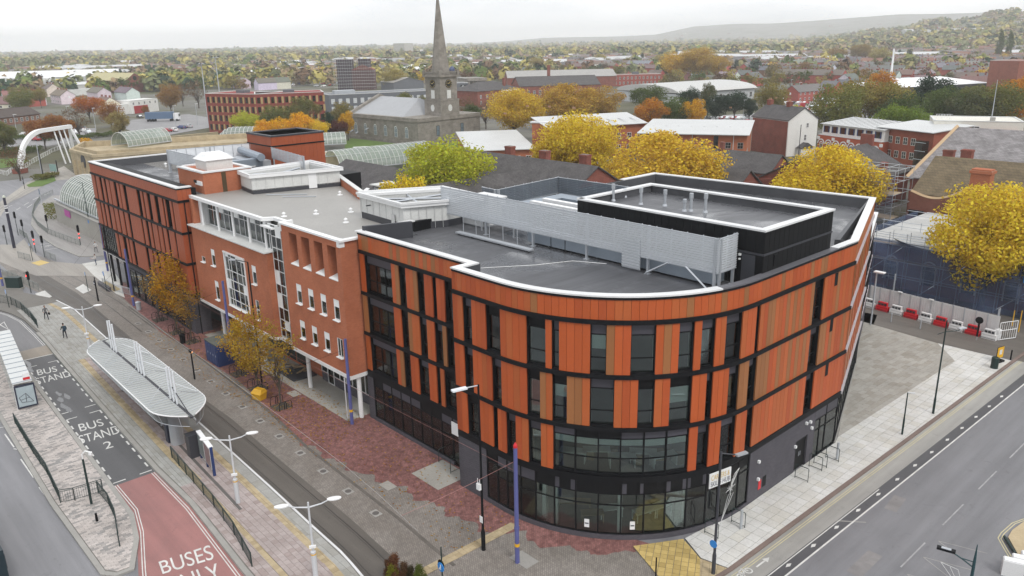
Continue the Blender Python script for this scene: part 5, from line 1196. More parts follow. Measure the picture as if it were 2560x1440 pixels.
# --- red apartment block (bent plan)
A,B,Cc=bp(512,234,14.3),bp(636,236,14.3),bp(809,230,14.3)
RB2=brick('apartment_brick',(.26,.05,.042),(.22,.045,.04),(.2,.1,.08),stain=.25);YPAN=plain('yellow_panel',(.42,.31,.14),.6,.08);DARKG=plain('grey_clad',(.13,.14,.16),.6,.12)
for (p,q_,n,lab) in ((A,B,9,'left wing of the red brick apartment block with yellow panels'),(B,Cc,10,'front range of the red brick apartment block with yellow panels')):
 t=block('apartment_block',lab,'building',p,q_,14.3,15,RB2,'flat',LROOF)
 for r in range(4):wins(t,'front',n,1.2+r*3.3,3.2+r*3.3,1.0,fr=BLACK);[piece('yellow_panel',YPAN,t,(t['L']*(i+.95)/n,-.02,2.2+r*3.3),(.7,.08,2.3)) for i in range(n)]
 piece('roof_plant',DARKG,t,(t['L']*.5,7,14.6),(4,3,1.4))
A,B=bp(822,238,10.5),bp(1088,226,10.5)
t=block('office_block','long low dark grey block with white windows behind the church','building',A,B,10.5,16,DARKG,'flat',LROOF)
for r in range(2):wins(t,'front',15,3.6+r*3.2,5.6+r*3.2,1.5,pane=plain('pale_blind',(.5,.53,.55),.4,.05) if r==0 else MATS['pale_blind'])
piece('roof_plant',STEEL,t,(8,6,11.2),(9,4,1.6))
# --- church
A,B,C3=bp(874,343),bp(1047,363),bp(1195,342)
L,ang=away(A,B)
ch=thing('church','grey stone Georgian church with arched windows, clock tower and tall spire','church',world=(A[0],A[1]),rot=ang);ch['L']=L
CW=27.0
MB().bx(0,L,0,CW,0,7.0).build('wall',STONE,ch);MB().bx(-.3,L+.3,-.3,CW+.3,7.0,7.45).bx(-.1,L+.1,-.1,CW+.1,7.45,8.2).build('parapet',STONE,ch);MB().bx(-.2,L+.2,-.2,CW+.2,0,.8).build('plinth',STONE,ch)
MB().add([(1,1,7.9),(L-9,1,7.9),(L-9,CW-1,7.9),(1,CW-1,7.9),(1,CW/2,13.2),(L-15,CW/2,13.2),(L-9,CW/2-3,8.2)],[(0,1,5,4),(1,2,5),(2,3,4,5),(3,0,4)]).build('roof',plain('church_roof',(.36,.37,.39),.5,.12),ch)
MB().add([(-.2,-.2,8.2),(-.2,CW+.2,8.2),(-.2,CW/2,14.0),(1.2,-.2,8.2),(1.2,CW+.2,8.2),(1.2,CW/2,14.0)],[(0,2,1),(3,4,5),(0,3,5,2),(2,5,4,1),(0,1,4,3)]).build('pediment',STONE,ch)
wins(ch,'front',6,1.8,4.6,1.5,1.5,L-3.0,arch=True,fr=WHITED,pane=plain('leaded_pane',(.16,.21,.25),.3,.1))
wins(ch,'right',2,2.2,5.4,1.3,3,CW-3,fr=BLACK,pane=MATS['leaded_pane'])
tb_=bp(1125,322);dlt=np.array(tb_[:2])-np.array(A[:2]);tx,ty=dlt@np.array([math.cos(ang),math.sin(ang)]),dlt@np.array([-math.sin(ang),math.cos(ang)])
tx,ty=L-4.2,CW/2+.5
tw3=MB().bx(tx-4,tx+4,ty-4,ty+4,0,13.2).bx(tx-3.6,tx+3.6,ty-3.6,ty+3.6,13.2,20.6).bx(tx-4.1,tx+4.1,ty-4.1,ty+4.1,12.9,13.3).bx(tx-4.2,tx+4.2,ty-4.2,ty+4.2,20.3,20.8).build('tower',STONE,ch)
bal=MB()
for s in (-1,1):
 bal.bx(tx-4,tx+4,ty+s*3.85-.12,ty+s*3.85+.12,21.7,21.95).bx(tx+s*3.85-.12,tx+s*3.85+.12,ty-4,ty+4,21.7,21.95)
 for k in range(13):
  x=-3.6+k*.6;bal.bx(tx+x-.1,tx+x+.1,ty+s*3.85-.1,ty+s*3.85+.1,20.8,21.7).bx(tx+s*3.85-.1,tx+s*3.85+.1,ty+x-.1,ty+x+.1,20.8,21.7)
 for s2 in (-1,1):bal.bx(tx+s*3.8-.4,tx+s*3.8+.4,ty+s2*3.8-.4,ty+s2*3.8+.4,20.8,22.3)
bal.build('balustrade',STONE,tw3)
MB().lathe(tx,ty,[(3.0,20.8),(2.9,21.6),(.12,46.5)],8).build('spire',STONE,ch)
def disc(parent,name,mat,c,r,axis,th=.12,n=20,sy=1.0):
 b=MB();ps=[(r*math.cos(k),r*sy*math.sin(k)) for k in np.linspace(0,2*math.pi,n,endpoint=False)]
 f=(lambda p,d:(c[0]+p[0],c[1]+d,c[2]+p[1])) if axis=='y' else (lambda p,d:(c[0]+d,c[1]+p[0],c[2]+p[1]))
 b.add([f(p,-th/2) for p in ps]+[f(p,th/2) for p in ps],[tuple(range(n)),tuple(range(n,2*n))[::-1]]+[(i,(i+1)%n,(i+1)%n+n,i+n) for i in range(n)]);return b.build(name,mat,parent)
for ax,c in (('y',(tx,ty-3.65,18.2)),('x',(tx+3.65,ty,18.2))):
 cf=disc(ch,'clock_face',BLACK,c,1.35,ax);sg_=-1 if ax=='y' else 1
 hb=MB()
 for k in range(12):
  a=k*math.pi/6;q_=(1.1*math.sin(a),1.1*math.cos(a))
  if ax=='y':hb.box(c[0]+q_[0],c[1]-.08,c[2]+q_[1],.12,.05,.34,0,0,a)
  else :hb.box(c[0]+.08,c[1]+q_[0],c[2]+q_[1],.05,.12,.34,0,-a,0)
 for a,l in ((.9,.9),(-1.2,.6)):
  q_=(l/2*math.sin(a),l/2*math.cos(a))
  if ax=='y':hb.box(c[0]+q_[0],c[1]-.1,c[2]+q_[1],.12,.04,l,0,0,a)
  else :hb.box(c[0]+.1,c[1]+q_[0],c[2]+q_[1],.04,.12,l,0,-a,0)
 tag(hb.build('clock_hands',plain('gilt',(.55,.42,.16),.4,.05) if 'gilt' not in MATS else MATS['gilt'],cf),kind='stuff')
 cc=(c[0],c[1],13.9+.2);
 if ax=='y':MB().bx(tx-.8,tx+.8,ty-3.72,ty-3.6,13.6,16.2).build('louvre_opening',WHITED,ch)
 else :MB().bx(tx+3.6,tx+3.72,ty-.8,ty+.8,13.6,16.2).build('louvre_opening',WHITED,ch)
 disc(ch,'round_window',WHITED,(tx,ty-4.02,10.6) if ax=='y' else (tx+4.02,ty,10.6),.85,ax,sy=1.25)
def wsheet(name,px,z,mat,label):
 o=MB().sheet([tuple(bp(a,b,z)[:2]) for a,b in px],z).build(name,mat);tag(o,label,name.replace('_',' '),kind='structure');return o
wsheet('lawn',[(862,352),(880,346),(1050,366),(1210,350),(1180,372),(1060,392),(880,400),(862,392)],.02,GRASSM,'bright lawn below the church wall')
wsheet('lawn_strip',[(395,344),(545,334),(560,352),(400,360)],.02,GRASSM,'lawn strip beside the far glass vault')
wsheet('park_lawn',[(0,398),(45,395),(75,402),(40,416),(0,420)],.03,GRASSM,'bright grass patch beside the white arch bridge')
# --- scaffolded tower far behind
A,B=bp(838,226),bp(940,224);L,ang=away(A,B)
sc_=thing('scaffold_tower','tall twin towered building wrapped in dark scaffolding','tower',world=(A[0],A[1]),rot=ang);sc_['L']=L
SCW=plain('scaffold_sheet',(.075,.055,.07),.8,.25);MB().bx(2,L*.43,1,12,0,20.5).build('wall',SCW,sc_);MB().bx(L*.6,L*.86,1,12,0,20.8).build('wall',SCW,sc_);MB().bx(L*.43,L*.97,.5,11,0,13.5).build('wall',plain('shed_wall',(.13,.06,.06),.8,.2),sc_)
MB().add([(L*.43,.5,13.5),(L*.97,.5,13.5),(L*.7,.5,17.2),(L*.43,11,13.5),(L*.97,11,13.5),(L*.7,11,17.2)],[(0,1,2),(3,5,4),(0,2,5,3),(2,1,4,5)]).build('gable',OBRICK,sc_)
pl_=MB();po=MB()
for z in np.arange(2,21,2.1):pl_.bx(-.2,L*.47,-.4,.4,z,z+.12);pl_.bx(L*.56,L*.9,-.4,.4,z,z+.12) if z>13 else pl_.bx(L*.47,L,-.4,.4,z,z+.12)
for x in np.arange(0,L,1.6):po.bx(x,x+.08,-.5,-.42,0,21.2 if (x<L*.46 or L*.56<x<L*.9) else 14)
tag(pl_.build('scaffold_lifts',WHITED,sc_),kind='stuff');tag(po.build('scaffold_poles',STEEL,sc_),kind='stuff')
# --- flats with pale roofs
A,B=bp(1330,308,9.5),bp(1399,310,9.5)
t=block('brick_flats','square brick end block with flat white roof beside the tall yellow tree','building',A,B,9.5,10,ABRICK,'flat',LROOF);piece('roof_rim',COPING,t,(t['L']/2,5,9.8),(t['L']+.8,10.8,.3))
A,B=bp(1372,322,8.6),bp(1612,308,8.6)
t=block('brick_flats','orange brick flats under a long pale monopitch roof behind the yellow trees','building',A,B,8.6,11,ABRICK,'shed',LROOF,2.0,.5);wins(t,'front',9,4.8,6.4,1.3,sillm=KERBM);wins(t,'front',9,1.6,3.2,1.3)
for i in range(8):piece('roof_seam',COPING,t,(t['L']*(i+.5)/8,5.2,9.85),(.35,11.5,.06))
A,B=bp(1600,333,8.3),bp(1868,338,8.3);
t=block('brick_flats','orange brick flats with square windows under a white seamed roof','building',A,B,8.3,23,ABRICK,'shed',LROOF,1.2,.6)
wins(t,'front',9,5.0,6.5,1.35,sillm=None,fr=KERBM,skip=(6,));wins(t,'front',9,1.8,3.3,1.35,fr=KERBM,skip=(6,));piece('glazed_slot',PANE,t,(t['L']*.72,-.05,4),(1.1,.1,8));piece('gable_patch',CONC,t,(t['L']+.03,4.5,2.2),(.05,6.0,4.4))
for i in range(8):piece('roof_seam',COPING,t,(t['L']*(i+.5)/8,11.5,9.16),(.3,1,.06))
for x in (.28,.5,.88):piece('downpipe',WHITED,t,(t['L']*x,-.1,4.1),(.14,.14,8.2))
A,B=bp(1170,378,4.2),bp(1335,372,4.2)
t=block('low_hall','low brick hall with a big pale grey flat roof beside the lime tree','building',A,B,4.2,34,ABRICK,'shed',LROOF,1.2,.5);wins(t,'front',6,1.2,2.6,1.4)
# --- white gabled house
A,B=bp(1965,392),bp(2037,386)
t=block('white_house','tall white rendered gable house with grey slate roof and brick chimneys','house',A,B,9.6,15,WREN,'gable',SLATE,3.0,.3,ridge='y')
wins(t,'front',1,7.4,8.6,.8,t['L']*.5,t['L']*.8);wins(t,'front',1,4.0,5.6,.8,t['L']*.45,t['L']*.75);chim(t,t['L']/2,6,11.5,13.9,1.0,1.4);chim(t,t['L']/2,14,11.5,14.0,1.0,1.6)
MB().bx(t['L']*.35,t['L']*.75,-1.6,0,0,2.2).build('porch',WREN,t);MB().add([(t['L']*.3,-1.9,2.2),(t['L']*.8,-1.9,2.2),(t['L']*.8,0,2.2),(t['L']*.3,0,2.2),(t['L']*.55,-1.9,3.6),(t['L']*.55,0,3.6)],[(0,1,4),(0,4,5,3),(1,2,5,4)]).build('porch_roof',SLATE,t)
piece('lamp_column',DKGREY,t,(t['L']*.32,-1.2,4.2),(.14,.14,8.4))
A2=bp(1945,395)
MB().bx(-.12,-.0,.3,14.8,0,9.2).build('brick_side',OBRICK,t)
# --- arcaded brick building and flats
A,B=bp(2046,336,7.6),bp(2202,356,7.6)
t=block('arcaded_building','red brick building with white arched windows and a white top storey','building',A,B,7.6,11,brick('arcade_brick',(.42,.08,.035),(.36,.07,.03),(.3,.15,.1)),'flat',LROOF)
wins(t,'front',8,3.6,5.6,1.1,arch=True,sillm=WREN);wins(t,'front',8,.6,2.4,1.1)
for i in range(8):
 x=t['L']*(i+.5)/8;b=MB();ps=[(1.0*math.cos(k),1.0*math.sin(k)) for k in np.linspace(0,math.pi,11)]
 b.strip([(p[0],p[1]) for p in ps],-.12,.12,0,.1);o=b.build('arch_band',WREN,t,loc=(x,-.1,5.6));o.rotation_euler=(math.pi/2,0,0)
for i in range(0,9,2):piece('pier_cap',WREN,t,(t['L']*i/8+.25,-.12,6.9),(.8,.2,.7))
MB().bx(.2,t['L']-.2,1.0,10.5,7.6,10.3).build('top_storey',WREN,t)
for i in range(7):
 x=t['L']*(i+.6)/7.3;w_=piece('window',PANE,t,(x,.97,9.0),(1.9,.06,1.5))
 for k in (-.25,.25):piece('shutter',BLUEC,w_,(k*1.6,-.6,0),(.14,1.2,1.0))
MB().add([(-.2,.4,10.3),(t['L']+.2,.4,10.3),(t['L']+.2,11,11.3),(-.2,11,11.3),(-.2,.4,10.15),(t['L']+.2,.4,10.15),(t['L']+.2,11,11.15),(-.2,11,11.15)],[(0,1,2,3),(7,6,5,4),(0,4,5,1),(1,5,6,2),(2,6,7,3),(3,7,4,0)]).build('roof_sheet',LROOF,t)
for i in range(14):MB().add([(t['L']*i/14,.4,10.32),(t['L']*i/14+.15,.4,10.32),(t['L']*i/14+.15,11,11.36),(t['L']*i/14,11,11.36),(t['L']*i/14,.4,10.25),(t['L']*i/14+.15,.4,10.25),(t['L']*i/14+.15,11,11.2),(t['L']*i/14,11,11.2)],[(0,1,2,3),(0,4,5,1),(1,5,6,2),(3,7,4,0),(2,6,7,3)]).build('roof_rib',DKGREY,t)
A,B=bp(2202,318,10.6),bp(2336,333,10.6)
t=block('brick_flats','red brick flats with a glazed stair bay beside the arcaded building','building',A,B,10.6,11,brick('flats_brick',(.31,.075,.045),(.26,.065,.04),(.25,.15,.1)),'shed',LROOF,.9,.5)
for r in range(3):wins(t,'front',5,1.2+r*3.1,2.8+r*3.1,1.2,0,t['L']*.72,fr=CREAM)
MB().bx(t['L']*.74,t['L']*.93,-.9,0,0,8.8).build('stair_glass',GLASSB,t)
for k in range(5):piece('glazing_bar',WHITE,t,(t['L']*.835,-.92,1.2+k*1.8),(t['L']*.19,.06,.08))
A,B=bp(2336,302,12.2),bp(2562,306,12.2)
t=block('cream_flats','cream rendered flats with flat roof and balcony railings above brick walls','building',A,B,12.2,12,CREAM,'flat',LROOF);MB().bx(-.05,t['L']*.9,-.1,.3,0,8.6).build('brick_wall',MATS['flats_brick'],t)
wins(t,'front',3,9.4,11.2,2.2,0,t['L']*.55,sillm=None);MB().bx(t['L']*.5,t['L']*.95,-.8,1,8.6,10.4).build('bay',MATS['flats_brick'],t);wins(t,'front',4,5,6.6,1.2)
rl_=MB()
for x in np.arange(.3,3.6,.55):rl_.bx(x,x+.07,1,1.07,12.3,13.6)
for z in (12.8,13.55):rl_.bx(.3,3.6,1,1.07,z,z+.06)
rl_.build('roof_railing',WHITE,t);MB().tube([(t['L']*.66,3,12),(t['L']*.66,3,21)],.12,6,.05).build('mast',STEEL,t);MB().bx(t['L']*.64,t['L']*.69,1.2,2.6,8,13).build('chimney',KERBM,t)
# --- slate hall in the middle right
def uvblock(name,label,cat,u0,u1,v0,v1,H,rh,wall,rmat,ridge='u',ov=.35,group=None):
 """gabled building laid out on the street frame"""
 t=thing(name,label,cat,(u0+u1)/2,(v0+v1)/2,group=group);b=MB()
 if ridge=='v':
  m_=(u0+u1)/2;b.add([(u0,v0,0),(u1,v0,0),(u1,v1,0),(u0,v1,0),(u0,v0,H),(u1,v0,H),(u1,v1,H),(u0,v1,H),(m_,v0,H+rh),(m_,v1,H+rh)],[(0,1,5,8,4),(1,2,6,5),(2,3,7,9,6),(3,0,4,7)])
  k=rh/(m_-u0);R0=[(u0-ov,v0-ov,H-k*ov),(m_,v0-ov,H+rh),(m_,v1+ov,H+rh),(u0-ov,v1+ov,H-k*ov)];R1=[(m_,v0-ov,H+rh),(u1+ov,v0-ov,H-k*ov),(u1+ov,v1+ov,H-k*ov),(m_,v1+ov,H+rh)]
 else :
  m_=(v0+v1)/2;b.add([(u0,v0,0),(u1,v0,0),(u1,v1,0),(u0,v1,0),(u0,v0,H),(u1,v0,H),(u1,v1,H),(u0,v1,H),(u0,m_,H+rh),(u1,m_,H+rh)],[(0,1,5,4),(1,2,6,9,5),(2,3,7,6),(3,0,4,8,7)])
  k=rh/(m_-v0);R0=[(u0-ov,v0-ov,H-k*ov),(u1+ov,v0-ov,H-k*ov),(u1+ov,m_,H+rh),(u0-ov,m_,H+rh)];R1=[(u1+ov,v1+ov,H-k*ov),(u0-ov,v1+ov,H-k*ov),(u0-ov,m_,H+rh),(u1+ov,m_,H+rh)]
 b.build('wall',wall,t);r=MB()
 for q_ in (R0,R1):
  r.add([(x,y,z) for x,y,z in q_]+[(x,y,z+.2) for x,y,z in q_],[(0,1,2,3),(7,6,5,4),(0,4,5,1),(1,5,6,2),(2,6,7,3),(3,7,4,0)])
 r.build('roof',rmat,t);return t
t=uvblock('slate_hall','brick hall with big grey slate roof and shaped gable behind the yellow tree','hall',-38,-21,104,130,5.6,4.4,OBRICK,SLATE,'v')
MB().prism([(-38.4,103.6),(-20.6,103.6),(-20.6,104),(-38.4,104)],0,5.6).build('gable_wall',OBRICK,t);MB().bx(-31,-28.5,129.5,130.2,9,12).build('shaped_gable',OBRICK,t);chim(t,-21,118,4,8.5,1.1,1.1)
t=uvblock('terrace_house','low slate roofed brick range left of the slate hall','house',-70,-44,118,127,4.0,3.2,OBRICK,SLATE,'u');chim(t,-58,122,6.5,9)
t=uvblock('terrace_house','mossy slate roof range in front of the orange brick flats','house',-64,-36,92,102,4.4,3.4,OBRICK,SLATE,'u');chim(t,-52,97,7,9.4)
tag(piece('roof_unit',DUCT,None,(*xy(-34,80),7.6),(4,3,1.6),AF),'grey rooftop air unit on the slate range behind the college','air unit')
t=uvblock('terrace_house','dark slate roofed range directly behind the college parapet','house',-44,-26,70,86,4.4,3.0,OBRICK,SLATE,'u')
# --- Victorian slate roofs behind the brick building
t=uvblock('slate_building','Victorian brick building with long slate roof and tall chimneys behind the college','building',-84,-46,58,76,6.0,5.0,OBRICK,SLATE,'u')
for px_,py_,z in ((1095,380,12.5),(1180,405,11.0),(1275,365,12.0),(1362,376,12.6),(1463,386,12.6)):
 u,v=puv(px_,py_,z);chim(t,u,v,4,z,1.7,1.2,pots=3)
t2=uvblock('slate_building','slate roofed cross wing with brick gable behind the louvred screens','building',-66,-52,40,62,5.4,4.2,OBRICK,SLATE,'v');t2b=uvblock('slate_building','lower slate range beside the cross wing, behind the white enclosure','building',-54,-26,46,58,4.8,4.0,OBRICK,SLATE,'u')
MB().add([(-46,45.5,5),(-42,45.5,5),(-44,45.5,8.6),(-46,51,5),(-42,51,5),(-44,51,8.6)],[(0,1,2),(0,2,5,3),(1,4,5,2)]).build('gablet',OBRICK,t2b)
t3=uvblock('slate_building','mossy slate roof with dormer and skylights beside the glass vault','building',-97,-70,42,60,4.6,4.6,OBRICK,SLATE,'u')
dm=MB().bx(-76.5,-73.8,43.4,47,5.4,7.6).build('dormer',DKGREY,t3);MB().bx(-76.9,-73.4,43.0,47.4,7.6,7.8).build('dormer_roof',WHITED,t3)
for x in (-75.7,-74.6):piece('dormer_window',WHITE,t3,(x,43.36,6.7),(.9,.06,1.1));piece('pane',PANE,t3,(x,43.33,6.7),(.65,.05,.85))
for (a,b_) in ((-80.5,44.4),(-78.2,46.4),(-84,45)):o=MB().box(a,b_,4.85+(b_-42)*.511,1.0,1.3,.14,0,math.atan(.511)).build('skylight',WHITE,t3);MB().box(a,b_,4.92+(b_-42)*.511,.75,1.05,.1,0,math.atan(.511)).build('skylight_pane',PANE,o)
# --- construction site on the right
t=uvblock('slate_building','large building with a broad pale slate roof and white rooflight on the right','building',-13,40,110,150,7.6,6.6,OBRICK,brick('pale_slate',(.27,.26,.27),(.19,.185,.19),(.12,.12,.12),.4,.2,stain=.7),'u');
o=MB().box(9,122,7.8+12*.33,8,6.5,.3,0,math.atan(.33)).build('rooflight',WHITE,t);MB().strip([(-13.6,109.5),(-13.6,130)],-.3,.3,7.5,7.6).build('verge',KERBM,t)
b=MB();b.tube([(-13.5,109.4,7.6),(-13.5,130,14.5)],.35,4);b.build('verge_coping',plain('sandstone',(.50,.36,.22),.8,.1),t)
for px_,py_,z in ((2374,374,12.6),(2420,374,13.4)):u,v=puv(px_,py_,z);chim(t,u,v,7,z,1.6,1.1)
t=uvblock('brick_hall','brick building with mossy brown tiled roof, curved gable parapet and tall chimney','building',-7.0,40,96,112,7.6,4.6,brick('hall_brick',(.24,.085,.06),(.2,.07,.05),(.16,.12,.1)),TILE,'u')
b=MB();pts=[(-7.2+8.4*k/16,7.9+1.6*k/16-1.5*math.sin(math.pi*k/16)) for k in range(17)]
b.add([(x,95.4,0) for x,z in pts]+[(x,95.4,z) for x,z in pts]+[(x,95.9,0) for x,z in pts]+[(x,95.9,z) for x,z in pts],[f for k in range(16) for f in ((k,k+1,18+k,17+k),(34+k,51+k,52+k,35+k),(17+k,18+k,52+k,51+k))]+[(0,17,51,34),(16,50,67,33)]);b.build('curved_gable',MATS['hall_brick'],t)
b=MB();b.strip([(x,95.6) for x,z in pts],-.1,.1,0,.01);b=MB();b.tube([(x,95.65,z) for x,z in pts],.3,5);b.build('gable_coping',MATS['sandstone'],t)
ct=MB().bx(1.0,3.6,94.9,96.6,0,12.2).bx(.8,3.8,94.7,96.8,11.6,12.0).bx(.6,4.0,94.7,96.7,6.3,6.9).build('chimney_breast',ABRICK,t)
for x in (1.8,2.8):MB().lathe(x,95.7,[(.22,12.2),(.18,13.2)],8).build('pot',MATS['pot'],ct)
MB().bx(-6.3,-5.6,95.2,95.4,.5,5.0).bx(-7.0,-4.9,95.1,95.4,4.4,5.1).build('rainwater_pipe',BLACK,t)
wn=MB().bx(-2.5,-.7,95.3,95.42,.8,3.6).build('window',WREN,t);MB().bx(-2.1,-1.1,95.25,95.35,1.9,3.2).build('pane',PANE,wn)
NET=glass('blue_net',(.30,.36,.48),.02,.8)
def net_mat():
 m,t_,b_=base_mat('debris_net');n=noise(t_,worldco(t_),.25,6,.6,.5);n2=noise(t_,worldco(t_),3,4)
 k=mixc(t_,n,(.035,.06,.14),(.11,.16,.27));k=mixc(t_,.3,k,ramp(t_,n2,[(.3,(.5,.5,.5)),(.7,(1.2,1.2,1.2))]),'MULTIPLY');lk(t_,k,b_.inputs['Base Color']);b_.inputs['Roughness'].default_value=.8
 tr=N(t_,'ShaderNodeBsdfTransparent');mxs=N(t_,'ShaderNodeMixShader');mxs.inputs[0].default_value=.62;o=t_.nodes['Material Output'];lk(t_,tr.outputs[0],mxs.inputs[1]);lk(t_,b_.outputs[0],mxs.inputs[2]);lk(t_,mxs.outputs[0],o.inputs[0]);return m
NETM=net_mat()
nb_=thing('netted_building','flat roofed brick building behind blue debris netting along the side street','building',22,78)
MB().bx(-2,46,70,90,0,5.6).build('wall',OBRICK,nb_);MB().bx(-2.4,46,69.4,90,5.6,6.1).build('roof',plain('site_roof',(.5,.5,.49),.7,.3,scale=.5),nb_)
for i in range(9):
 x=1.2+i*4.6
 for dx in (-.8,.8):piece('window_jamb',WREN,nb_,(x+dx,69.9,2.2),(.16,.14,2.4))
 o=MB().strip([(.8*math.cos(k),.8*math.sin(k)) for k in np.linspace(0,math.pi,11)],-.09,.09,0,.1).build('window_arch',WREN,nb_,loc=(x-22,69.86-78,3.3));o.rotation_euler=(math.pi/2,0,0)
 piece('pane',PANE,nb_,(x,69.95,2.2),(1.5,.06,2.2));piece('glazing_bar',WREN,nb_,(x,69.88,3.0),(1.7,.08,.1))
MB().bx(4,8,80,83,6.1,6.3).bx(9.5,14,78,81,6.1,6.4).build('roof_sheets',DKGREY,nb_)
scf=thing('scaffolding','scaffold poles with blue netting round the flat roofed building','scaffolding',20,68.5)
v=np.array([[u_,67.6+.25*math.sin(u_*.9+z),z] for z in np.linspace(.0,6.6,9) for u_ in np.linspace(-3,46,60)]);fs=[(r*60+c,r*60+c+1,(r+1)*60+c+1,(r+1)*60+c) for r in range(8) for c in range(59)]
MB().add([tuple(p) for p in v],fs).build('net',NETM,scf)
MB().add([(-3,67.6,0),(-3,88,0),(-3,88,6.6),(-3,67.6,6.6)],[(0,1,2,3)]).build('net',NETM,scf)
pl_=MB()
for u_ in np.arange(-2.8,46,2.1):
 for v_ in (67.9,69.0):pl_.tube([(u_,v_,0),(u_,v_,7.6)],.045,5)
for z in (2.0,4.0,6.0,6.6,7.2):
 for v_ in (67.9,69.0):pl_.tube([(-3,v_,z),(46,v_,z)],.045,5)
for u_ in np.arange(-2.8,44,8.4):pl_.tube([(u_,67.8,.2),(u_+6,67.8,6)],.045,5)
for z in (6.6,7.2):
 for v_ in (76,84):pl_.tube([(-3,v_,z),(46,v_,z)],.04,5)
for u_ in np.arange(-2.8,46,2.4):pl_.tube([(u_,76,6),(u_,76,7.4)],.04,5)
tag(pl_.build('scaffold_poles',STEEL,scf),kind='stuff')
MB().bx(-3,46,68.0,68.9,3.95,4.03).bx(-3,46,68.0,68.9,5.95,6.03).build('scaffold_boards',WOOD,scf)
sh=MB();sv=[(u_,67.4+.7*r,7.0-.35*r-.8*math.sin(math.pi*(u_-2)/9)*(1-r/3)) for r in range(4) for u_ in np.linspace(2,11,14)]
sh.add(sv,[(r*14+c,r*14+c+1,(r+1)*14+c+1,(r+1)*14+c) for r in range(3) for c in range(13)]);sh.build('plastic_sheet',plain('sheet',(.5,.53,.55),.4,.1),scf)
sb=MB().bx(16.6,18.4,67.3,67.35,4.3,5.9).build('site_board',SIGNB,scf);MB().box(17.5,67.27,5.2,.7,.03,.7,0,0,.78).build('site_emblem',WHITED,sb)
sc2=thing('scaffolding','tall scaffold tower in blue mesh beside the brick hall gable','scaffolding',-15,99)
pl_=MB()
for u_ in np.linspace(-21,-9.2,6):
 for v_ in (94,97.5,101):pl_.tube([(u_,v_,0),(u_,v_,11.0)],.05,5)
for z in np.arange(1.4,11,1.9):
 for v_ in (94,97.5,101):pl_.tube([(-21.3,v_,z),(-9,v_,z)],.05,5)
 for u_ in np.linspace(-21,-9.2,6):pl_.tube([(u_,94,z),(u_,101,z)],.045,5)
 pl_.tube([(-21,93.9,z),(-9.2,93.9,min(11,z+1.9))],.045,5)
tag(pl_.build('scaffold_poles',STEEL,sc2),kind='stuff')
NETL=NETM.copy();NETL.name='pale_debris_net';MATS['pale_debris_net']=NETL
for nn in NETL.node_tree.nodes:
 if nn.type=='MIX_SHADER':nn.inputs[0].default_value=.33
MB().add([(-21.3,93.7,0),(-9,93.7,0),(-9,93.7,10.2),(-21.3,93.7,10.2)],[(0,1,2,3)]).add([(-21.4,93.7,0),(-21.4,101,0),(-21.4,101,10.2),(-21.4,93.7,10.2)],[(0,1,2,3)]).build('net',NETL,sc2)
for z in (3.3,7.1):MB().bx(-21,-9.2,94.2,97.4,z,z+.08).build('scaffold_boards',WOOD,sc2)
# --- glazed vaults and the stone block
def vault(label,p0,p1,r,z0,dome0=False,n=None,sub=.0):
 p0,p1=np.array(p0),np.array(p1);d=p1-p0;L=float(np.hypot(*d));ang=math.atan2(d[1],d[0])
 t=thing('glass_vault',label,'glazed vault',world=(p0[0],p0[1]),rot=ang,z=z0);rings=int(L/1.25);K=14
 prof=[(-r*math.cos(a),r*math.sin(a)) for a in np.linspace(0,math.pi,K+1)]
 g=MB();xs=[i*L/rings for i in range(rings+1)];sc=[1.0]*len(xs)
 if dome0:
  for i,x in enumerate(xs):
   if x<r:sc[i]=math.sqrt(max(.02,1-((r-x)/r)**2))
 vs=[(x,y*s,z*s) for x,s in zip(xs,sc) for y,z in prof];fs=[(i*(K+1)+k,i*(K+1)+k+1,(i+1)*(K+1)+k+1,(i+1)*(K+1)+k) for i in range(rings) for k in range(K)]
 g.add(vs,fs);g.build('glazing',VGLASS2,t)
 for i,x in enumerate(xs):MB().tube([(x,y*sc[i]*1.015,z*sc[i]*1.015) for y,z in prof],.07,5).build('rib',WHITED,t)
 pr=MB()
 for k in range(0,K+1,2):pr.tube([(x,prof[k][0]*s*1.01,prof[k][1]*s*1.01) for x,s in zip(xs,sc)],.035,4)
 tag(pr.build('purlins',WHITED,t),kind='stuff')
 b=MB().bx(0,L,-r-.1,-r+.15,-sub,.25).bx(0,L,r-.15,r+.1,-sub,.25);b.build('base_beam',STEEL,t);return t
def vg():
 m,t,b=base_mat('vault_glazing');n=noise(t,worldco(t),.3,5)
 k=mixc(t,n,(.28,.33,.29),(.42,.47,.43));lk(t,k,b.inputs['Base Color']);b.inputs['Roughness'].default_value=.25;b.inputs['Specular IOR Level'].default_value=.6
 tr=N(t,'ShaderNodeBsdfTransparent');tr.inputs[0].default_value=(.7,.8,.75,1);mxs=N(t,'ShaderNodeMixShader');mxs.inputs[0].default_value=.55;o=t.nodes['Material Output'];lk(t,tr.outputs[0],mxs.inputs[1]);lk(t,b.outputs[0],mxs.inputs[2]);lk(t,mxs.outputs[0],o.inputs[0]);return m
VGLASS2=vg()
vault('green tinted glass barrel vault beside the orange wing',xy(-127,10.2),xy(-77,10.5),4.6,4.0,True)
rw=thing('retaining_wall','pale stone retaining wall under the glass barrel vault','wall',-102,8)
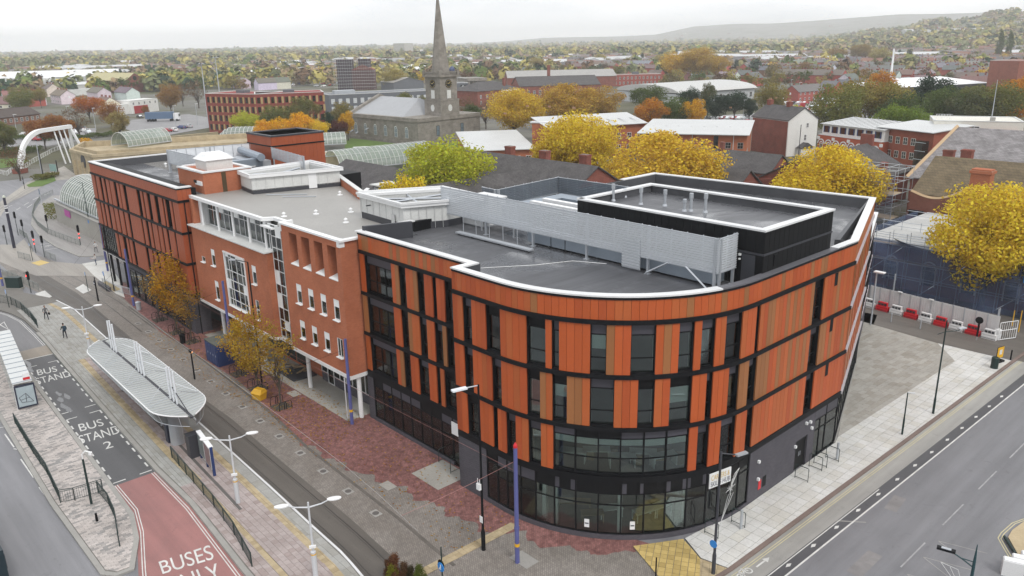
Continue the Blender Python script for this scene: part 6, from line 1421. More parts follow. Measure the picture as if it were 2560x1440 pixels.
MB().prism([(-126,5.2),(-77,5.4),(-77,5.9),(-126,5.7)],0,3.6).build('wall',CONC,rw);MB().prism([(-126,5.7),(-125.4,5.7),(-130,14),(-131,13.5)],0,3.6).build('end_wall',CONC,rw);MB().prism([(-126.2,5.0),(-77,5.2),(-77,6.0),(-126.2,5.9)],3.6,3.75).build('coping',KERBM,rw);MB().bx(-125,-77,7.2,13,.1,4.0).build('undercroft',DKGREY,rw)
sgp=MB().bx(-119.5,-116.0,5.12,5.18,2.1,3.3).build('sign_board',plain('magenta_sign',(.42,.06,.30),.5,.04),rw)
for z in (2.5,2.8):MB().bx(-119.2,-116.6,5.08,5.12,z,z+.1).build('sign_print',WHITED,sgp)
vault('pale glass barrel vault running behind the slate roofs towards the church',bp(830,410,2.5)[:2],bp(1062,384,2.5)[:2],4.6,1.2)
vault('tall glass barrel vault with rounded end beside the far lawn',bp(545,352,2.0)[:2],bp(760,346,2.0)[:2],5.2,1.0,True)
vault('short glass roof lantern on the stone block',bp(300,366,6.0)[:2],bp(408,352,6.0)[:2],3.6,6.0)
vault('small glass vault end near the church lawn',bp(805,352,2.5)[:2],bp(862,349,2.5)[:2],3.4,1.5)
sp_=[tuple(bp(a,b,6.0)[:2]) for a,b in ((175,376),(232,390),(640,362),(650,338),(425,352),(200,362))]
sb_=thing('stone_block','yellow sandstone block with parapet terraces beside the white arch bridge','building',world=sp_[1]);q_=[(a-sp_[1][0],b-sp_[1][1]) for a,b in sp_]
MB().prism(q_,0,5.6).build('wall',YSTONE,sb_);MB().strip(q_+[q_[0]],-.2,.8,5.6,6.3).build('parapet',YSTONE,sb_)
q2=[(a*.93+.5,b*.9+1.5) for a,b in q_];MB().strip(q2+[q2[0]],-.2,.4,5.6,7.0).build('terrace_wall',YSTONE,sb_)
d0,d1=np.array(q_[0]),np.array(q_[1]);e_=(d1-d0)/np.hypot(*(d1-d0));nn_=np.array([e_[1],-e_[0]])
nn_=nn_ if nn_@np.array(sp_[1])<0 else -nn_;fa=math.atan2(e_[1],e_[0]);LL=np.hypot(*(d1-d0))
for f in (.15,.35,.55,.75,.92):c=d0+e_*LL*f+nn_*.25;MB().box(c[0],c[1],1.9,.6,.5,3.8,fa).build('pilaster',YSTONE,sb_)
c=d0+e_*LL*.55+nn_*.05;o=disc(sb_,'round_arch',DKGREY,(0,0,0),1.6,'y',.2);o.location=(c[0],c[1],4.0);o.rotation_euler=(0,0,fa)
A,B=bp(815,392,4.0),bp(880,388,4.0)
t=block('stone_block','small sandstone block beside the church lawn','building',A,B,4.0,10,YSTONE,'flat',CONC);A,B=bp(410,344,3.0),bp(545,331,3.0);L,ang=away(A,B)
lw_=thing('stone_wall','long low stone parapet wall beyond the glass lantern','wall',world=(A[0],A[1]),rot=ang);MB().bx(0,L,0,.6,0,3.0).bx(-.1,L+.1,-.1,.7,3.0,3.2).build('wall',YSTONE,lw_)
for px_,lab in ((905,'grey'),(968,'white')):
 A=bp(px_-18,390);B=bp(px_+18,388);t=block('plant_container','%s plant container on the lawn below the church'%lab,'container',A,B,2.2,2.4,STEEL if lab=='grey' else WHITED,'flat',STEEL);piece('grille',BLACK,t,(t['L']*.8,-.03,1.1),(t['L']*.3,.06,1.6))
# --- white arch bridge
f0,f1=bp(50,433),bp(205,400)
ar=thing('arch_bridge','white steel arch with hangers over the tram bridge','bridge',world=(f0[0],f0[1]),rot=math.atan2(f1[1]-f0[1],f1[0]-f0[0]));AL=float(np.hypot(f1[0]-f0[0],f1[1]-f0[1]))
prof=[(AL*.42*(1-math.cos(a)),10.4*math.sin(a)) for a in np.linspace(0,math.pi/2,12)]+[(AL*.9,10.4)]
b=MB()
b.add([(x+dx_,y,z) for x,z in prof for dx_,y in ((0,-.55),(0,.55))]+[(x+(1.0 if i<5 else .3),y,z-(1.0 if i>2 else 0)) for i,(x,z) in enumerate(prof) for y in (-.55,.55)],[])
n=len(prof)
for i in range(n-1):
 a0,a1,c0,c1=2*i,2*i+2,2*n+2*i,2*n+2*i+2
 b.f+=[(a0,a0+1,a1+1,a1),(c0,c1,c1+1,c0+1),(a0,a1,c1,c0),(a0+1,c0+1,c1+1,a1+1)]
b.build('arch',WHITE,ar)
for dy in (-2.2,2.2):MB().tube([(AL*.88,0,10.2),(AL*1.0,dy,0)],.4,6).build('leg',WHITE,ar)
for f in (.62,.7,.78):MB().tube([(AL*f,0,9.6),(AL*f+.5,-1.5,.2)],.2,6).build('hanger',WHITE,ar)
MB().bx(-1.2,1.6,-1.2,1.2,0,1.2).build('footing',OBRICK,ar)
def railing(name,label,pts,h=1.1,mat=None,z=.0,gap=.14,post=1.9,group=None,top=.03,cat='railing'):
 """guard railing along street-frame points"""
 t=thing(name,label,cat,pts[0][0],pts[0][1],group=group,z=z);mat=mat or DKGREEN
 bars=MB();rails=MB()
 P3=[np.array(p) for p in pts]
 for a,b_ in zip(P3[:-1],P3[1:]):
  L_=float(np.hypot(*(b_-a)));k=max(1,int(L_/gap))
  for i in range(k):c=a+(b_-a)*(i+.5)/k;bars.box(c[0],c[1],z+h*.52,.016,.016,h*.8)
  for zz in (h,h*.88,h*.12):rails.tube([(*a,z+zz),(*b_,z+zz)],top if zz==h else top*.6,5)
  m_=max(1,round(L_/post))
  for i in range(m_+1):c=a+(b_-a)*i/m_;MB().box(c[0],c[1],z+h/2,.06,.06,h).build('post',mat,t)
 tag(bars.build('bars',mat,t),kind='stuff');rails.build('rails',mat,t);return t
railing('bridge_railing','white railing along the tram bridge under the arch',P([(60,425),(80,410),(130,382),(180,362)]),1.3,WHITE,gap=.5,post=3)
railing('bridge_railing','white railing in front of the hedge left of the arch foot',P([(0,435),(18,440),(32,428)]),1.2,WHITE,gap=.5,post=3)
# ================================================================ town further off
def hmat(name,default=(.5,.5,.5),rough=.8):
 m,t,b=base_mat(name);oi=N(t,'ShaderNodeObjectInfo').outputs['Color'];n=noise(t,worldco(t),.6,5)
 k=mixc(t,.4,oi,ramp(t,n,[(.3,(.6,.6,.6)),(.7,(1.1,1.1,1.1))]),'MULTIPLY');lk(t,k,b.inputs['Base Color']);b.inputs['Roughness'].default_value=rough;return m
HWALL,HROOF,CARP=hmat('house_wall'),hmat('house_roof',rough=.7),hmat('car_paint',rough=.25)
def house_proto(L,W,H,rh,nwin,chimneys):
 t=bpy.data.objects.new('house',None);OFFS[t.name]=(0,0,0)
 b=MB().add([(-L/2,-W/2,0),(L/2,-W/2,0),(L/2,W/2,0),(-L/2,W/2,0),(-L/2,-W/2,H),(L/2,-W/2,H),(L/2,W/2,H),(-L/2,W/2,H),(-L/2,0,H+rh),(L/2,0,H+rh)],[(0,1,5,4),(1,2,6,9,5),(2,3,7,6),(3,0,4,8,7)])
 parts=[('wall',b,HWALL)]
 r=MB();k=rh/(W/2);o=.35
 for s in (-1,1):
  q=[(-L/2-.2,s*(W/2+o),H-k*o),(L/2+.2,s*(W/2+o),H-k*o),(L/2+.2,0,H+rh),(-L/2-.2,0,H+rh)]
  r.add(q+[(x,y,z+.18) for x,y,z in q],[(0,1,2,3),(7,6,5,4),(0,4,5,1),(1,5,6,2),(2,6,7,3),(3,7,4,0)])
 parts.append(('roof',r,HROOF))
 for x in chimneys:parts.append(('chimney',MB().box(x,.3,H+rh+.2,.9,.7,1.6),OBRICK))
 for i in range(nwin):
  x=-L/2+L*(i+.5)/nwin
  for z in (1.5,4.0):
   if z<H-.6:
    for s in (-1,1):parts.append(('window',MB().box(x,s*(W/2+.02),z,1.1,.06,1.2),WHITE));parts.append(('pane',MB().box(x,s*(W/2+.05),z,.85,.05,.95),PANE))
 for s in (-1,1):parts.append(('window',MB().box(s*(L/2+.02),.6,4.0 if H>4.5 else 1.5,.06,.9,1.1),WHITE))
 out_=[]
 for nm,mb,mt in parts:
  me=bpy.data.meshes.new(nm);me.from_pydata(mb.v,[],mb.f);me.update();me.materials.append(mt);out_.append((nm,me))
 return out_
HP=[house_proto(9,8,5.2,2.6,2,(3.6,)),house_proto(14,8.5,5.2,3.0,4,(-6,0,6)),house_proto(22,8,5.0,2.8,6,(-9,-3,3,9)),house_proto(11,9,5.4,3.4,3,()),house_proto(30,10,5.5,3.2,8,(-12,-4,4,12)),house_proto(12,9,2.8,2.6,3,(4,))]
WCOL={'red':(.38,.085,.06),'brown':(.22,.10,.075),'white':(.66,.66,.64),'cream':(.58,.54,.46)}
RCOL={'slate':(.13,.125,.13),'brown':(.16,.115,.095),'red':(.26,.12,.09),'grey':(.22,.215,.21)}
def put_house(x,y,k,ang,wall,roof,label,group=None,z=None,name='house'):
 t=bpy.data.objects.new(name,None);COL.objects.link(t);t.location=(x,y,(hgt(x,y) if math.hypot(x,y)>600 else 0)-.05 if z is None else z);t.rotation_euler=(0,0,ang);tag(t,label,'house',group);t.empty_display_size=.5
 wc=tuple(c*random.uniform(.85,1.12) for c in WCOL[wall])+(1,);rc=tuple(c*random.uniform(.85,1.15) for c in RCOL[roof])+(1,)
 far_=math.hypot(x,y)>560
 for nm,me in HP[k]:
  if far_ and nm in ('window','pane','chimney') and nm!='chimney':continue
  o=bpy.data.objects.new(nm,me);COL.objects.link(o);o.parent=t;o.color=rc if nm=='roof' else wc
 return t
def ph(px,py,k,dang,wall,roof,label,group=None):
 b=bp(px,py);return put_house(b[0],b[1],k,AF+R_(dang),wall,roof,label,group)
for px,py,k,da,w,r,lab in [
(2010,252,2,84,'red','slate','brick terrace with slate roof beside the car park'),(2075,240,0,-6,'red','slate','brick house with solar panels beside the car park terrace'),(2105,236,0,-6,'red','slate','second brick house with solar panels'),
(2120,222,3,84,'white','slate','white gabled house behind the solar roofs'),(2145,236,1,0,'red','slate','small brick house pair below the red gables'),(2195,225,3,84,'red','slate','red brick gabled house beside the white mast'),(2255,236,3,84,'red','grey','tall red brick gabled house left of the showroom'),
(2295,225,1,84,'red','brown','orange brick house behind the showroom'),(2385,212,3,84,'cream','slate','cream gabled house above the showroom roof'),(2420,214,2,-6,'red','brown','red brick terrace right of the cream gable'),(2490,222,4,-10,'red','brown','long brick range with dormers near the poplars'),
(1700,200,1,84,'brown','brown','dark brick house with steep roof under the golden trees'),(1640,206,3,0,'red','brown','red brick house beside the flat roofed school'),(1855,205,1,0,'red','slate','brick terrace with rooflights behind the grey hall'),(1880,215,3,84,'red','slate','red gabled house at the end of the grey hall'),(1820,210,1,0,'white','grey','white house with skylights behind the grey hall'),
(1440,178,2,0,'red','brown','brown roofed terrace beyond the long slate works'),(1520,176,2,0,'red','brown','brown roofed terrace end behind the brick school'),(1330,190,2,0,'red','slate','slate roofed brick works beyond the church'),
(25,285,3,84,'white','brown','white gabled house behind the brick clinic'),(90,262,1,0,'white','red','white house with pink tiled roof'),(160,258,2,0,'white','brown','long white house with brown roof'),(250,250,2,0,'white','brown','brown roofed range behind the orange tree'),(320,250,2,0,'white','slate','slate roofed white range behind the lorry'),(270,285,1,0,'white','brown','low white house below the orange tree'),(130,240,1,0,'white','slate','white gabled house near the warehouse'),(45,262,1,84,'white','red','pink roofed house by the green tree'),
(700,222,1,84,'white','slate','white gabled house behind the red apartment block'),(665,224,1,84,'white','brown','second white gabled house behind the red apartment block'),(600,220,2,0,'white','grey','long white house behind the apartment block')]:
 ph(px,py,k,da,w,r,lab)
rng=random.Random(5)
for (x0,y0,x1,y1,n) in [(2150,196,2330,190,5),(2290,186,2480,172,7),(2330,178,2450,166,5),(2420,205,2560,196,4),(1900,172,2100,168,7),(1860,180,2000,180,5),(2100,180,2200,176,4),(1760,160,1960,156,8),(2000,152,2250,146,9),(2250,150,2500,140,9),(1480,160,1640,158,6),(1300,165,1460,168,6),(1180,172,1300,180,4),(2140,135,2540,120,14),(1900,132,2150,128,9),(2300,112,2560,92,10),(2100,118,2300,108,8),(1560,145,1760,142,8),(500,190,640,186,5),(30,268,110,262,2),(2120,208,2330,202,6),(2380,190,2560,184,6),(1660,188,1800,184,5),(1900,192,2060,190,5),(1980,206,2100,206,4),(2440,228,2540,224,3),(1900,160,2120,154,8),(2180,160,2330,156,6),(1560,185,1640,182,3)]:
 for i in range(n):
  f=(i+.5)/n;px,py=x0+(x1-x0)*f+rng.uniform(-6,6),y0+(y1-y0)*f+rng.uniform(-1.5,1.5);b=bp(px,py)
  r_=math.hypot(b[0],b[1])
  if r_>1100:b=bpY(px,py,min(2600,r_*.8));
  put_house(b[0],b[1],rng.choice((1,2,2,4)),AF+R_(rng.choice((0,0,84,6))),rng.choice(('red','red','brown','white','cream')),rng.choice(('slate','brown','brown','grey','slate')),'small brick or rendered house in the distant terraces','houses in the distant terraces')
# --- large sheds and civic buildings
def pblock(name,lab,cat,xa,ya,xb,yb,z,W,wall,roof,rm,rh=1.5,base=False,**k):
 A,B=(bp(xa,ya),bp(xb,yb)) if base else (bp(xa,ya,z),bp(xb,yb,z));return block(name,lab,cat,A,B,z,W,wall,roof,rm,rh,.4,**k)
SHED=plain('shed_clad',(.52,.54,.56),.6,.1,scale=.2);SHEDR=plain('shed_roof',(.72,.73,.74),.5,.08,scale=.2);YROOF=plain('yellow_roof',(.46,.42,.24),.7,.12,scale=.3)
pblock('warehouse','very long white roofed warehouse in front of the woods','warehouse',-40,228,300,216,9,70,SHED,'gable',SHEDR,4.5,True)
pblock('warehouse','low white industrial shed before the long warehouse','warehouse',85,236,262,228,5.5,25,WHITED,'gable',SHEDR,1.5,True)
pblock('warehouse','small white industrial unit with blue stripe near the pink roofs','warehouse',175,240,258,236,4,12,WHITED,'flat',SHEDR,base=True)
for px in (8,130):b=bp(px,238);tag(MB().lathe(0,0,[(4,0),(4,12),(3,13)],16).build('silo',WHITE,loc=(b[0],b[1],0)),'round white silo beside the long warehouse','silo','white silos by the warehouse')
t=pblock('engine_shed','old red brick gabled shed with yellowish roof beside the white warehouse','shed',318,232,372,229,8.5,46,OBRICK,'gable',YROOF,5.0,True,ridge='y');disc(t,'round_window',BLACK,(t['L']/2,-.05,10),1.6,'y');t.rotation_euler[2]+=R_(14)
t=pblock('clinic','low brown brick clinic with white windows and porch','clinic',-20,318,102,303,3.4,12,brick('clinic_brick',(.25,.12,.08),(.2,.1,.07),(.2,.15,.12)),'gable',brick('clinic_roof',(.10,.08,.072),(.08,.066,.06),(.05,.04,.04),.3,.2),3.0,True);wins(t,'front',9,1.0,2.6,1.3)
t=pblock('white_office','white rendered house with red lower panel by the main road','house',330,285,398,277,6.2,9,WREN,'flat',LROOF,base=True);wins(t,'front',5,4.2,5.4,1.0);piece('red_panel',plain('red_panel',(.36,.03,.035),.6,.06),t,(t['L']*.35,-.06,1.8),(t['L']*.5,.1,3.6));pblock('white_office','lower white flat roofed wing beside the red panelled house','house',290,290,335,283,4.6,8,WREN,'flat',LROOF,base=True)
t=pblock('vaulted_hall','grey hall with a curved sheet roof among the green trees','hall',1690,262,1885,246,5.0,42,SHED,'vault',plain('hall_roof',(.50,.50,.49),.5,.06),4.0,True);wins(t,'front',10,1.0,3.6,2.0,fr=WHITE)
t=pblock('hall_wing','pale grey box wing with a square dark window beside the vaulted hall','hall',1625,250,1690,256,6.0,14,plain('grey_blue_clad',(.42,.44,.48),.6,.06),'flat',LROOF,base=True);wins(t,'front',1,1.4,4.6,4.6,t['L']*.45,t['L']*.95,fr=WHITE)
t=pblock('school_block','red brick flat roofed school with white windows','school',1535,216,1652,213,7.5,12,brick('school_brick',(.34,.075,.055),(.28,.065,.05),(.25,.12,.1)),'flat',LROOF,base=True)
for r in range(2):wins(t,'front',12,1.2+r*3.2,3.0+r*3.2,1.1)
piece('roof_plant',DARKG,t,(t['L']*.5,6,8.3),(4,3,1.6))
t=pblock('showroom','car showroom with a spreading white roof and dark fascia','showroom',2235,246,2470,232,5.2,34,DARKG,'hip',plain('white_roof',(.78,.79,.80),.4,.05),3.4,True);
MB().bx(-.4,t['L']+.4,-.5,0,3.6,5.2).build('fascia',plain('fascia_dark',(.03,.035,.04),.5,.1),t)
gtext(t,'MINI',[(t['L']*.28,-.56,4.0),(t['L']*.38,-.56,4.0),(t['L']*.38,-.56,4.9),(t['L']*.28,-.56,4.9)],0,WHITE)
wins(t,'front',12,.4,3.2,2.6,fr=BLACK)
t=pblock('brick_block','tall plain red brick block at the right edge','building',2535,240,2600,236,17,16,brick('plain_brick',(.29,.09,.06),(.25,.08,.055),(.22,.13,.1)),'flat',LROOF,base=True);wins(t,'front',2,12,13.4,1.0)
t=pblock('gallery','classical stone building with columns behind the church tower','building',1168,240,1215,238,10,18,STONE,'flat',LROOF,base=True)
for i in range(5):MB().lathe(1.2+i*(t['L']-2.4)/4,-1.0,[(.7,0),(.55,8.2),(.8,8.6)],10).build('column',STONE,t)
MB().bx(-.3,t['L']+.3,-1.9,0,8.6,10.2).build('entablature',STONE,t)
t=pblock('gallery','low stone range left of the spire','building',1060,212,1160,210,7,22,STONE,'hip',SLATE,3,True);wins(t,'front',8,2,4.5,1.2);MB().lathe(t['L']*.7,11,[(2.2,9),(2.2,11),(1.4,12.4),(.1,13.2)],12).build('cupola',BLUEC,t)
t=pblock('works_building','dark sign fronted block beside the church tower','building',1128,250,1172,248,9,10,DARKG,'flat',LROOF,base=True);MB().bx(t['L']*.55,t['L']*.98,-.15,0,5.0,8.0).build('sign_board',BLACK,t);gtext(t,'CA',[(t['L']*.6,-.2,5.4),(t['L']*.93,-.2,5.4),(t['L']*.93,-.2,7.6),(t['L']*.6,-.2,7.6)],0,WHITE)
t=pblock('works_building','red brick works with hipped slate roof beside the white sign','building',1195,268,1300,258,7.5,20,OBRICK,'hip',SLATE,4.0,True);wins(t,'front',7,4.0,5.6,1.1);wins(t,'front',7,1.0,2.8,1.1);sb2=MB().bx(t['L']*.55,t['L']*.98,-.2,0,4.0,7.4).build('sign_board',WHITE,t);gtext(t,'JAMES',[(t['L']*.58,-.26,4.6),(t['L']*.95,-.26,4.6),(t['L']*.95,-.26,6.8),(t['L']*.58,-.26,6.8)],0,NAVY);chim(t,t['L']*.75,4,7,13,1.2,1.2)
t=pblock('works_building','long slate roofed brick works running right from the white sign','building',1300,246,1500,240,6.5,26,OBRICK,'gable',SLATE,4.5,True);wins(t,'front',14,1.5,4,1.4);chim(t,t['L']*.45,20,8,17,1.6,1.6)
t=pblock('works_building','pale roofed works shed behind the slate works','building',1270,222,1540,216,7,30,OBRICK,'gable',ROOFL,4,True);t=pblock('works_building','black gabled sheds left of the church tower','building',985,228,1060,224,5.5,20,DARKG,'gable',ROOFL,3,True,ridge='y')
for i,(xa,xb,y) in enumerate(((640,780,192),(560,640,200),(700,800,178),(840,1000,168),(955,1040,200),(985,1090,190),(1010,1150,182),(560,600,178),(1370,1460,148),(1440,1560,140),(700,770,165),(20,60,160),(1600,1660,128),(960,1005,162),(1090,1200,176))):
 A,B=bp(xa,y),bp(xb,y-1);block('distant_shed','pale low industrial shed among distant trees','shed',A,B,6,30,SHED,'gable',SHEDR,2.0,group='distant pale sheds')
t=pblock('box_hall','pale boxy hall with a white frame left of the spire','hall',955,168,1008,167,11,25,SHED,'flat',SHEDR,base=True)
t=pblock('grain_tower','pale concrete tower block on the left of the spire far off','tower',985,145,1012,145,30,25,plain('pale_block',(.45,.44,.41),.8,.1),'flat',LROOF,base=True)
# --- masts
def mast(name,lab,px,pyb,pyt,r=.35,mat=None,head=True,D=None):
 b=bp(px,pyb);d=ray(px,pyt);r_=math.hypot(b[0],b[1]);top=CAM_H+r_/math.hypot(d[0],d[1])*d[2]
 t=thing(name,lab,'mast',world=(b[0],b[1]));MB().lathe(0,0,[(r,0),(r*.45,top)],10).build('pole',mat or STEEL,t)
 if head:
  MB().lathe(0,0,[(1.4,top-.3),(1.4,top)],12).build('head_ring',STEEL,t)
  for k in range(6):MB().box(1.5*math.cos(k),1.5*math.sin(k),top+.1,.6,.4,.4,k).build('floodlight',DKGREY,t)
 return t
mast('floodlight_mast','tall grey floodlight mast at the corner of the red apartment block',523,318,158);mast('floodlight_mast','taller grey floodlight mast in front of the red apartment block',557,300,142)
mast('telecom_mast','white lattice telecom mast beside the brick houses',2222,234,122,.8,WHITE,False)
for px,yb,yt in ((1857,308,262),(1918,272,250),(1996,250,196),(1975,240,186),(45,345,282),(175,318,280),(240,325,278),(440,318,262),(495,312,255),(2148,275,240),(300,320,270)):
 b=bp(px,yb);t=thing('lamp_column','thin grey street lamp standing over the distant parked cars and roads','street lamp',world=(b[0],b[1]),group='distant lamp columns');MB().lathe(0,0,[(.12,0),(.07,8.5)],6).build('pole',STEEL,t);MB().box(.4,0,8.5,1.2,.3,.12).build('lamp_head',WHITE,t)
# --- vehicles
def car_proto(van=False):
 L,W,H=(4.3,1.75,1.45) if not van else (5.2,2.0,2.3)
 pr=[(-L/2,.35),(-L/2,.75),(-L/2+.1,.9),(-L*.26,.98),(-L*.12,H),(L*.28,H-.03),(L*.43,.95),(L/2-.03,.85),(L/2,.35)] if not van else [(-L/2,.35),(-L/2,1.0),(-L*.33,1.2),(-L*.24,H),(L/2,H),(L/2,.35)]
 n=len(pr);body=MB()
 body.add([(x,-W/2*(1 if z<1.0 or van else .84),z) for x,z in pr]+[(x,W/2*(1 if z<1.0 or van else .84),z) for x,z in pr],[tuple(range(n)),tuple(range(n,2*n))[::-1]]+[(i,(i+1)%n,(i+1)%n+n,i+n) for i in range(n)])
 parts=[('body',body,CARP)]
 if not van:
  for s in (-1,1):parts.append(('side_window',MB().add([(-L*.22,s*.83,1.0),(L*.38,s*.83,1.0),(L*.27,s*.745,H-.1),(-L*.12,s*.745,H-.1)],[(0,1,2,3)]),PANE))
  parts.append(('windscreen',MB().add([(-L*.272,-.68,1.0),(-L*.272,.68,1.0),(-L*.135,.6,H-.03),(-L*.135,-.6,H-.03)],[(0,1,2,3)]),PANE));parts.append(('rear_window',MB().add([(L*.435,-.66,.99),(L*.435,.66,.99),(L*.30,.6,H-.05),(L*.30,-.6,H-.05)],[(0,1,2,3)]),PANE))
 else :parts.append(('windscreen',MB().add([(-L*.335,-.85,1.25),(-L*.335,.85,1.25),(-L*.255,.8,H-.15),(-L*.255,-.8,H-.15)],[(0,1,2,3)]),PANE))
 for x in (-L*.31,L*.31):
  for s in (-1,1):
   w=MB();ps=[(.31*math.cos(k),.31*math.sin(k)) for k in np.linspace(0,2*math.pi,12,endpoint=False)]
   w.add([(x+p[0],s*W/2-.1,.31+p[1]) for p in ps]+[(x+p[0],s*W/2+.02,.31+p[1]) for p in ps],[tuple(range(12)),tuple(range(12,24))[::-1]]+[(i,(i+1)%12,(i+1)%12+12,i+12) for i in range(12)]);parts.append(('wheel',w,BLACK))
 for s in (-1,1):parts.append(('headlight',MB().box(-L/2,s*W*.36,.72,.06,.35,.16),WHITE));parts.append(('tail_light',MB().box(L/2,s*W*.38,.78,.05,.3,.18),REDP))
 res=[]
 for nm,mb,mt in parts:
  me=bpy.data.meshes.new(nm);me.from_pydata(mb.v,[],mb.f);me.update();me.materials.append(mt);res.append((nm,me))
 return res
CARM,VANM=car_proto(),car_proto(True)
CC={'white':(.75,.75,.75),'silver':(.42,.43,.45),'black':(.02,.02,.025),'red':(.35,.02,.03),'blue':(.03,.05,.16),'grey':(.14,.145,.15)}
def put_car(x,y,ang,col,label,group,van=False):
 t=bpy.data.objects.new('parked_car',None);COL.objects.link(t);t.location=(x,y,.01);t.rotation_euler=(0,0,ang);t.empty_display_size=.4;tag(t,label,'van' if van else 'car',group)
 for nm,me in (VANM if van else CARM):o=bpy.data.objects.new(nm,me);COL.objects.link(o);o.parent=t;o.color=(*CC[col],1)
rc=random.Random(3);cols=['white','silver','black','grey','red','blue','white','silver']
for px,py,c,lab in ((30,358,'silver','silver car parked alone by the hedges near the arch'),(62,340,'white','white car in the car park behind the arch'),(92,352,'red','dark red car seen through the white arch'),(78,335,'silver','silver car beside the white one behind the arch'),(185,334,'white','white car under the bare tree'),(214,330,'white','white car second in the row under the bare tree'),(222,335,'silver','silver car at the end of the row under the bare tree'),(205,324,'grey','grey car behind the row under the bare tree'),(418,330,'red','small red car on the main road below the lorry'),(436,328,'white','white car on the main road behind the red one'),(455,322,'blue','blue car on the main road near the red apartment block'),(472,319,'silver','silver car leading on the main road near the red apartment block'),(350,295,'black','black car by the red panelled house'),(430,292,'white','white car on the far lane beside the lorry')):
 b=bp(px,py);put_car(b[0],b[1],AF+R_(rc.choice((0,180,15))),c,lab,None)
for r in range(5):
 for i in range(11):
  px,py=1962+i*16+r*3,252+r*9;b=bp(px,py)
  if rc.random()<.85:kc=rc.choice(cols);put_car(b[0],b[1],AF+R_(88+rc.uniform(-3,3)),kc,'%s car in the crowded car park behind the white house'%kc,'%s cars in the crowded car park'%kc,rc.random()<.06)
for i in range(9):
 for r in range(2):
  px,py=1765+i*14,300+r*8;b=bp(px,py)
  if rc.random()<.7:kc=rc.choice(cols);put_car(b[0],b[1],AF+R_(88),kc,'%s car parked behind the pale roofed flats'%kc,'%s cars behind the flats'%kc)
for i in range(14):
 px,py=2140+rc.uniform(0,260),248+rc.uniform(0,22);b=bp(px,py);kc=rc.choice(cols);put_car(b[0],b[1],AF+R_(rc.choice((0,88))),kc,'%s car on the showroom forecourt'%kc,'%s cars on the forecourt'%kc)
for i in range(40):
 px,py=640+rc.uniform(0,200),196+rc.uniform(0,22);b=bp(px,py);kc=rc.choice(cols);put_car(b[0],b[1],AF+R_(rc.choice((0,88))),kc,'%s car in the far car park left of the scaffolded tower'%kc,'%s cars in the far car park'%kc)
b=bp(405,303);lr=thing('lorry','blue curtain sided lorry on the main road','lorry',world=(b[0],b[1]),rot=AF+R_(52))
MB().bx(-6.5,5.2,-1.25,1.25,1.1,4.0).build('trailer',plain('lorry_blue',(.10,.16,.26),.5,.08),lr);MB().bx(5.5,7.7,-1.2,1.2,.7,3.4).build('cab',WHITE,lr);MB().bx(7.68,7.74,-1.1,1.1,2.0,3.1).build('windscreen',PANE,lr)
for x in (-5.4,-4.2,-3.0,4.2,6.8):
 for s in (-1,1):o=disc(lr,'wheel',BLACK,(x,s*1.1,.5),.5,'y',.3)
wsheet('main_road',[(380,345),(530,318),(530,295),(470,285),(330,300),(300,318)],.03,asphalt('main_road',(.26,.255,.26),.15),'grey main road passing the lorry')
wsheet('car_park',[(20,372),(120,365),(240,345),(240,320),(150,322),(20,340)],.03,asphalt('car_park',(.25,.245,.25),.15),'grey car park behind the arch bridge')
wsheet('car_park_right',[(1750,318),(1900,316),(2180,300),(2420,285),(2420,244),(1960,244),(1930,280),(1750,292)],.03,asphalt('car_park_r',(.30,.295,.30),.15),'pale car park ground among the green trees')
def hedge(lab,px0,py0,px1,py1,h,w,colr,n=2600,leaf=.35,name='hedge'):
 a,b=bp(px0,py0),bp(px1,py1);d=b-a;L_=float(np.hypot(d[0],d[1]));rg_=np.random.RandomState(int(px0+py0))
 p=np.stack([rg_.uniform(0,L_,n),rg_.uniform(-w/2,w/2,n),rg_.uniform(0,1,n)**.5*h],1);p[:,2]*=(1+.25*np.sin(p[:,0]*.9));nn=rg_.normal(size=(n,3));nn/=np.linalg.norm(nn,axis=1)[:,None];aa=np.cross(nn,rg_.normal(size=(n,3)));aa/=np.linalg.norm(aa,axis=1)[:,None];bb2=np.cross(nn,aa);s=leaf*rg_.uniform(.6,1.3,n)[:,None]
 v=np.stack([p-aa*s*.5,p+bb2*s*.35,p+aa*s*.5,p-bb2*s*.35],1).reshape(-1,3)
 o=bpy.data.objects.new(name,quads_mesh(name,v,LEAF));COL.objects.link(o);o.location=(a[0],a[1],0);o.rotation_euler=(0,0,math.atan2(d[1],d[0]));o.color=colr;tag(o,lab,'hedge');return o
hedge('dark clipped hedges beside the arch foot',0,392,80,376,1.6,9,CG,5000);hedge('hedge row between the parked cars and the arch',20,345,130,352,1.3,4,CG,4000);hedge('long green hedge behind the stone terrace',180,350,290,338,1.4,5,CG,4000);hedge('shrubs on the verge island beside the curved road',92,452,136,440,1.1,3.5,CMG,2500,.28,'shrubs');hedge('yellow planting on the stone terrace',205,378,240,372,3.2,3,CGOLD,1500,.35,'shrubs');hedge('small bush at the corner of the retaining wall',127,540,133,552,2.4,2.0,CMG,900,.25,'shrubs')
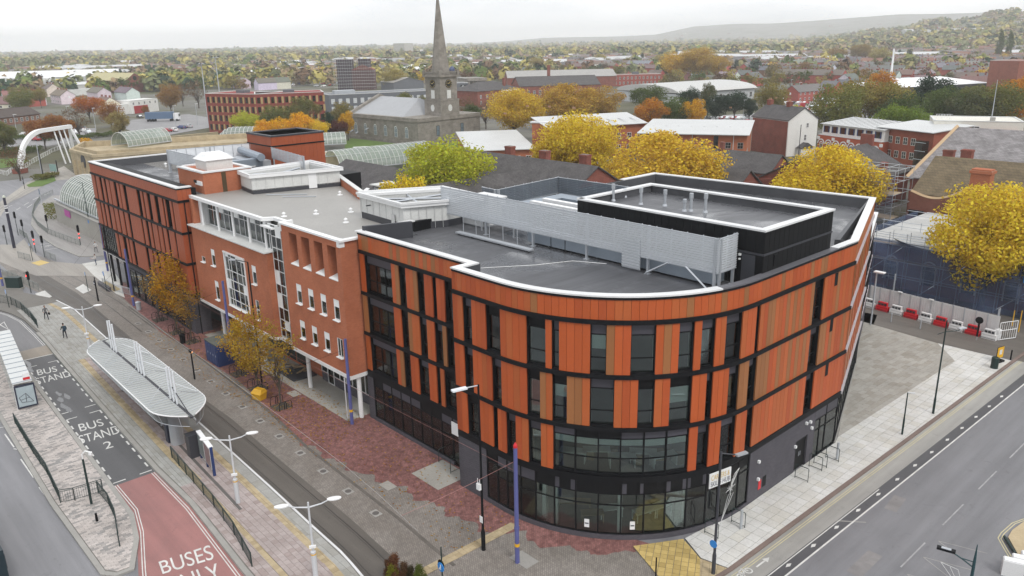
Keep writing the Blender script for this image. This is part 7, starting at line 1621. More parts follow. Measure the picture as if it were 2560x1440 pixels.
# ---------------------------------------------------------------- distant trees: nearest as trees, the rest one woodland
rt_=np.random.RandomState(77)
FCOL=[CMG,CPY,COL_,CBR,CG,CYB,(.30,.20,.08,.6),(.16,.15,.07,.5),CDG,(.22,.19,.07,.5),(.20,.15,.09,.5),(.15,.16,.07,.4)]
FLAB=['green','pale yellow','olive','brown','deep green','golden','tan','grey green','dark evergreen','straw coloured','dull brown','mossy']
def blocked(px,py,D):
 for x0,x1,d0,d1 in ((505,830,300,345),(330,540,330,470),(1940,2160,300,460),(1610,1910,300,460),(2220,2500,300,560),(830,950,480,620),(-50,320,430,760),(1120,1310,300,520),(1290,1560,300,640),(630,850,470,640),(1520,1660,400,620),(950,1070,380,560),(0,130,250,430)):
  if x0<px<x1 and d0<D<d1:return True
 return False
cnt=0
while cnt<290:
 px=rt_.uniform(-60,2620);py=148+85*rt_.uniform(0,1)**1.3
 b=bp(px,py);D=math.hypot(b[0],b[1])
 if D<350 or D>1150 or blocked(px,py,D):continue
 i=rt_.choice(len(FCOL),p=np.array([12,8,10,7,8,6,10,12,5,10,7,10])/105.0)
 k='far%d'%rt_.randint(4) if rt_.uniform()>.04 else 'farpop'
 plant_tree(k,b[0],b[1],rt_.uniform(6.5,12.5),FCOL[i],'%s tree among the rooftops of the middle distance'%FLAB[i],'distant_tree','%s trees in the middle distance'%FLAB[i],rt_.uniform(.9,1.35));cnt+=1
def attr_mat(name,rough=.85,jit=.3):
 m,t,b=base_mat(name);at=N(t,'ShaderNodeAttribute',attribute_name='Col');ge=N(t,'ShaderNodeNewGeometry').outputs['Random Per Island']
 k=mixc(t,1.0,at.outputs[0],ramp(t,ge,[(0,(1-jit,)*3),(1,(1+jit*.5,)*3)]),'MULTIPLY');lk(t,k,b.inputs['Base Color']);b.inputs['Roughness'].default_value=rough;b.inputs['Specular IOR Level'].default_value=.1;return m
def mass(name,label,n,q,s_leaf,dmin,dmax,seed,rx,rz,pal):
 rg_=np.random.RandomState(seed);px=rg_.uniform(-80,2640,n)
 inv=rg_.uniform(1/dmax,1/dmin,n);D=1/inv;keep=~((px>1350)&(D<1150)&(rg_.uniform(size=n)<.8));px,D=px[keep],D[keep];n=len(px)
 X=np.empty(n);Y=np.empty(n);Z=np.empty(n)
 for i in range(n):
  d=ray(px[i],120);h_=math.hypot(d[0],d[1]);X[i],Y[i]=d[0]/h_*D[i],d[1]/h_*D[i];Z[i]=hgt(X[i],Y[i])
 sc=rg_.uniform(.6,1.4,n)*(1+np.clip((D-2500)/5000,0,.8))
 d3=rg_.normal(size=(n,q,3));d3/=np.linalg.norm(d3,axis=2)[:,:,None];d3[:,:,2]=np.abs(d3[:,:,2])*1.2-.2
 pos=d3*rg_.uniform(.6,1,(n,q))[:,:,None]*np.array([rx,rx,rz])*sc[:,None,None]+np.stack([X,Y,Z+rz*.45*sc],1)[:,None,:]
 nn=d3+rg_.normal(size=(n,q,3))*.4;nn/=np.linalg.norm(nn,axis=2)[:,:,None];a=np.cross(nn,rg_.normal(size=(n,q,3)));a/=np.linalg.norm(a,axis=2)[:,:,None];b=np.cross(nn,a)
 s=(s_leaf*sc)[:,None,None]*rg_.uniform(.7,1.3,(n,q))[:,:,None]
 v=np.stack([pos-a*s*.5,pos+b*s*.42,pos+a*s*.5,pos-b*s*.42],2).reshape(-1,3)
 me=quads_mesh(name,v,MASSM);pc=np.array(pal)[rg_.randint(0,len(pal),n)]*rg_.uniform(.8,1.15,(n,1));cc=np.concatenate([pc,np.ones((n,1))],1)
 ca=me.color_attributes.new('Col','FLOAT_COLOR','POINT');ca.data.foreach_set('color',np.repeat(cc,q*4,axis=0).astype(np.float32).ravel())
 o=bpy.data.objects.new(name,me);COL.objects.link(o);tag(o,label,'woodland',kind='stuff');return o
MASSM=attr_mat('woodland_leaf',.85,.14)
PAL=[c[:3] for c in (CMG,CPY,COL_,CBR,CG,CDG,CPY,(.24,.22,.11),(.29,.26,.12),(.21,.21,.11),(.30,.22,.13),(.18,.20,.10))]
mass('woodland','mass of autumn trees covering the middle distance',1900,60,3.2,650,1500,5,5.5,7,PAL)
mass('far_woodland','hazy far off woods running to the hills',7600,26,6.0,1400,5200,6,8,9,PAL)
def roofs(name,label,n,dmin,dmax,seed):
 rg_=np.random.RandomState(seed);vs=[];fs=[];cs=[]
 for i in range(n):
  px=rg_.uniform(-60,2620);D=1/rg_.uniform(1/dmax,1/dmin);d=ray(px,120);h_=math.hypot(d[0],d[1]);x,y=d[0]/h_*D,d[1]/h_*D;z=hgt(x,y);big_=rg_.uniform()<.025
  L_,W_,H_,r_=(rg_.uniform(9,30),rg_.uniform(8,10),5.2,3.0) if not big_ else (rg_.uniform(40,110),rg_.uniform(20,40),7,3);a=AF+rg_.choice((0,1.5,.3,.8));ca,sa=math.cos(a),math.sin(a);k=len(vs)
  for (lx,ly,lz) in [(-L_/2,-W_/2,0),(L_/2,-W_/2,0),(L_/2,W_/2,0),(-L_/2,W_/2,0),(-L_/2,-W_/2,H_),(L_/2,-W_/2,H_),(L_/2,W_/2,H_),(-L_/2,W_/2,H_),(-L_/2,0,H_+r_),(L_/2,0,H_+r_),(-L_/2,-W_/2,H_+.02),(L_/2,-W_/2,H_+.02),(L_/2,W_/2,H_+.02),(-L_/2,W_/2,H_+.02),(-L_/2,0,H_+r_+.02),(L_/2,0,H_+r_+.02)]:vs.append((x+lx*ca-ly*sa,y+lx*sa+ly*ca,z+lz))
  fs+=[(k,k+1,k+5,k+4),(k+1,k+2,k+6,k+9,k+5),(k+2,k+3,k+7,k+6),(k+3,k,k+4,k+8,k+7),(k+10,k+11,k+15,k+14),(k+12,k+13,k+14,k+15)]
  w=[(.28,.09,.07),(.6,.6,.58),(.5,.47,.4),(.22,.1,.08)][rg_.randint(4)] if not big_ else (.55,.56,.57);rf_=[(.13,.125,.13),(.16,.12,.10),(.2,.19,.19),(.24,.13,.1)][rg_.randint(4)] if not big_ else (.5,.51,.52);cs+=[(*w,1)]*10+[(*rf_,1)]*6
 me=bpy.data.meshes.new(name);me.from_pydata(vs,[],fs);me.update();me.materials.append(ROOFSM);ca_=me.color_attributes.new('Col','FLOAT_COLOR','POINT');ca_.data.foreach_set('color',np.array(cs,dtype=np.float32).ravel());o=bpy.data.objects.new(name,me);COL.objects.link(o);tag(o,label,'rooftops',kind='stuff')
ROOFSM=attr_mat('far_roofs',.7,.1)
roofs('far_rooftops','countless small roofs scattered through the hazy distance',2600,900,6000,9)
# ================================================================ street furniture
def at(px,py,z=0.0):
 b=bp(px,py,z);return b
def zat(b,px,pyt):
 d=ray(px,pyt);return CAM_H+math.hypot(b[0],b[1])/math.hypot(d[0],d[1])*d[2]
# --- tram stop canopy
cn=thing('tram_shelter','boat shaped silver tram stop canopy with tall mast frames','shelter',-29,-12.2,z=.2)
CU0,CU1,CVC,CWD,CZ=-40.6,-17.6,-12.05,2.15,3.65
def cvc(u):return CVC-.018*(u+29)
def hull(u):
 t=(u-CU0)/(CU1-CU0);e=min(t,1-t)*(CU1-CU0)
 return CWD*(1-max(0,1-e/3.4)**2.2*.86)
us=list(np.linspace(CU0,CU1,47))
SIL=plain('canopy_sheet',(.43,.45,.44),.4,.2,scale=1.0)
for sgn in (-1,1):
 top=MB()
 top.add([(u,cvc(u)+sgn*.12,CZ+.02) for u in us]+[(u,cvc(u)+sgn*hull(u),CZ+.16) for u in us]+[(u,cvc(u)+sgn*.12,CZ-.06) for u in us]+[(u,cvc(u)+sgn*hull(u),CZ+.08) for u in us],
[f for i in range(46) for f in ((i,i+1,48+i,47+i),(94+i,141+i,142+i,95+i))]);top.build('roof_sheet',SIL,cn)
 rb=MB()
 for i in range(2,45):u=us[i];rb.tube([(u,cvc(u)+sgn*.12,CZ+.05),(u,cvc(u)+sgn*hull(u),CZ+.19)],.022,4)
 tag(rb.build('roof_ribs',STEEL,cn),kind='stuff')
 MB().tube([(u,cvc(u)+sgn*hull(u),CZ+.12) for u in us],.055,6).build('edge_rail',WHITE,cn)
 sk=MB();sk.add([(u,cvc(u)+sgn*hull(u),CZ+.08) for u in us]+[(u,cvc(u)+sgn*hull(u)*.86,CZ-.75) for u in us],[(i,i+1,48+i,47+i) for i in range(46)]);sk.build('mesh_skirt',glass('skirt_mesh',(.35,.36,.38),.1,.5) if 'skirt_mesh' not in MATS else MATS['skirt_mesh'],cn)
 kb_=MB()
 for i in range(0,47,3):u=us[i];kb_.tube([(u,cvc(u)+sgn*hull(u),CZ+.08),(u,cvc(u)+sgn*hull(u)*.86,CZ-.75)],.025,4)
 kb_.tube([(u,cvc(u)+sgn*hull(u)*.86,CZ-.75) for u in us],.03,5);tag(kb_.build('skirt_frame',STEEL,cn),kind='stuff')
 for i in range(7):
  u0=-37.4+i*2.9;MB().tube([(u0,cvc(u0)+sgn*.15,CZ+1.3),(u0+(1.2 if i%2 else -1.2),cvc(u0)+sgn*CWD*.9,CZ+.2)],.022,4).build('stay',STEEL,cn)
MB().strip([(u,cvc(u)) for u in us],-.13,.13,CZ-.12,CZ+.0).build('gutter',DKGREY,cn)
for u0 in (-37.0,-29.2,-21.4):
 for k,du in enumerate((-.75,0,.75)):MB().tube([(u0+du,cvc(u0),.2),(u0+du*.9,cvc(u0),CZ+3.0-.2*abs(k-1))],.09,6,.075).build('mast',LOUV,cn)
 for z in (CZ+1.2,):MB().tube([(u0-.75,cvc(u0),z),(u0+.75,cvc(u0),z)],.04,5).build('cross_bar',STEEL,cn)
for (u0,d_) in ((-37.0,-3.0),(-21.4,3.0)):MB().tube([(u0,cvc(u0),CZ+1.3),(u0+d_,cvc(u0+d_),CZ+.15)],.04,5).build('tie',DKGREY,cn)
MB().lathe(-21.0,cvc(-21)-.3,[(.55,.2),(.5,3.0)],16).build('ticket_drum',STEEL,cn);MB().bx(-22.0,-21.4,cvc(-21)-.9,cvc(-21)-.2,.2,2.6).build('ticket_machine',NAVY,cn)
for u in (-35,-33,-27,-25):MB().bx(u-.7,u+.7,-12.5,-12.1,.62,.68).bx(u-.05,u+.05,-12.4,-12.2,.2,.62).build('bench',STEEL,cn)
# --- double headed platform lamps
def plamp(px,py,lab,h=5.25):
 b=at(px,py,.2);t=thing('platform_lamp',lab,'street lamp',world=(b[0],b[1]),rot=AF+R_(62),z=.2)
 LG=MATS.get('lamp_grey') or plain('lamp_grey',(.56,.58,.61),.4,.05)
 MB().lathe(0,0,[(.16,0),(.16,1.9),(.075,1.95),(.055,h)],10).build('pole',LG,t)
 for s in (-1,1):
  MB().tube([(0,0,h-.35),(s*.75,0,h-.22),(s*1.25,0,h-.02)],.05,6,.03).build('arm',LG,t)
  hd=MB();n=14;hd.add([(s*(1.5+.42*math.cos(2*math.pi*i/n)),.2*math.sin(2*math.pi*i/n),h+zz) for zz in (-.04,.03) for i in range(n)]+[(s*1.5,0,h+.1),(s*1.5,0,h-.08)],[(i,(i+1)%n,n+(i+1)%n,n+i) for i in range(n)]+[(n+i,n+(i+1)%n,2*n) for i in range(n)]+[((i+1)%n,i,2*n+1) for i in range(n)]);hd.build('lamp_head',WHITE,t,smooth=False)
 MB().box(0,-.12,2.3,.4,.12,.16).build('speaker',WHITE,t);MB().lathe(0,0,[(.168,1.7),(.168,1.78)],10).build('yellow_band',YELLOW,t);return t
plamp(595.6,1256.7,'twin headed white platform lamp beside the poster panels');plamp(226.7,884,'twin headed white platform lamp at the far end of the canopy');plamp(790,1446,'twin headed white platform lamp close to the tactile strip, far from the canopy')
# --- poster panels and box
b0,b1=at(505,1145,.2),at(537,1190,.2);L,ang=away(b0,b1)
pp=thing('poster_panel','double poster panel in white and blue frame on the platform','poster panel',world=(b0[0],b0[1]),rot=math.atan2(b1[1]-b0[1],b1[0]-b0[0]),z=.2);pp['L']=L
for k in range(2):
 x0,x1=k*L/2+.05,(k+1)*L/2-.05;MB().bx(x0,x1,-.12,.12,.5,2.35).build('frame',WHITED,pp);MB().bx(x0+.1,x1-.1,-.14,.14,.6,2.2).build('poster',plain('poster_%d'%k,((.22,.25,.25),(.30,.2,.21))[k],.4,.5,scale=4),pp);MB().bx(x0-.03,x1+.03,-.17,.17,2.33,2.42).build('cap',WHITE,pp)
for x in (0,L/2,L):MB().bx(x-.05,x+.05,-.1,.1,0,2.4).build('post',BLUEC,pp)
b=at(487,1140,.2);o=MB().box(0,0,.95,.75,.8,1.9).box(0,0,1.93,.82,.86,.06).build('equipment_cabinet',DKGREY,loc=(b[0],b[1],.2),rz=AF);tag(o,'dark grey equipment cabinet between canopy and poster panels','cabinet')
# --- platform / bus lane railings
railing('guard_railing','dark green guard railing along the platform beside the red bus lane',[(a,b_+.45) for a,b_ in P([(416,1150),(470,1215),(520,1275),(570,1345),(613,1425)],.2)],1.05,z=.2)
railing('guard_railing','dark railing along the outer edge of the bus island',[(a,b_+.25) for a,b_ in P([(30,1062),(75,1138),(110,1190),(140,1255)],.1)],1.05,z=.1);railing('guard_railing','dark railing crossing the bus island behind the camera post',P([(152,1258),(188,1252),(258,1230)],.1),1.05,z=.1);railing('guard_railing','dark railing along the inner curve of the bus island',[(a,b_-.3) for a,b_ in P([(258,1230),(285,1262),(302,1300),(312,1362)],.1)],1.05,z=.1)
railing('guard_railing','curved dark green railing round the bus turning loop',P([(0,757),(30,763),(55,776),(80,800),(95,820)],.2),1.1,z=.2)
railing('guard_railing','long pale railing round the curved footway',P([(133,485),(103,500),(88,520),(82,545),(95,565),(120,585),(160,600),(200,615)],.1),1.05,mat=plain('rail_grey',(.22,.24,.23),.5,.1),z=.1)
railing('guard_railing','short railing panel left of the crossing pad',P([(47,645),(77,653)]),1.05,MATS['rail_grey']);railing('guard_railing','short railing panel right of the crossing pad',P([(115,643),(140,653)]),1.05,MATS['rail_grey']);railing('guard_railing','grey railing behind the signals on the road edge',P([(50,585),(70,598),(82,630)]),1.05,MATS['rail_grey']);railing('guard_railing','grey platform end railing beside the green cabinet',P([(8,690),(60,710),(98,728)]),1.05,MATS['rail_grey'])
# --- bus shelter on the island
b0,b1=at(15,900,.1),at(62,1022,.1);ang=math.atan2(b1[1]-b0[1],b1[0]-b0[0]);L=float(np.hypot(*(b1-b0)[:2]))+2
bs=thing('bus_shelter','bus shelter with white ribbed roof and poster end on the island','shelter',world=(b1[0],b1[1]),rot=ang+math.pi,z=.1);bs['L']=L
MB().bx(-.1,L,-1.0,.55,2.5,2.58).build('roof',plain('shelter_roof',(.60,.62,.62),.4,.1),bs)
for i in range(12):MB().bx(i*L/12,i*L/12+.06,-1.0,.55,2.58,2.62).build('roof_rib',DUCT,bs)
MB().bx(0,L,.5,.54,.2,2.4).build('back_glass',GLASSB,bs)
for i in range(7):MB().bx(i*L/6-.04,i*L/6+.04,.46,.56,0,2.45).build('post',WHITED,bs)
MB().bx(-.12,.06,-1.1,.5,.15,2.3).build('poster_frame',NAVY,bs);MB().bx(-.15,-.11,-.98,.38,.3,2.15).build('poster',plain('poster_light',(.42,.50,.54),.4,.2,scale=3),bs)
ps=MB()
for a,e in (((-.8,.6),(-.3,1.5)),((-.3,1.5),(.25,1.2)),((.25,1.2),(.1,.7)),((-.8,.6),(.1,.7)),((-.3,1.5),(-.25,.65)),((-.55,1.05),(.2,.95))):ps.tube([(-.16,a[0],a[1]),(-.16,e[0],e[1])],.025,4)
ps.build('poster_drawing',DARKG,bs);MB().bx(.3,.34,-.9,-.35,2.6,3.2).build('stop_flag',WHITE,bs);MB().bx(.29,.35,-.9,-.35,2.6,2.82).build('flag_red',REDP,bs)
b=at(0,1330);bus=thing('bus','dark bus flank passing at the left edge','bus',*puv(14,1440),rot=R_(.6));MB().bx(-10,2,-2.6,-.05,.35,2.9).build('body',plain('bus_dark',(.015,.03,.04),.35,.1),bus);MB().bx(-9.8,1.8,-.06,.0,1.5,2.5).build('window',PANE,bus)
for x in (-8,-.5):disc(bus,'wheel',BLACK,(x,-.15,.5),.5,'y',.3)
# --- lamp posts, poles and signals
def post(name,lab,px,py,pyt,r=.09,mat=None,z0=0.0,cat='post',base=None):
 b=at(px,py,z0);h=zat(b,px,pyt)-z0;t=thing(name,lab,cat,world=(b[0],b[1]),z=z0,rot=AF);pr=[(r,0),(r*.8,h)] if base is None else [(base,0),(base,1.3),(r,1.5),(r*.75,h)]
 MB().lathe(0,0,pr,10).build('pole',mat or BLACK,t);t['h']=h;return t
t=post('street_lamp','tall black street lamp with flat head over the tram street corner',1209,1375,961,.085,BLACK,cat='street lamp',base=.14);h=t['h']
d_=np.array(at(1139,975,h)[:2])-np.array(t.location[:2]);a_=math.atan2(d_[1],d_[0])-AF;MB().tube([(0,0,h-.05),(1.0*math.cos(a_),1.0*math.sin(a_),h-.02)],.04,6).build('arm',STEEL,t);MB().box(1.25*math.cos(a_),1.25*math.sin(a_),h-.02,.95,.32,.1,a_).build('lamp_head',LOUV,t)
MB().box(-.1,-.14,4.6,.3,.16,.42).tube([(-.2,-.14,4.8),(-.2,-.14,5.15)],.02,5).tube([(0,-.14,4.8),(0,-.14,5.15)],.02,5).build('antenna_box',WHITE,t);MB().box(0,-.12,2.3,.26,.03,.45).build('notice',WHITE,t)
def pole_p(lab,px,py,pyt,red=False):
 t=post('catenary_pole',lab,px,py,pyt,.15,PURPLE,cat='pole');h=t['h'];MB().lathe(0,0,[(.17,2.4),(.17,2.55)],10).build('collar',PURPLE,t);MB().lathe(0,0,[(.157,1.2),(.157,1.42)],10).build('yellow_tag',YELLOW,t)
 if red:MB().lathe(0,0,[(.13,h-.02),(.13,h+.12),(.02,h+.32)],10).build('red_cap',REDP,t)
 return t
k1=pole_p('violet blue catenary pole with a red cap beside the curved corner',1293.5,1406.7,1118,True);k2=pole_p('violet blue catenary pole in front of the white columned brick block',880.6,1061,846);k3=pole_p('violet blue catenary pole by the autumn street trees near the orange wing',335,765,620);k4=pole_p('violet blue catenary pole at the corner of the orange wing',270,678,552);k5=pole_p('violet blue catenary pole beside the brick block windows',580,886,700);k6=pole_p('violet blue catenary pole at the far left platform end',8,718,655)
t=post('street_lamp','tall black lamp column against the brick block windows',655,957,652,.08,BLACK,cat='street lamp');MB().tube([(0,0,t['h']),(-1.2,-.6,t['h']+.1)],.04,5).build('arm',BLACK,t);MB().box(-1.5,-.75,t['h']+.1,.7,.28,.1,R_(27)).build('lamp_head',STEEL,t)
t=post('street_lamp','slim black lamp post at the orange wing corner',286,728,560,.07,BLACK,cat='street lamp')
t=post('street_lamp','dark lamp post against the stone retaining wall',230,597,455,.07,DKGREEN,cat='street lamp');MB().tube([(0,0,t['h']),(-.9,-.5,t['h'])],.035,5).build('arm',DKGREEN,t);disc(t,'blue_sign',SIGNB,(0,-.1,3.0),.32,'y',.03)
t=post('street_lamp','green lamp post with twin arms standing on the pale pavement',2332.5,1033.7,796,.075,DKGREEN,z0=.1,cat='street lamp',base=.1);h=t['h'];MB().tube([(0,0,h-1.0),(.5,1.0,h-1.05),(.7,1.6,h-1.0)],.035,5).build('arm',DKGREEN,t);MB().tube([(0,0,h-1.0),(-.4,-.5,h-1.2)],.03,5).build('arm',DKGREEN,t);MB().box(.68,1.75,h-.98,.3,.75,.08,R_(-25)).build('lamp_head',STEEL,t)
t=post('camera_post','short dark green post with a small camera arm on the pale pavement',2255,1086,979,.06,DKGREEN,z0=.1,cat='post',base=.08);MB().tube([(0,0,t['h']),(.45,.3,t['h'])],.04,5).build('arm',STEEL,t)
t=post('street_lamp','dark lamp post with a frosted star decoration at the yellow paving corner',1783,1434,1127,.085,DKGREY,z0=.1,cat='street lamp',base=.12);h=t['h'];MB().tube([(0,0,h-.1),(.3,1.0,h-.45)],.04,5).build('arm',DKGREY,t);MB().box(.42,1.5,h-.55,.26,.8,.1,R_(-15)).build('lamp_head',STEEL,t);disc(t,'blue_sign',SIGNB,(-.05,-.12,2.1),.25,'y',.03)
dc=MB();rg2=random.Random(2)
for k in range(26):
 a,e=rg2.uniform(0,6.28),rg2.uniform(-1,1);l=rg2.uniform(.25,.5);dc.tube([(.3,.75,h-2.6),(.3+l*math.cos(a)*.4,.75+l*math.sin(a),h-2.6+l*e)],.012,4)
for dx in (0,.25,.5):dc.tube([(.1,.2,h-5.0+dx*.3),(.28+dx*.2,.62+dx*.7,h-2.9)],.016,4);dc.tube([(.3,.8,h-2.5),(.35,1.0+dx,h-1.7+dx*.4)],.016,4)
dc.tube([(.35,1.0,h-1.7),(.35,1.5,h-1.5)],.016,4);tag(dc.build('star_decoration',WHITED,t),kind='stuff')
b=at(2418,1505,.0);t=thing('street_lamp','dark teal street lamp with flat oval head above the wide road','street lamp',world=(b[0],b[1]));h=zat(b,2446,1362);TEAL=plain('teal_paint',(.02,.06,.07),.4,.1)
MB().lathe(0,0,[(.1,0),(.08,h-1.1),(.02,h)],10).build('pole',TEAL,t);hd_=np.array(bpY(2360,1384,math.hypot(b[0],b[1])));hd_[2]=h-.75;e_=hd_[:2]-b[:2];le=np.hypot(*e_);a_=math.atan2(e_[1],e_[0])
MB().tube([(0,0,h-1.5),(e_[0]*.4,e_[1]*.4,h-1.15),(e_[0]*.75,e_[1]*.75,h-.9)],.04,6).build('arm',TEAL,t);MB().tube([(0,0,h-1.15),(e_[0]*.4,e_[1]*.4,h-1.12)],.03,6).build('arm',TEAL,t)
MB().box(e_[0]*.95,e_[1]*.95,h-.85,.95,.3,.12,a_).build('lamp_head',BLACK,t);MB().box(e_[0]*.95,e_[1]*.95,h-.78,.5,.2,.03,a_).build('lens',STEEL,t)
dcn=MB()
for q_ in (((2352,1405),(2395,1424)),((2352,1405),(2380,1445)),((2375,1417),(2395,1460)),((2395,1424),(2402,1450))):
 a,c=np.array(bpY(*q_[0],math.hypot(b[0],b[1]))),np.array(bpY(*q_[1],math.hypot(b[0],b[1])));dcn.tube([tuple(a-[b[0],b[1],0]),tuple(c-[b[0],b[1],0])],.015,4)
dcn.build('frame_decoration',WHITED,t)
t=post('camera_post','dark post topped by a white domed camera on the bus island',229,1260,1142,.085,DKGREEN,z0=.1,cat='post');h=t['h'];MB().tube([(0,0,h),(0,0,h+.35),(.15,.2,h+.6),(.35,.45,h+.5)],.05,6).build('camera_arm',WHITE,t);MB().lathe(.35,.45,[(.08,h+.2),(.13,h+.3),(.13,h+.48)],10).build('camera_dome',WHITE,t)
t=post('bollard','short dark bollard near the tip of the bus island',243,1303,1282,.09,BLACK,z0=.1,cat='bollard')
# --- signs and signals
def signpost(lab,px,py,pyt,colr=SIGNB,r=.3,name='sign_post',arrow_=True):
 t=post(name,lab,px,py,pyt,.045,DKGREEN,cat='sign');h=t['h'];s=disc(t,'sign_face',colr,(0,-.06,h-.3),r,'y',.03);disc(t,'sign_rim',WHITE,(0,-.05,h-.3),r+.03,'y',.02)
 if arrow_:MB().box(0,-.085,h-.3,.08,.02,r*1.2).box(0,-.085,h-.3-r*.4,.2,.02,.08,0,0,.7).build('sign_mark',WHITE,s)
 return t
t=post('sign_post','dark green post with a round blue cycle sign beside the dwarf conifers',1107,1462,1367,.05,DKGREEN,cat='sign');h=t['h'];s_=disc(t,'sign_face',SIGNB,(.0,-.08,h-1.35),.3,'y',.03);MB().box(0,-.1,h-1.35,.07,.02,.34).box(-.08,-.1,h-1.45,.07,.02,.2,0,0,.5).build('sign_mark',WHITE,s_);disc(t,'back_sign',BLACK,(-.15,.06,h-1.3),.3,'y',.03)
t=post('bollard','thin black post standing on the grey paving before the yellow corner',1639,1445,1394,.05,BLACK,cat='post')
signpost('round blue arrow sign on a thin post by the orange wing steps',267,728,677);signpost('small blue sign on a thin post beside the pale crossing pad',221,728,678,r=.2);signpost('round blue sign on a dark post behind the loop railing',24,772,722);signpost('small blue sign on the crossing island railings',82,652,606,r=.22)
t=post('sign_post','thick black post with a no entry plate on the tram street',246,753,692,.1,BLACK,cat='sign');disc(t,'sign_face',NAVY,(0,-.12,t['h']-.75),.3,'y',.03);MB().box(0,-.15,t['h']-.75,.5,.02,.1).build('sign_bar',WHITE,t)
t=post('signal_post','black post with a lit amber top light beside the track',487,948,872,.08,BLACK,cat='signal');MB().box(0,-.05,t['h']-.15,.3,.2,.3).build('head',BLACK,t);MB().lathe(0,0,[(.15,t['h']-.32),(.15,t['h']-.24)],10).build('light_band',emit('amber_glow',(1,.45,.15),2.0),t)
REDL=emit('red_lamp',(1,.05,.04),3.0)
def signal(lab,px,py,pyt,lit=True):
 t=post('traffic_signal',lab,px,py,pyt,.055,DKGREEN,cat='traffic light');h=t['h'];MB().box(0,0,h-.3,.36,.3,1.05).build('signal_head',BLACK,t);MB().box(0,.05,h-.3,.6,.02,1.25).build('backing_board',BLACK,t)
 if lit:MB().lathe(0,0,[(.09,h-1.25),(.09,h-1.1)],8).build('red_light',REDL,t);MB().lathe(0,0,[(.09,h-1.9),(.09,h-1.75)],8).build('red_light',REDL,t)
 return t
signal('traffic signal with red lamps by the curved footway railing end',202,614,566);signal('traffic signal with red lamps left of the cycle box',90,632,580);signal('dark traffic signal beside the short railing right of the crossing',112,642,592,False);signal('dark traffic signal halfway along the curved footway',121,577,540,False);signal('dark traffic signal at the island tip',61,594,552,False);signal('tall dark traffic signal left of the road island',46,588,532,False);signal('dark twin traffic signal at the far left kerb',18,612,566,False);t=signal('tram signal post with a red light beside the green cabinet',78,732,682,False);MB().box(0,-.2,t['h']-.3,.2,.05,.2).build('red_light',REDL,t)
t=post('striped_pole','thick dark pole with white bands and pale cap beside the road',36,620,490,.24,plain('pole_navy',(.03,.03,.05),.5,.1),cat='pole');h=t['h']
for f in (.78,.82,.69):MB().lathe(0,0,[(.235,h*f),(.235,h*f+.18)],12).build('white_band',WHITE,t)
MB().lathe(0,0,[(.24,h-.1),(.24,h+.1),(.05,h+.3)],12).build('cap',plain('pale_cap',(.55,.58,.5),.5,.05),t)
t=post('warning_sign','stacked triangular warning signs on a short post by the tram road',62,472,444,.06,BLACK,cat='sign');
for z in (t['h']-.5,t['h']-1.4):MB().add([(-.6,-.05,z),(.6,-.05,z),(0,-.05,z+.9),(-.6,.0,z),(.6,.0,z),(0,.0,z+.9)],[(0,1,2),(3,5,4),(0,3,4,1),(1,4,5,2),(2,5,3,0)]).build('triangle',BLACK,t)
for px,py,pt,lab in ((108,440,372,'tall black catenary mast near the arch bridge'),(146,436,400,'black lamp mast before the stone block'),(105,434,352,'grey lamp column beside the arch bridge'),(138,438,410,'short dark post before the stone block')):post('tram_mast',lab,px,py,pt,.14,BLACK if 'grey' not in lab else STEEL,cat='mast')
b=at(136,440);t=thing('road_sign','pale green direction sign on two legs before the stone block','sign',world=(b[0],b[1]),rot=AF+R_(20));MB().bx(-1.3,1.3,-.05,.05,1.2,3.0).build('panel',plain('sign_green',(.25,.38,.36),.5,.1),t);[MB().bx(x-.05,x+.05,.05,.13,0,3).build('leg',STEEL,t) for x in (-1,1)]
b=at(105,513);t=post('road_sign','small blue lane sign on a post inside the curved railing',105,512,474,.05,STEEL,cat='sign');MB().box(0,-.06,t['h']-.4,.8,.04,1.1).build('panel',plain('sign_slate',(.15,.20,.26),.5,.1),t)
# --- wires
def wire(lab,a,b_,sag=.25,r=.012):
 a,b_=Vector(a),Vector(b_);pts=[a.lerp(b_,k/10)-Vector((0,0,sag*math.sin(math.pi*k/10))) for k in range(11)];o=MB().tube(pts,r,4).build('overhead_wire',BLACK if 'red' not in lab else plain('wire_red',(.30,.13,.12),.5,.05));tag(o,lab,'wire');return o
wz=5.6
ca=[(*xy(u,v),wz) for u,v in cl]
o=MB().tube(ca[20::3],.014,4).build('contact_wire',plain('wire_pale',(.32,.31,.30),.5,.1));tag(o,'tram contact wire hanging above the track','wire')
def hang(k,u):v=np.interp(u,[c[0] for c in cl],[c[1] for c in cl]);return (*xy(u,v),wz)
for k,u,lab in ((k1,7.5,'reddish span wire from the red capped pole to the track'),(k2,-16.5,'dark span wire from the columned block pole to the track'),(k3,-54,'dark span wire from the street tree pole'),(k5,-38,'dark span wire from the brick block pole'),(k4,-66,'dark span wire from the wing corner pole')):
 wire(lab,(k.location[0],k.location[1],k['h']-.9),hang(k,u),.1)
wire('long thin wire strung along the red footway between poles',(k3.location[0],k3.location[1],6.2),(k1.location[0],k1.location[1],6.4),.6,.009)
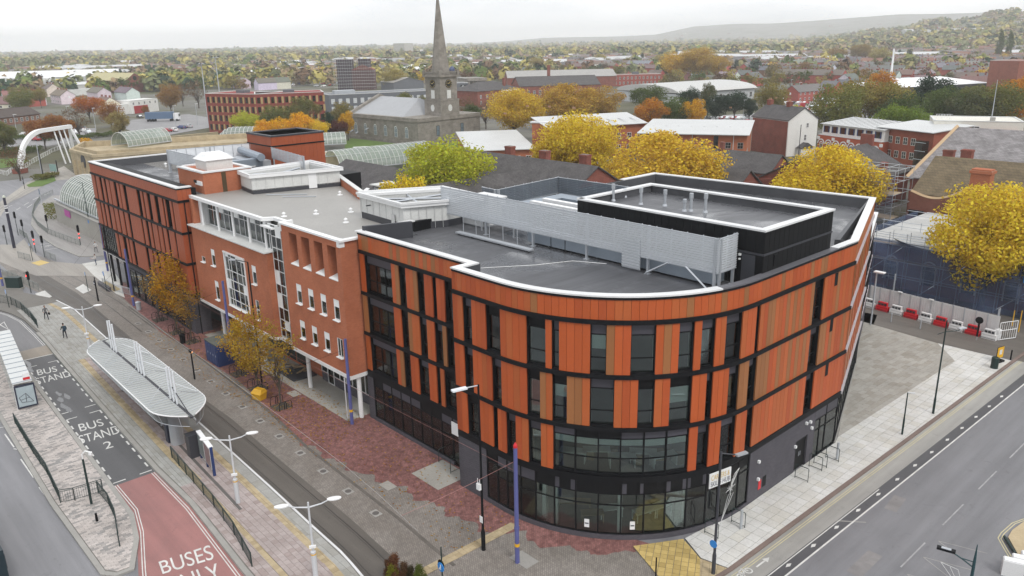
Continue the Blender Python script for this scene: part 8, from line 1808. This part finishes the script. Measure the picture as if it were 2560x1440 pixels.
# --- things on the red footway
b=at(560,918);t=thing('utility_cabinet','dark blue steel container with leaf covered top beside the street tree','cabinet',world=tuple(at(556,903)[:2]),rot=AF);MB().box(0,0,1.15,2.9,2.0,2.3).build('body',BLUEC,t);MB().box(0,0,2.33,3.0,2.1,.08).build('lid',plain('mossy_lid',(.12,.13,.11),.9,.3,scale=4),t)
for x in (-.95,-.32,.32,.95):piece('door',BLUEC,t,(x,-1.02,1.1),(.58,.05,1.9));piece('handle',STEEL,t,(x+.2,-1.06,1.15),(.04,.03,.2))
b=at(649,997);t=thing('grit_bin','bright yellow grit bin on the red paving','grit bin',world=(b[0],b[1]),rot=AF+R_(18))
MB().add([(-.5,-.35,0),(.5,-.35,0),(.5,.35,0),(-.5,.35,0),(-.58,-.42,.62),(.58,-.42,.62),(.58,.42,.7),(-.58,.42,.7)],[(0,1,5,4),(1,2,6,5),(2,3,7,6),(3,0,4,7),(3,2,1,0)]).build('body',YELLOW,t);MB().add([(-.62,-.46,.62),(.62,-.46,.62),(.62,.46,.72),(-.62,.46,.72),(-.45,-.1,.98),(.45,-.1,.98),(.45,.35,.98),(-.45,.35,.98)],[(0,1,5,4),(1,2,6,5),(2,3,7,6),(3,0,4,7),(4,5,6,7),(3,2,1,0)]).build('lid',YELLOW,t)
for px,py,lab in ((348,775,'grey litter bin near the violet pole by the street trees'),(458,858,'black litter bin under the golden street trees')):b=at(px,py);o=MB().lathe(0,0,[(.28,0),(.3,.9),(.34,.92),(.34,1.0),(.1,1.12)],12).build('litter_bin',STEEL if 'grey' in lab else BLACK,loc=(b[0],b[1],.03));tag(o,lab,'bin')
for px,py,lab in ((2485,920,'dark round litter bin on the pale pavement by the yellow sign board'),):b=at(px,py,.1);o=MB().lathe(0,0,[(.33,0),(.33,1.05),(.3,1.1)],14).build('litter_bin',DKGREEN,loc=(b[0],b[1],.1));tag(o,lab,'bin')
b=at(2497,905,.1);t=thing('sign_board','yellow framed works sign on a low stand near the litter bin','sign',world=(b[0],b[1]),rot=AF+R_(75),z=.1);MB().box(0,0,1.0,.95,.05,1.1).build('panel',YELLOW,t);MB().box(0,.03,1.0,1.02,.04,1.18).build('frame',BLACK,t);MB().box(0,0,.1,1.0,.5,.2).build('stand',BLACK,t);MB().box(0,-.035,1.05,.4,.02,.5).build('print',WHITED,t)
MB_=(lambda :0)
for px,py,lab in ((2526,900,'short black bollard at the kerb corner by the side street'),(2227,805,'short steel bollard at the plaza edge'),(2300,822,'second short steel bollard at the plaza edge')):b=at(px,py,.0);o=MB().lathe(0,0,[(.07,0),(.07,1.0),(.04,1.04)],10).build('bollard',BLACK if 'black' in lab else STEEL,loc=(b[0],b[1],.02));tag(o,lab,'bollard')
for px,py,lab in ((2092,1148,'tall steel bollard post by the entrance near the far corner'),(1852,1322,'tall steel bollard post by the skills hub entrance')):b=at(px,py,.1);o=MB().lathe(0,0,[(.09,0),(.09,1.35),(.085,1.4)],12).build('steel_bollard',STEEL,loc=(b[0],b[1],.1));tag(o,lab,'bollard')
def hoop(lab,px,py,ang=0.0,z=.1):
 b=at(px,py,z);o=MB().tube([(-.5,0,0),(-.5,0,1.05),(-.44,0,1.1),(.44,0,1.1),(.5,0,1.05),(.5,0,0)],.028,6).tube([(-.5,0,.12),(.5,0,.12)],.02,5).build('door_hoop',DKGREEN,loc=(b[0],b[1],z),rz=AF+ang);tag(o,lab,'guard hoop');return o
for px,py,lab in ((1778,1340,'black guard hoop left of the skills hub door'),(1845,1312,'black guard hoop right of the skills hub door beside the steel post'),(2003,1200,'black guard hoop at the black service door'),(2038,1172,'black guard hoop beside the far entrance'),(2050,1164,'second black guard hoop beside the far entrance'),(2080,1150,'black guard hoop next to the steel post at the far corner')):hoop(lab,px,py,0)
for px,py,lab in ((1110,1150,'black guard hoop left of the sign boarded doors'),(1140,1178,'black guard post and hoop right of the sign boarded doors')):hoop(lab,px,py,math.pi/2,.03)
surf('door_mat_slab',RECT(-3.9,-.6,-1.6,1.35),.045,CONC,'pale concrete slab outside the sign boarded doors')
for px,py,s in ((735,985,1.3),(755,978,.0),(970,1215,1.2),(1310,1400,1.6)):
 if s:u,v=puv(px,py);surf('access_cover',RECT(u-s/2,u+s/2,v-s/3,v+s/3),.04,CONC if px<1300 else KERBM,{735:'pale access cover in the red paving near the cycle hoops',970:'pale access cover where red paving fades to grey',1310:'white access cover at the foot of the red capped pole'}[px])
for px,py in ((1395,1398),(1440,1412)):pass
STREE=[(703.5,1017,792,'sparse2',(.42,.30,.05,.3),'slim nearly leafless street tree in front of the white columns'),(645,972,772,'street',(.55,.34,.035,.1),'golden street tree beside the blue container'),(598,935,800,'sparse',(.56,.36,.04,.0),'small golden street tree right behind the blue container'),(442,832,632,'street',(.52,.27,.02,.4),'dense amber street tree in front of the orange wing'),(480,855,700,'sparse2',(.40,.24,.04,.4),'thin amber street tree beside the dense one'),(400,800,655,'sparse',(.32,.22,.07,.5),'dull brown street tree nearest the wing windows')]
for px,pb,pt,k,c,lab in STREE:
 ptree(k,px,pb,pt,c,lab,wide=1.15 if k!='sparse2' else 1.1,name='street_tree')
 b=at(px,pb);t=thing('tree_guard','dark hoops round the foot of the '+' '.join(lab.split()[:9]),'tree guard',world=(b[0],b[1]),rot=AF)
 MB().box(0,0,.04,1.5,1.5,.02).build('soil_square',plain('soil',(.09,.075,.06),.95,.3,scale=4) if 'soil' not in MATS else MATS['soil'],t)
 for dx in (-.85,.85):
  for dy in (-.25,.25):MB().tube([(dx-.0,dy-.35,.03),(dx,dy-.35,.62),(dx,dy-.2,.8),(dx,dy+.2,.8),(dx,dy+.35,.62),(dx,dy+.35,.03)],.03,5).build('hoop',BLACK,t)
lo=bpy.data.objects.new('fallen_leaves',quads_mesh('fallen_leaves',LEAFLET,LEAF));COL.objects.link(lo);frame(lo);lo.color=(.48,.27,.05,.4);tag(lo,'scattered yellow leaves fallen on the footway','leaves',kind='stuff')
for px,py,pt,c,k in ((972,1452,1392,(.16,.08,.04,.0),'conifer'),(990,1462,1376,(.20,.085,.04,.0),'conifer'),(1012,1462,1398,(.16,.09,.04,0),'conifer'),(1030,1466,1408,(.09,.07,.03,0),'conifer'),(985,1470,1404,(.24,.25,.03,0),'conifer'),(1050,1468,1404,(.15,.18,.03,0),'conifer')):
 lab={972:'brown dwarf conifer, left of the planted clump',990:'tallest reddish dwarf conifer of the planted clump',1012:'brown dwarf conifer in the middle of the clump',1030:'olive brown dwarf conifer near the blue cycle sign',985:'lime green dwarf shrub at the front of the clump',1050:'green dwarf conifer closest to the blue cycle sign'}[px]
 b=at(px,py);h=max(.8,zat(b,px,pt));plant_tree('dwarf',b[0],b[1],h,c,lab,'dwarf_conifer',None,1.0) if 'dwarf' in PROTO else (tree_proto('dwarf',4,1.25,.13,6000,41,'cone',.0,.02,40),plant_tree('dwarf',b[0],b[1],h,c,lab,'dwarf_conifer',None,1.0))
# --- site hoarding and barriers
h0,h1=np.array(at(2172,762)[:2]),np.array(at(2492,846)[:2]);hl=float(np.hypot(*(h1-h0)));ha=math.atan2(h1[1]-h0[1],h1[0]-h0[0])
ho=thing('site_hoarding','white steel hoarding fence round the building site','hoarding',world=(h0[0],h0[1]),rot=ha)
HWH=plain('hoarding_white',(.70,.70,.70),.5,.08,scale=2)
n=12
for i in range(n):
 x0=hl*i/n;pn=MB()
 for k in range(10):pn.box(x0+hl/n*(k+.5)/10,.0 if k%2 else .03,1.25,hl/n/10-.005,.04,2.4)
 pn.build('hoarding_panel',HWH,ho);MB().bx(x0-.03,x0+.03,-.06,.02,0,2.5).build('post',STEEL,ho)
for i in (3,6):MB().box(hl*i/n,-.1,2.5,.5,.2,.12).build('site_lamp',WHITE,ho)
e_=(h1-h0)/hl;nn_=np.array([e_[1],-e_[0]])
BL={0:('red','red plastic road barrier nearest the orange building'),}
xs=np.linspace(.03,.97,9)
bars_=[]
for i,f in enumerate(xs):
 colr=REDP if i%2==1 else WPLAS;p=h0+e_*hl*f+nn_*.75;ln=hl/9*.9
 t=thing('road_barrier','%s water filled road barrier along the hoarding'%('red' if i%2 else 'white'),'barrier',world=(p[0],p[1]),rot=ha,group='%s barriers along the hoarding'%('red' if i%2 else 'white'))
 b=MB().bx(-ln/2,ln/2,-.3,.3,0,.3).bx(-ln/2,ln/2,-.24,.24,.3,.55);b.bx(-ln/2+.18,ln/2-.18,-.16,.16,.55,1.05);b.build('body',colr,t)
 for k in (-1,0,1):MB().bx(k*ln*.24-.14,k*ln*.24+.14,-.17,-.155,.68,.92).build('slot',DKGREY,t)
 MB().bx(-ln/2,ln/2,-.305,-.3,.1,.14).build('groove',DKGREY,t)
b0,b1=at(2495,852),at(2538,846);t=thing('site_gate','open white mesh site gate at the end of the hoarding','gate',world=(b0[0],b0[1]),rot=math.atan2(b1[1]-b0[1],b1[0]-b0[0]));L=float(np.hypot(*(b1-b0)[:2]));g_=MB()
for z in (.1,1.1,2.0):g_.tube([(0,0,z),(L,0,z)],.04,5)
for x in np.linspace(0,L,9):g_.tube([(x,0,.1),(x,0,2.0)],.02 if 0<x<L else .045,5)
g_.build('gate_frame',WHITE,t)
for px,py,pt in ((2546,830,775),(2530,815,775)):post('yellow_post','yellow site post beside the open mesh gate',px,py,pt,.06,YELLOW,cat='post')['group']='yellow posts at the site gate'
b=at(2492,845);o=MB().lathe(0,0,[(.35,0),(.38,.4),(.34,.95),(.2,1.05)],12).build('water_drum',WPLAS,loc=(b[0],b[1],.02));tag(o,'white plastic drum at the gate end of the hoarding','drum');b=at(2488,838);o=MB().box(0,0,2.4,.05,.6,1.2).box(0,0,.9,.08,.08,1.8).build('gate_signal',STEEL,loc=(b[0],b[1],0),rz=AF);tag(o,'grey control box on a post at the site gate','control box')
for px,py,pt,lab in ((2176,815,680,'steel pole with a white canopy panel beside the orange rear face'),(2228,770,684,'rusty steel pole before the hoarding')):t=post('steel_pole',lab,px,py,pt,.1,STEEL,cat='pole');
MB().box(.3,0,bpy.data.objects['steel_pole']['h']+.1,1.1,.6,.12).build('panel_head',WHITE,bpy.data.objects['steel_pole'])
t=post('sign_post','dark round sign seen from behind on a steel post by the hoarding',2441,850,797,.05,STEEL,cat='sign');disc(t,'sign_back',BLACK,(0,-.06,t['h']-.1),.38,'y',.04);MB().lathe(0,0,[(.1,t['h']-1.9),(.1,t['h']-.5)],8).build('sleeve',BLACK,t)
b=at(2540,1420);t=thing('barrier_stack','stacked white plastic barrier blocks at the lower right corner','barrier',world=(b[0],b[1]),rot=AF+R_(20))
for i in range(5):MB().box(.5*i-.3,-.9+.55*i,.5,1.1,.5,1.0).build('block',WPLAS,t);MB().box(.5*i-.3,-.9+.55*i,1.03,1.0,.42,.08).build('block_top',WHITE,t)
b0,b1=at(2510,1346),at(2537,1388);o=MB().tube([tuple(b0+[0,0,.15]),tuple(b1+[0,0,.15])],.09,8).build('kerb_rail',DKGREEN);tag(o,'dark green low rail on the buff corner footway','rail')
b=at(38,722);t=thing('signal_cabinet','dark green signal cabinet on a plinth beside the tram line','cabinet',world=(b[0],b[1]),rot=AF+R_(40));MB().box(0,0,.9,2.0,.7,1.4).build('body',DKGREEN,t);MB().box(0,0,1.63,2.1,.8,.06).build('lid',DKGREEN,t);MB().box(0,0,.1,2.2,.9,.2).build('plinth',CONC,t)
b=at(22,718);t=thing('traffic_cone','red and white traffic cone beside the green cabinet','cone',world=(b[0],b[1]));MB().box(0,0,.04,.5,.5,.08).build('base',REDP,t);MB().lathe(0,0,[(.2,.08),(.13,.4)],12).build('lower_cone',REDP,t);MB().lathe(0,0,[(.13,.4),(.09,.6)],12).build('white_sleeve',WHITE,t);MB().lathe(0,0,[(.09,.6),(.04,.8)],12).build('tip',REDP,t)
rg3=random.Random(9)
t=thing('timber_heap','heap of old timber and rubble under the brick block','rubble',-27.5,1.6)
for i in range(14):MB().box(-27.5+rg3.uniform(-1.4,1.4),1.7+rg3.uniform(-.8,.8),.12+.05*i,rg3.uniform(.8,1.8),.18,.07,rg3.uniform(0,3),rg3.uniform(-.15,.15)).build('plank',WOOD if i%3 else DKGREY,t)
MB().prism([(-29.3,.5),(-25.8,.4),(-25.6,2.8),(-29,2.9)],.03,.2).build('rubble',DKGREY,t)
railing('step_railing','steel handrail beside the steps below the orange wing',[(-74.5,-2.2),(-70,-2.0),(-66.6,-1.2)],1.0,STEEL,z=.05);b=thing('step_wall','low dark block wall at the wing entrance','wall',-73,-2.4);MB().bx(-75,-70.5,-2.7,-2.35,.03,.6).build('wall',DBRICK,b)
# ================================================================ people
def person(lab,px,py,h,face,top,legs,hair=(.02,.015,.012),stride=.28,z0=0.0,arms=(.1,-.15),bag=None,hiv=None,elbow=0.25,lean=0.0):
 """standing or walking figure facing local -y, skinned from one skeleton; h metres tall"""
 b_=at(px,py,z0);t=thing('person',lab,'person',world=(b_[0],b_[1]),rot=face,z=z0);s=h/1.75
 J={'pel':(0,0,.94),'wst':(0,-.01-lean*.3,1.08),'chs':(0,-lean,1.30),'nek':(0,-lean*1.1,1.47),'hed0':(0,-lean*1.15-.01,1.56)}
 for sd,sg_ in (('l',1),('r',-1)):
  st_=stride*sg_
  J['hip'+sd]=(.09*sg_,0,.90);J['kne'+sd]=(.10*sg_,-st_*.5-.03,.50);J['ank'+sd]=(.10*sg_,-st_*.85+(.06 if st_<0 else 0),.09 if st_>=0 else .13);J['toe'+sd]=(.11*sg_,-st_*.85-.15+(.06 if st_<0 else 0),.04)
  ar_=arms[0] if sg_>0 else arms[1]
  J['sho'+sd]=(.18*sg_,-lean,1.41);J['elb'+sd]=(.25*sg_,-lean-ar_*.5,1.14);J['wri'+sd]=(.24*sg_,-lean-ar_-elbow*.6,.93+elbow*.35)
 RR={'pel':.135,'wst':.125,'chs':.155,'nek':.055,'hed0':.055}
 for sd in 'lr':RR.update({'hip'+sd:.095,'kne'+sd:.062,'ank'+sd:.045,'toe'+sd:.038,'sho'+sd:.07,'elb'+sd:.05,'wri'+sd:.038})
 E=[('pel','wst'),('wst','chs'),('chs','nek'),('nek','hed0')]+[e for sd in 'lr' for e in (('pel','hip'+sd),('hip'+sd,'kne'+sd),('kne'+sd,'ank'+sd),('ank'+sd,'toe'+sd),('chs','sho'+sd),('sho'+sd,'elb'+sd),('elb'+sd,'wri'+sd))]
 ks=list(J);me=bpy.data.meshes.new('body');me.from_pydata([J[k] for k in ks],[(ks.index(a),ks.index(b2)) for a,b2 in E],[]);me.update()
 o=bpy.data.objects.new('body',me);COL.objects.link(o);o.parent=t;o.scale=(s,s,s);o.modifiers.new('skin','SKIN');sb=o.modifiers.new('sub','SUBSURF');sb.levels=1;sb.render_levels=1
 for i,k in enumerate(ks):me.skin_vertices[0].data[i].radius=(RR[k]*(1.05 if k in ('chs','wst','pel') else 1),RR[k]*(.72 if k in ('chs','wst','pel') else 1));me.skin_vertices[0].data[i].use_root=(k=='pel')
 bpy.context.view_layer.update();dg=bpy.context.evaluated_depsgraph_get();me2=bpy.data.meshes.new_from_object(o.evaluated_get(dg));o.modifiers.clear();o.data=me2
 SKIN=MATS.get('skin') or plain('skin',(.42,.24,.17),.6,.05);tm=plain('cloth_%s_top'%px,top,.85,.1,scale=6);lm=plain('cloth_%s_legs'%px,legs,.85,.1,scale=6);sm=MATS.get('shoe') or plain('shoe',(.02,.02,.022),.6,.1)
 me2.materials.clear()
 for m_ in (tm,lm,sm,SKIN):me2.materials.append(m_)
 for p in me2.polygons:
  c=p.center;p.use_smooth=True
  p.material_index=2 if c.z<.12 and abs(c.x)<.3 else (1 if c.z<.93 and abs(c.x)<.195 else (3 if c.z>1.49 else 0))
 hx,hy,hz=0,-lean*1.2-.02,1.645
 hd=MB();hd.lathe(0,0,[(.02,-.125),(.055,-.115),(.072,-.07),(.08,0),(.082,.05),(.066,.095),(.02,.125)],12);hd.box(0,-.082,-.02,.026,.035,.045);hd.box(.082,.01,-.01,.016,.035,.055);hd.box(-.082,.01,-.01,.016,.035,.055)
 q=hd.build('head',SKIN,o,loc=(hx,hy,hz),smooth=True);q.scale=(1,1.15,1)
 for sx in (-.03,.03):MB().box(sx,-.079,.015,.018,.01,.01).build('eye',sm,q)
 MB().box(0,-.079,-.06,.04,.01,.01).build('mouth',plain('lips',(.3,.12,.1),.6,.05) if 'lips' not in MATS else MATS['lips'],q)
 hr=MB().lathe(0,.012,[(.087,-.02),(.09,.05),(.074,.105),(.02,.137)],12);hq=hr.build('hair',plain('hair_%s'%px,hair,.8,.1),q,smooth=True)
 for sd,sg_ in (('l',1),('r',-1)):
  w=Vector(J['wri'+sd]);dr=(w-Vector(J['elb'+sd])).normalized();hb=MB();c=w+dr*.05;hb.tube([w,c+dr*.03],.036,6,.034)
  sd_=dr.cross(Vector((1,0,0))).normalized()
  for k,ln in enumerate((.07,.08,.075,.06)):f0=c+dr*.03+sd_*(.012*(k-1.5)*1.5);hb.tube([f0,f0+dr*ln*.55,f0+dr*ln*.9+Vector((-sg_*.02,0,0))],.009,5)
  hb.tube([w+dr*.02+sd_*.03,w+dr*.07+sd_*.06],.011,5);hb.build('hand',SKIN,o)
 if hiv:MB().box(0,-lean,1.26,.40,.27,.42).build('vest',hiv,o);MB().lathe(hx,hy,[(.12,hz+.02),(.11,hz+.1),(.04,hz+.16)],12).build('helmet',WHITE,o)
 if bag=='pack':MB().box(0,.2-lean,1.22,.3,.16,.46).build('backpack',plain('pack_%s'%px,(.03,.06,.09),.8,.1),o)
 if bag=='hand':w=J['wril'];MB().box(w[0]+.03,w[1],w[2]-.28,.12,.3,.26).build('handbag',BLACK,o)
 return t
FACE=lambda px:AF+math.pi/2
person('walker with grey jacket and dark trousers carrying a bag on the platform',117,799,1.76,AF+R_(100),(.16,.16,.165),(.02,.02,.03),bag='hand',z0=.2)
person('walker in dark green coat with a backpack on the platform',164,846,1.80,AF+R_(-85),(.018,.035,.03),(.018,.02,.03),bag='pack',z0=.2,stride=.22)
person('pedestrian in pale top and grey trousers with a backpack walking by the retaining wall',241,631,1.75,AF+R_(95),(.62,.62,.62),(.16,.16,.17),bag='pack',z0=.1,stride=.4)
person('pedestrian in a light shirt holding something up beside the granite apron',241,663,1.72,AF+R_(10),(.58,.55,.53),(.09,.11,.16),stride=.05,z0=.04,elbow=.7,arms=(.15,.15))
person('man in a dark suit and white shirt standing behind the slim street tree',690,949,1.78,AF+R_(-20),(.025,.028,.045),(.02,.022,.035),stride=.08)
HIV=emit('hi_vis_yellow',(.55,.9,.06),.0)
person('site worker in yellow high visibility vest on the scaffold by the blue mesh tower',2212,512,1.75,AF+R_(40),(.10,.10,.10),(.05,.06,.09),hiv=HIV,stride=.15)
wk=person('roofer in bright yellow jacket bending on the brown tiled roof',2524,468,1.75,AF+R_(30),(.5,.8,.06),(.06,.07,.1),stride=.2,lean=.22,hair=(.6,.8,.1));p_=xy(12.5,96.6);wk.location=(p_[0],p_[1],7.8)
sl_=thing('roof_scaffold','small scaffold platform holding the roofer on the tiled roof','scaffolding',12.5,96.2,z=7.4);MB().bx(10,16,95.2,97,7.66,7.76).build('boards',WOOD,sl_)
for u in (10.2,13,15.8):MB().tube([(u,95.2,0),(u,95.2,9.2)],.05,5).build('pole',STEEL,sl_)
MB().tube([(10,95.2,8.7),(16,95.2,8.7)],.045,5).build('rail',STEEL,sl_)
# ================================================================ haze: one closed box of even pale air round everything
hz=MB().bx(-9700,9700,-9700,9700,-1.2,165).build('haze',None);tag(hz,'thin pale autumn haze over the town','haze',kind='stuff')
hm=bpy.data.materials.new('haze');hm.use_nodes=True;t_=hm.node_tree;t_.nodes.clear()
vo=N(t_,'ShaderNodeVolumePrincipled');oo=N(t_,'ShaderNodeOutputMaterial');vo.inputs['Color'].default_value=(.95,.965,.985,1);vo.inputs['Density'].default_value=.00019;vo.inputs['Anisotropy'].default_value=0.0
lk(t_,vo.outputs[0],oo.inputs['Volume']);hz.data.materials.append(hm)
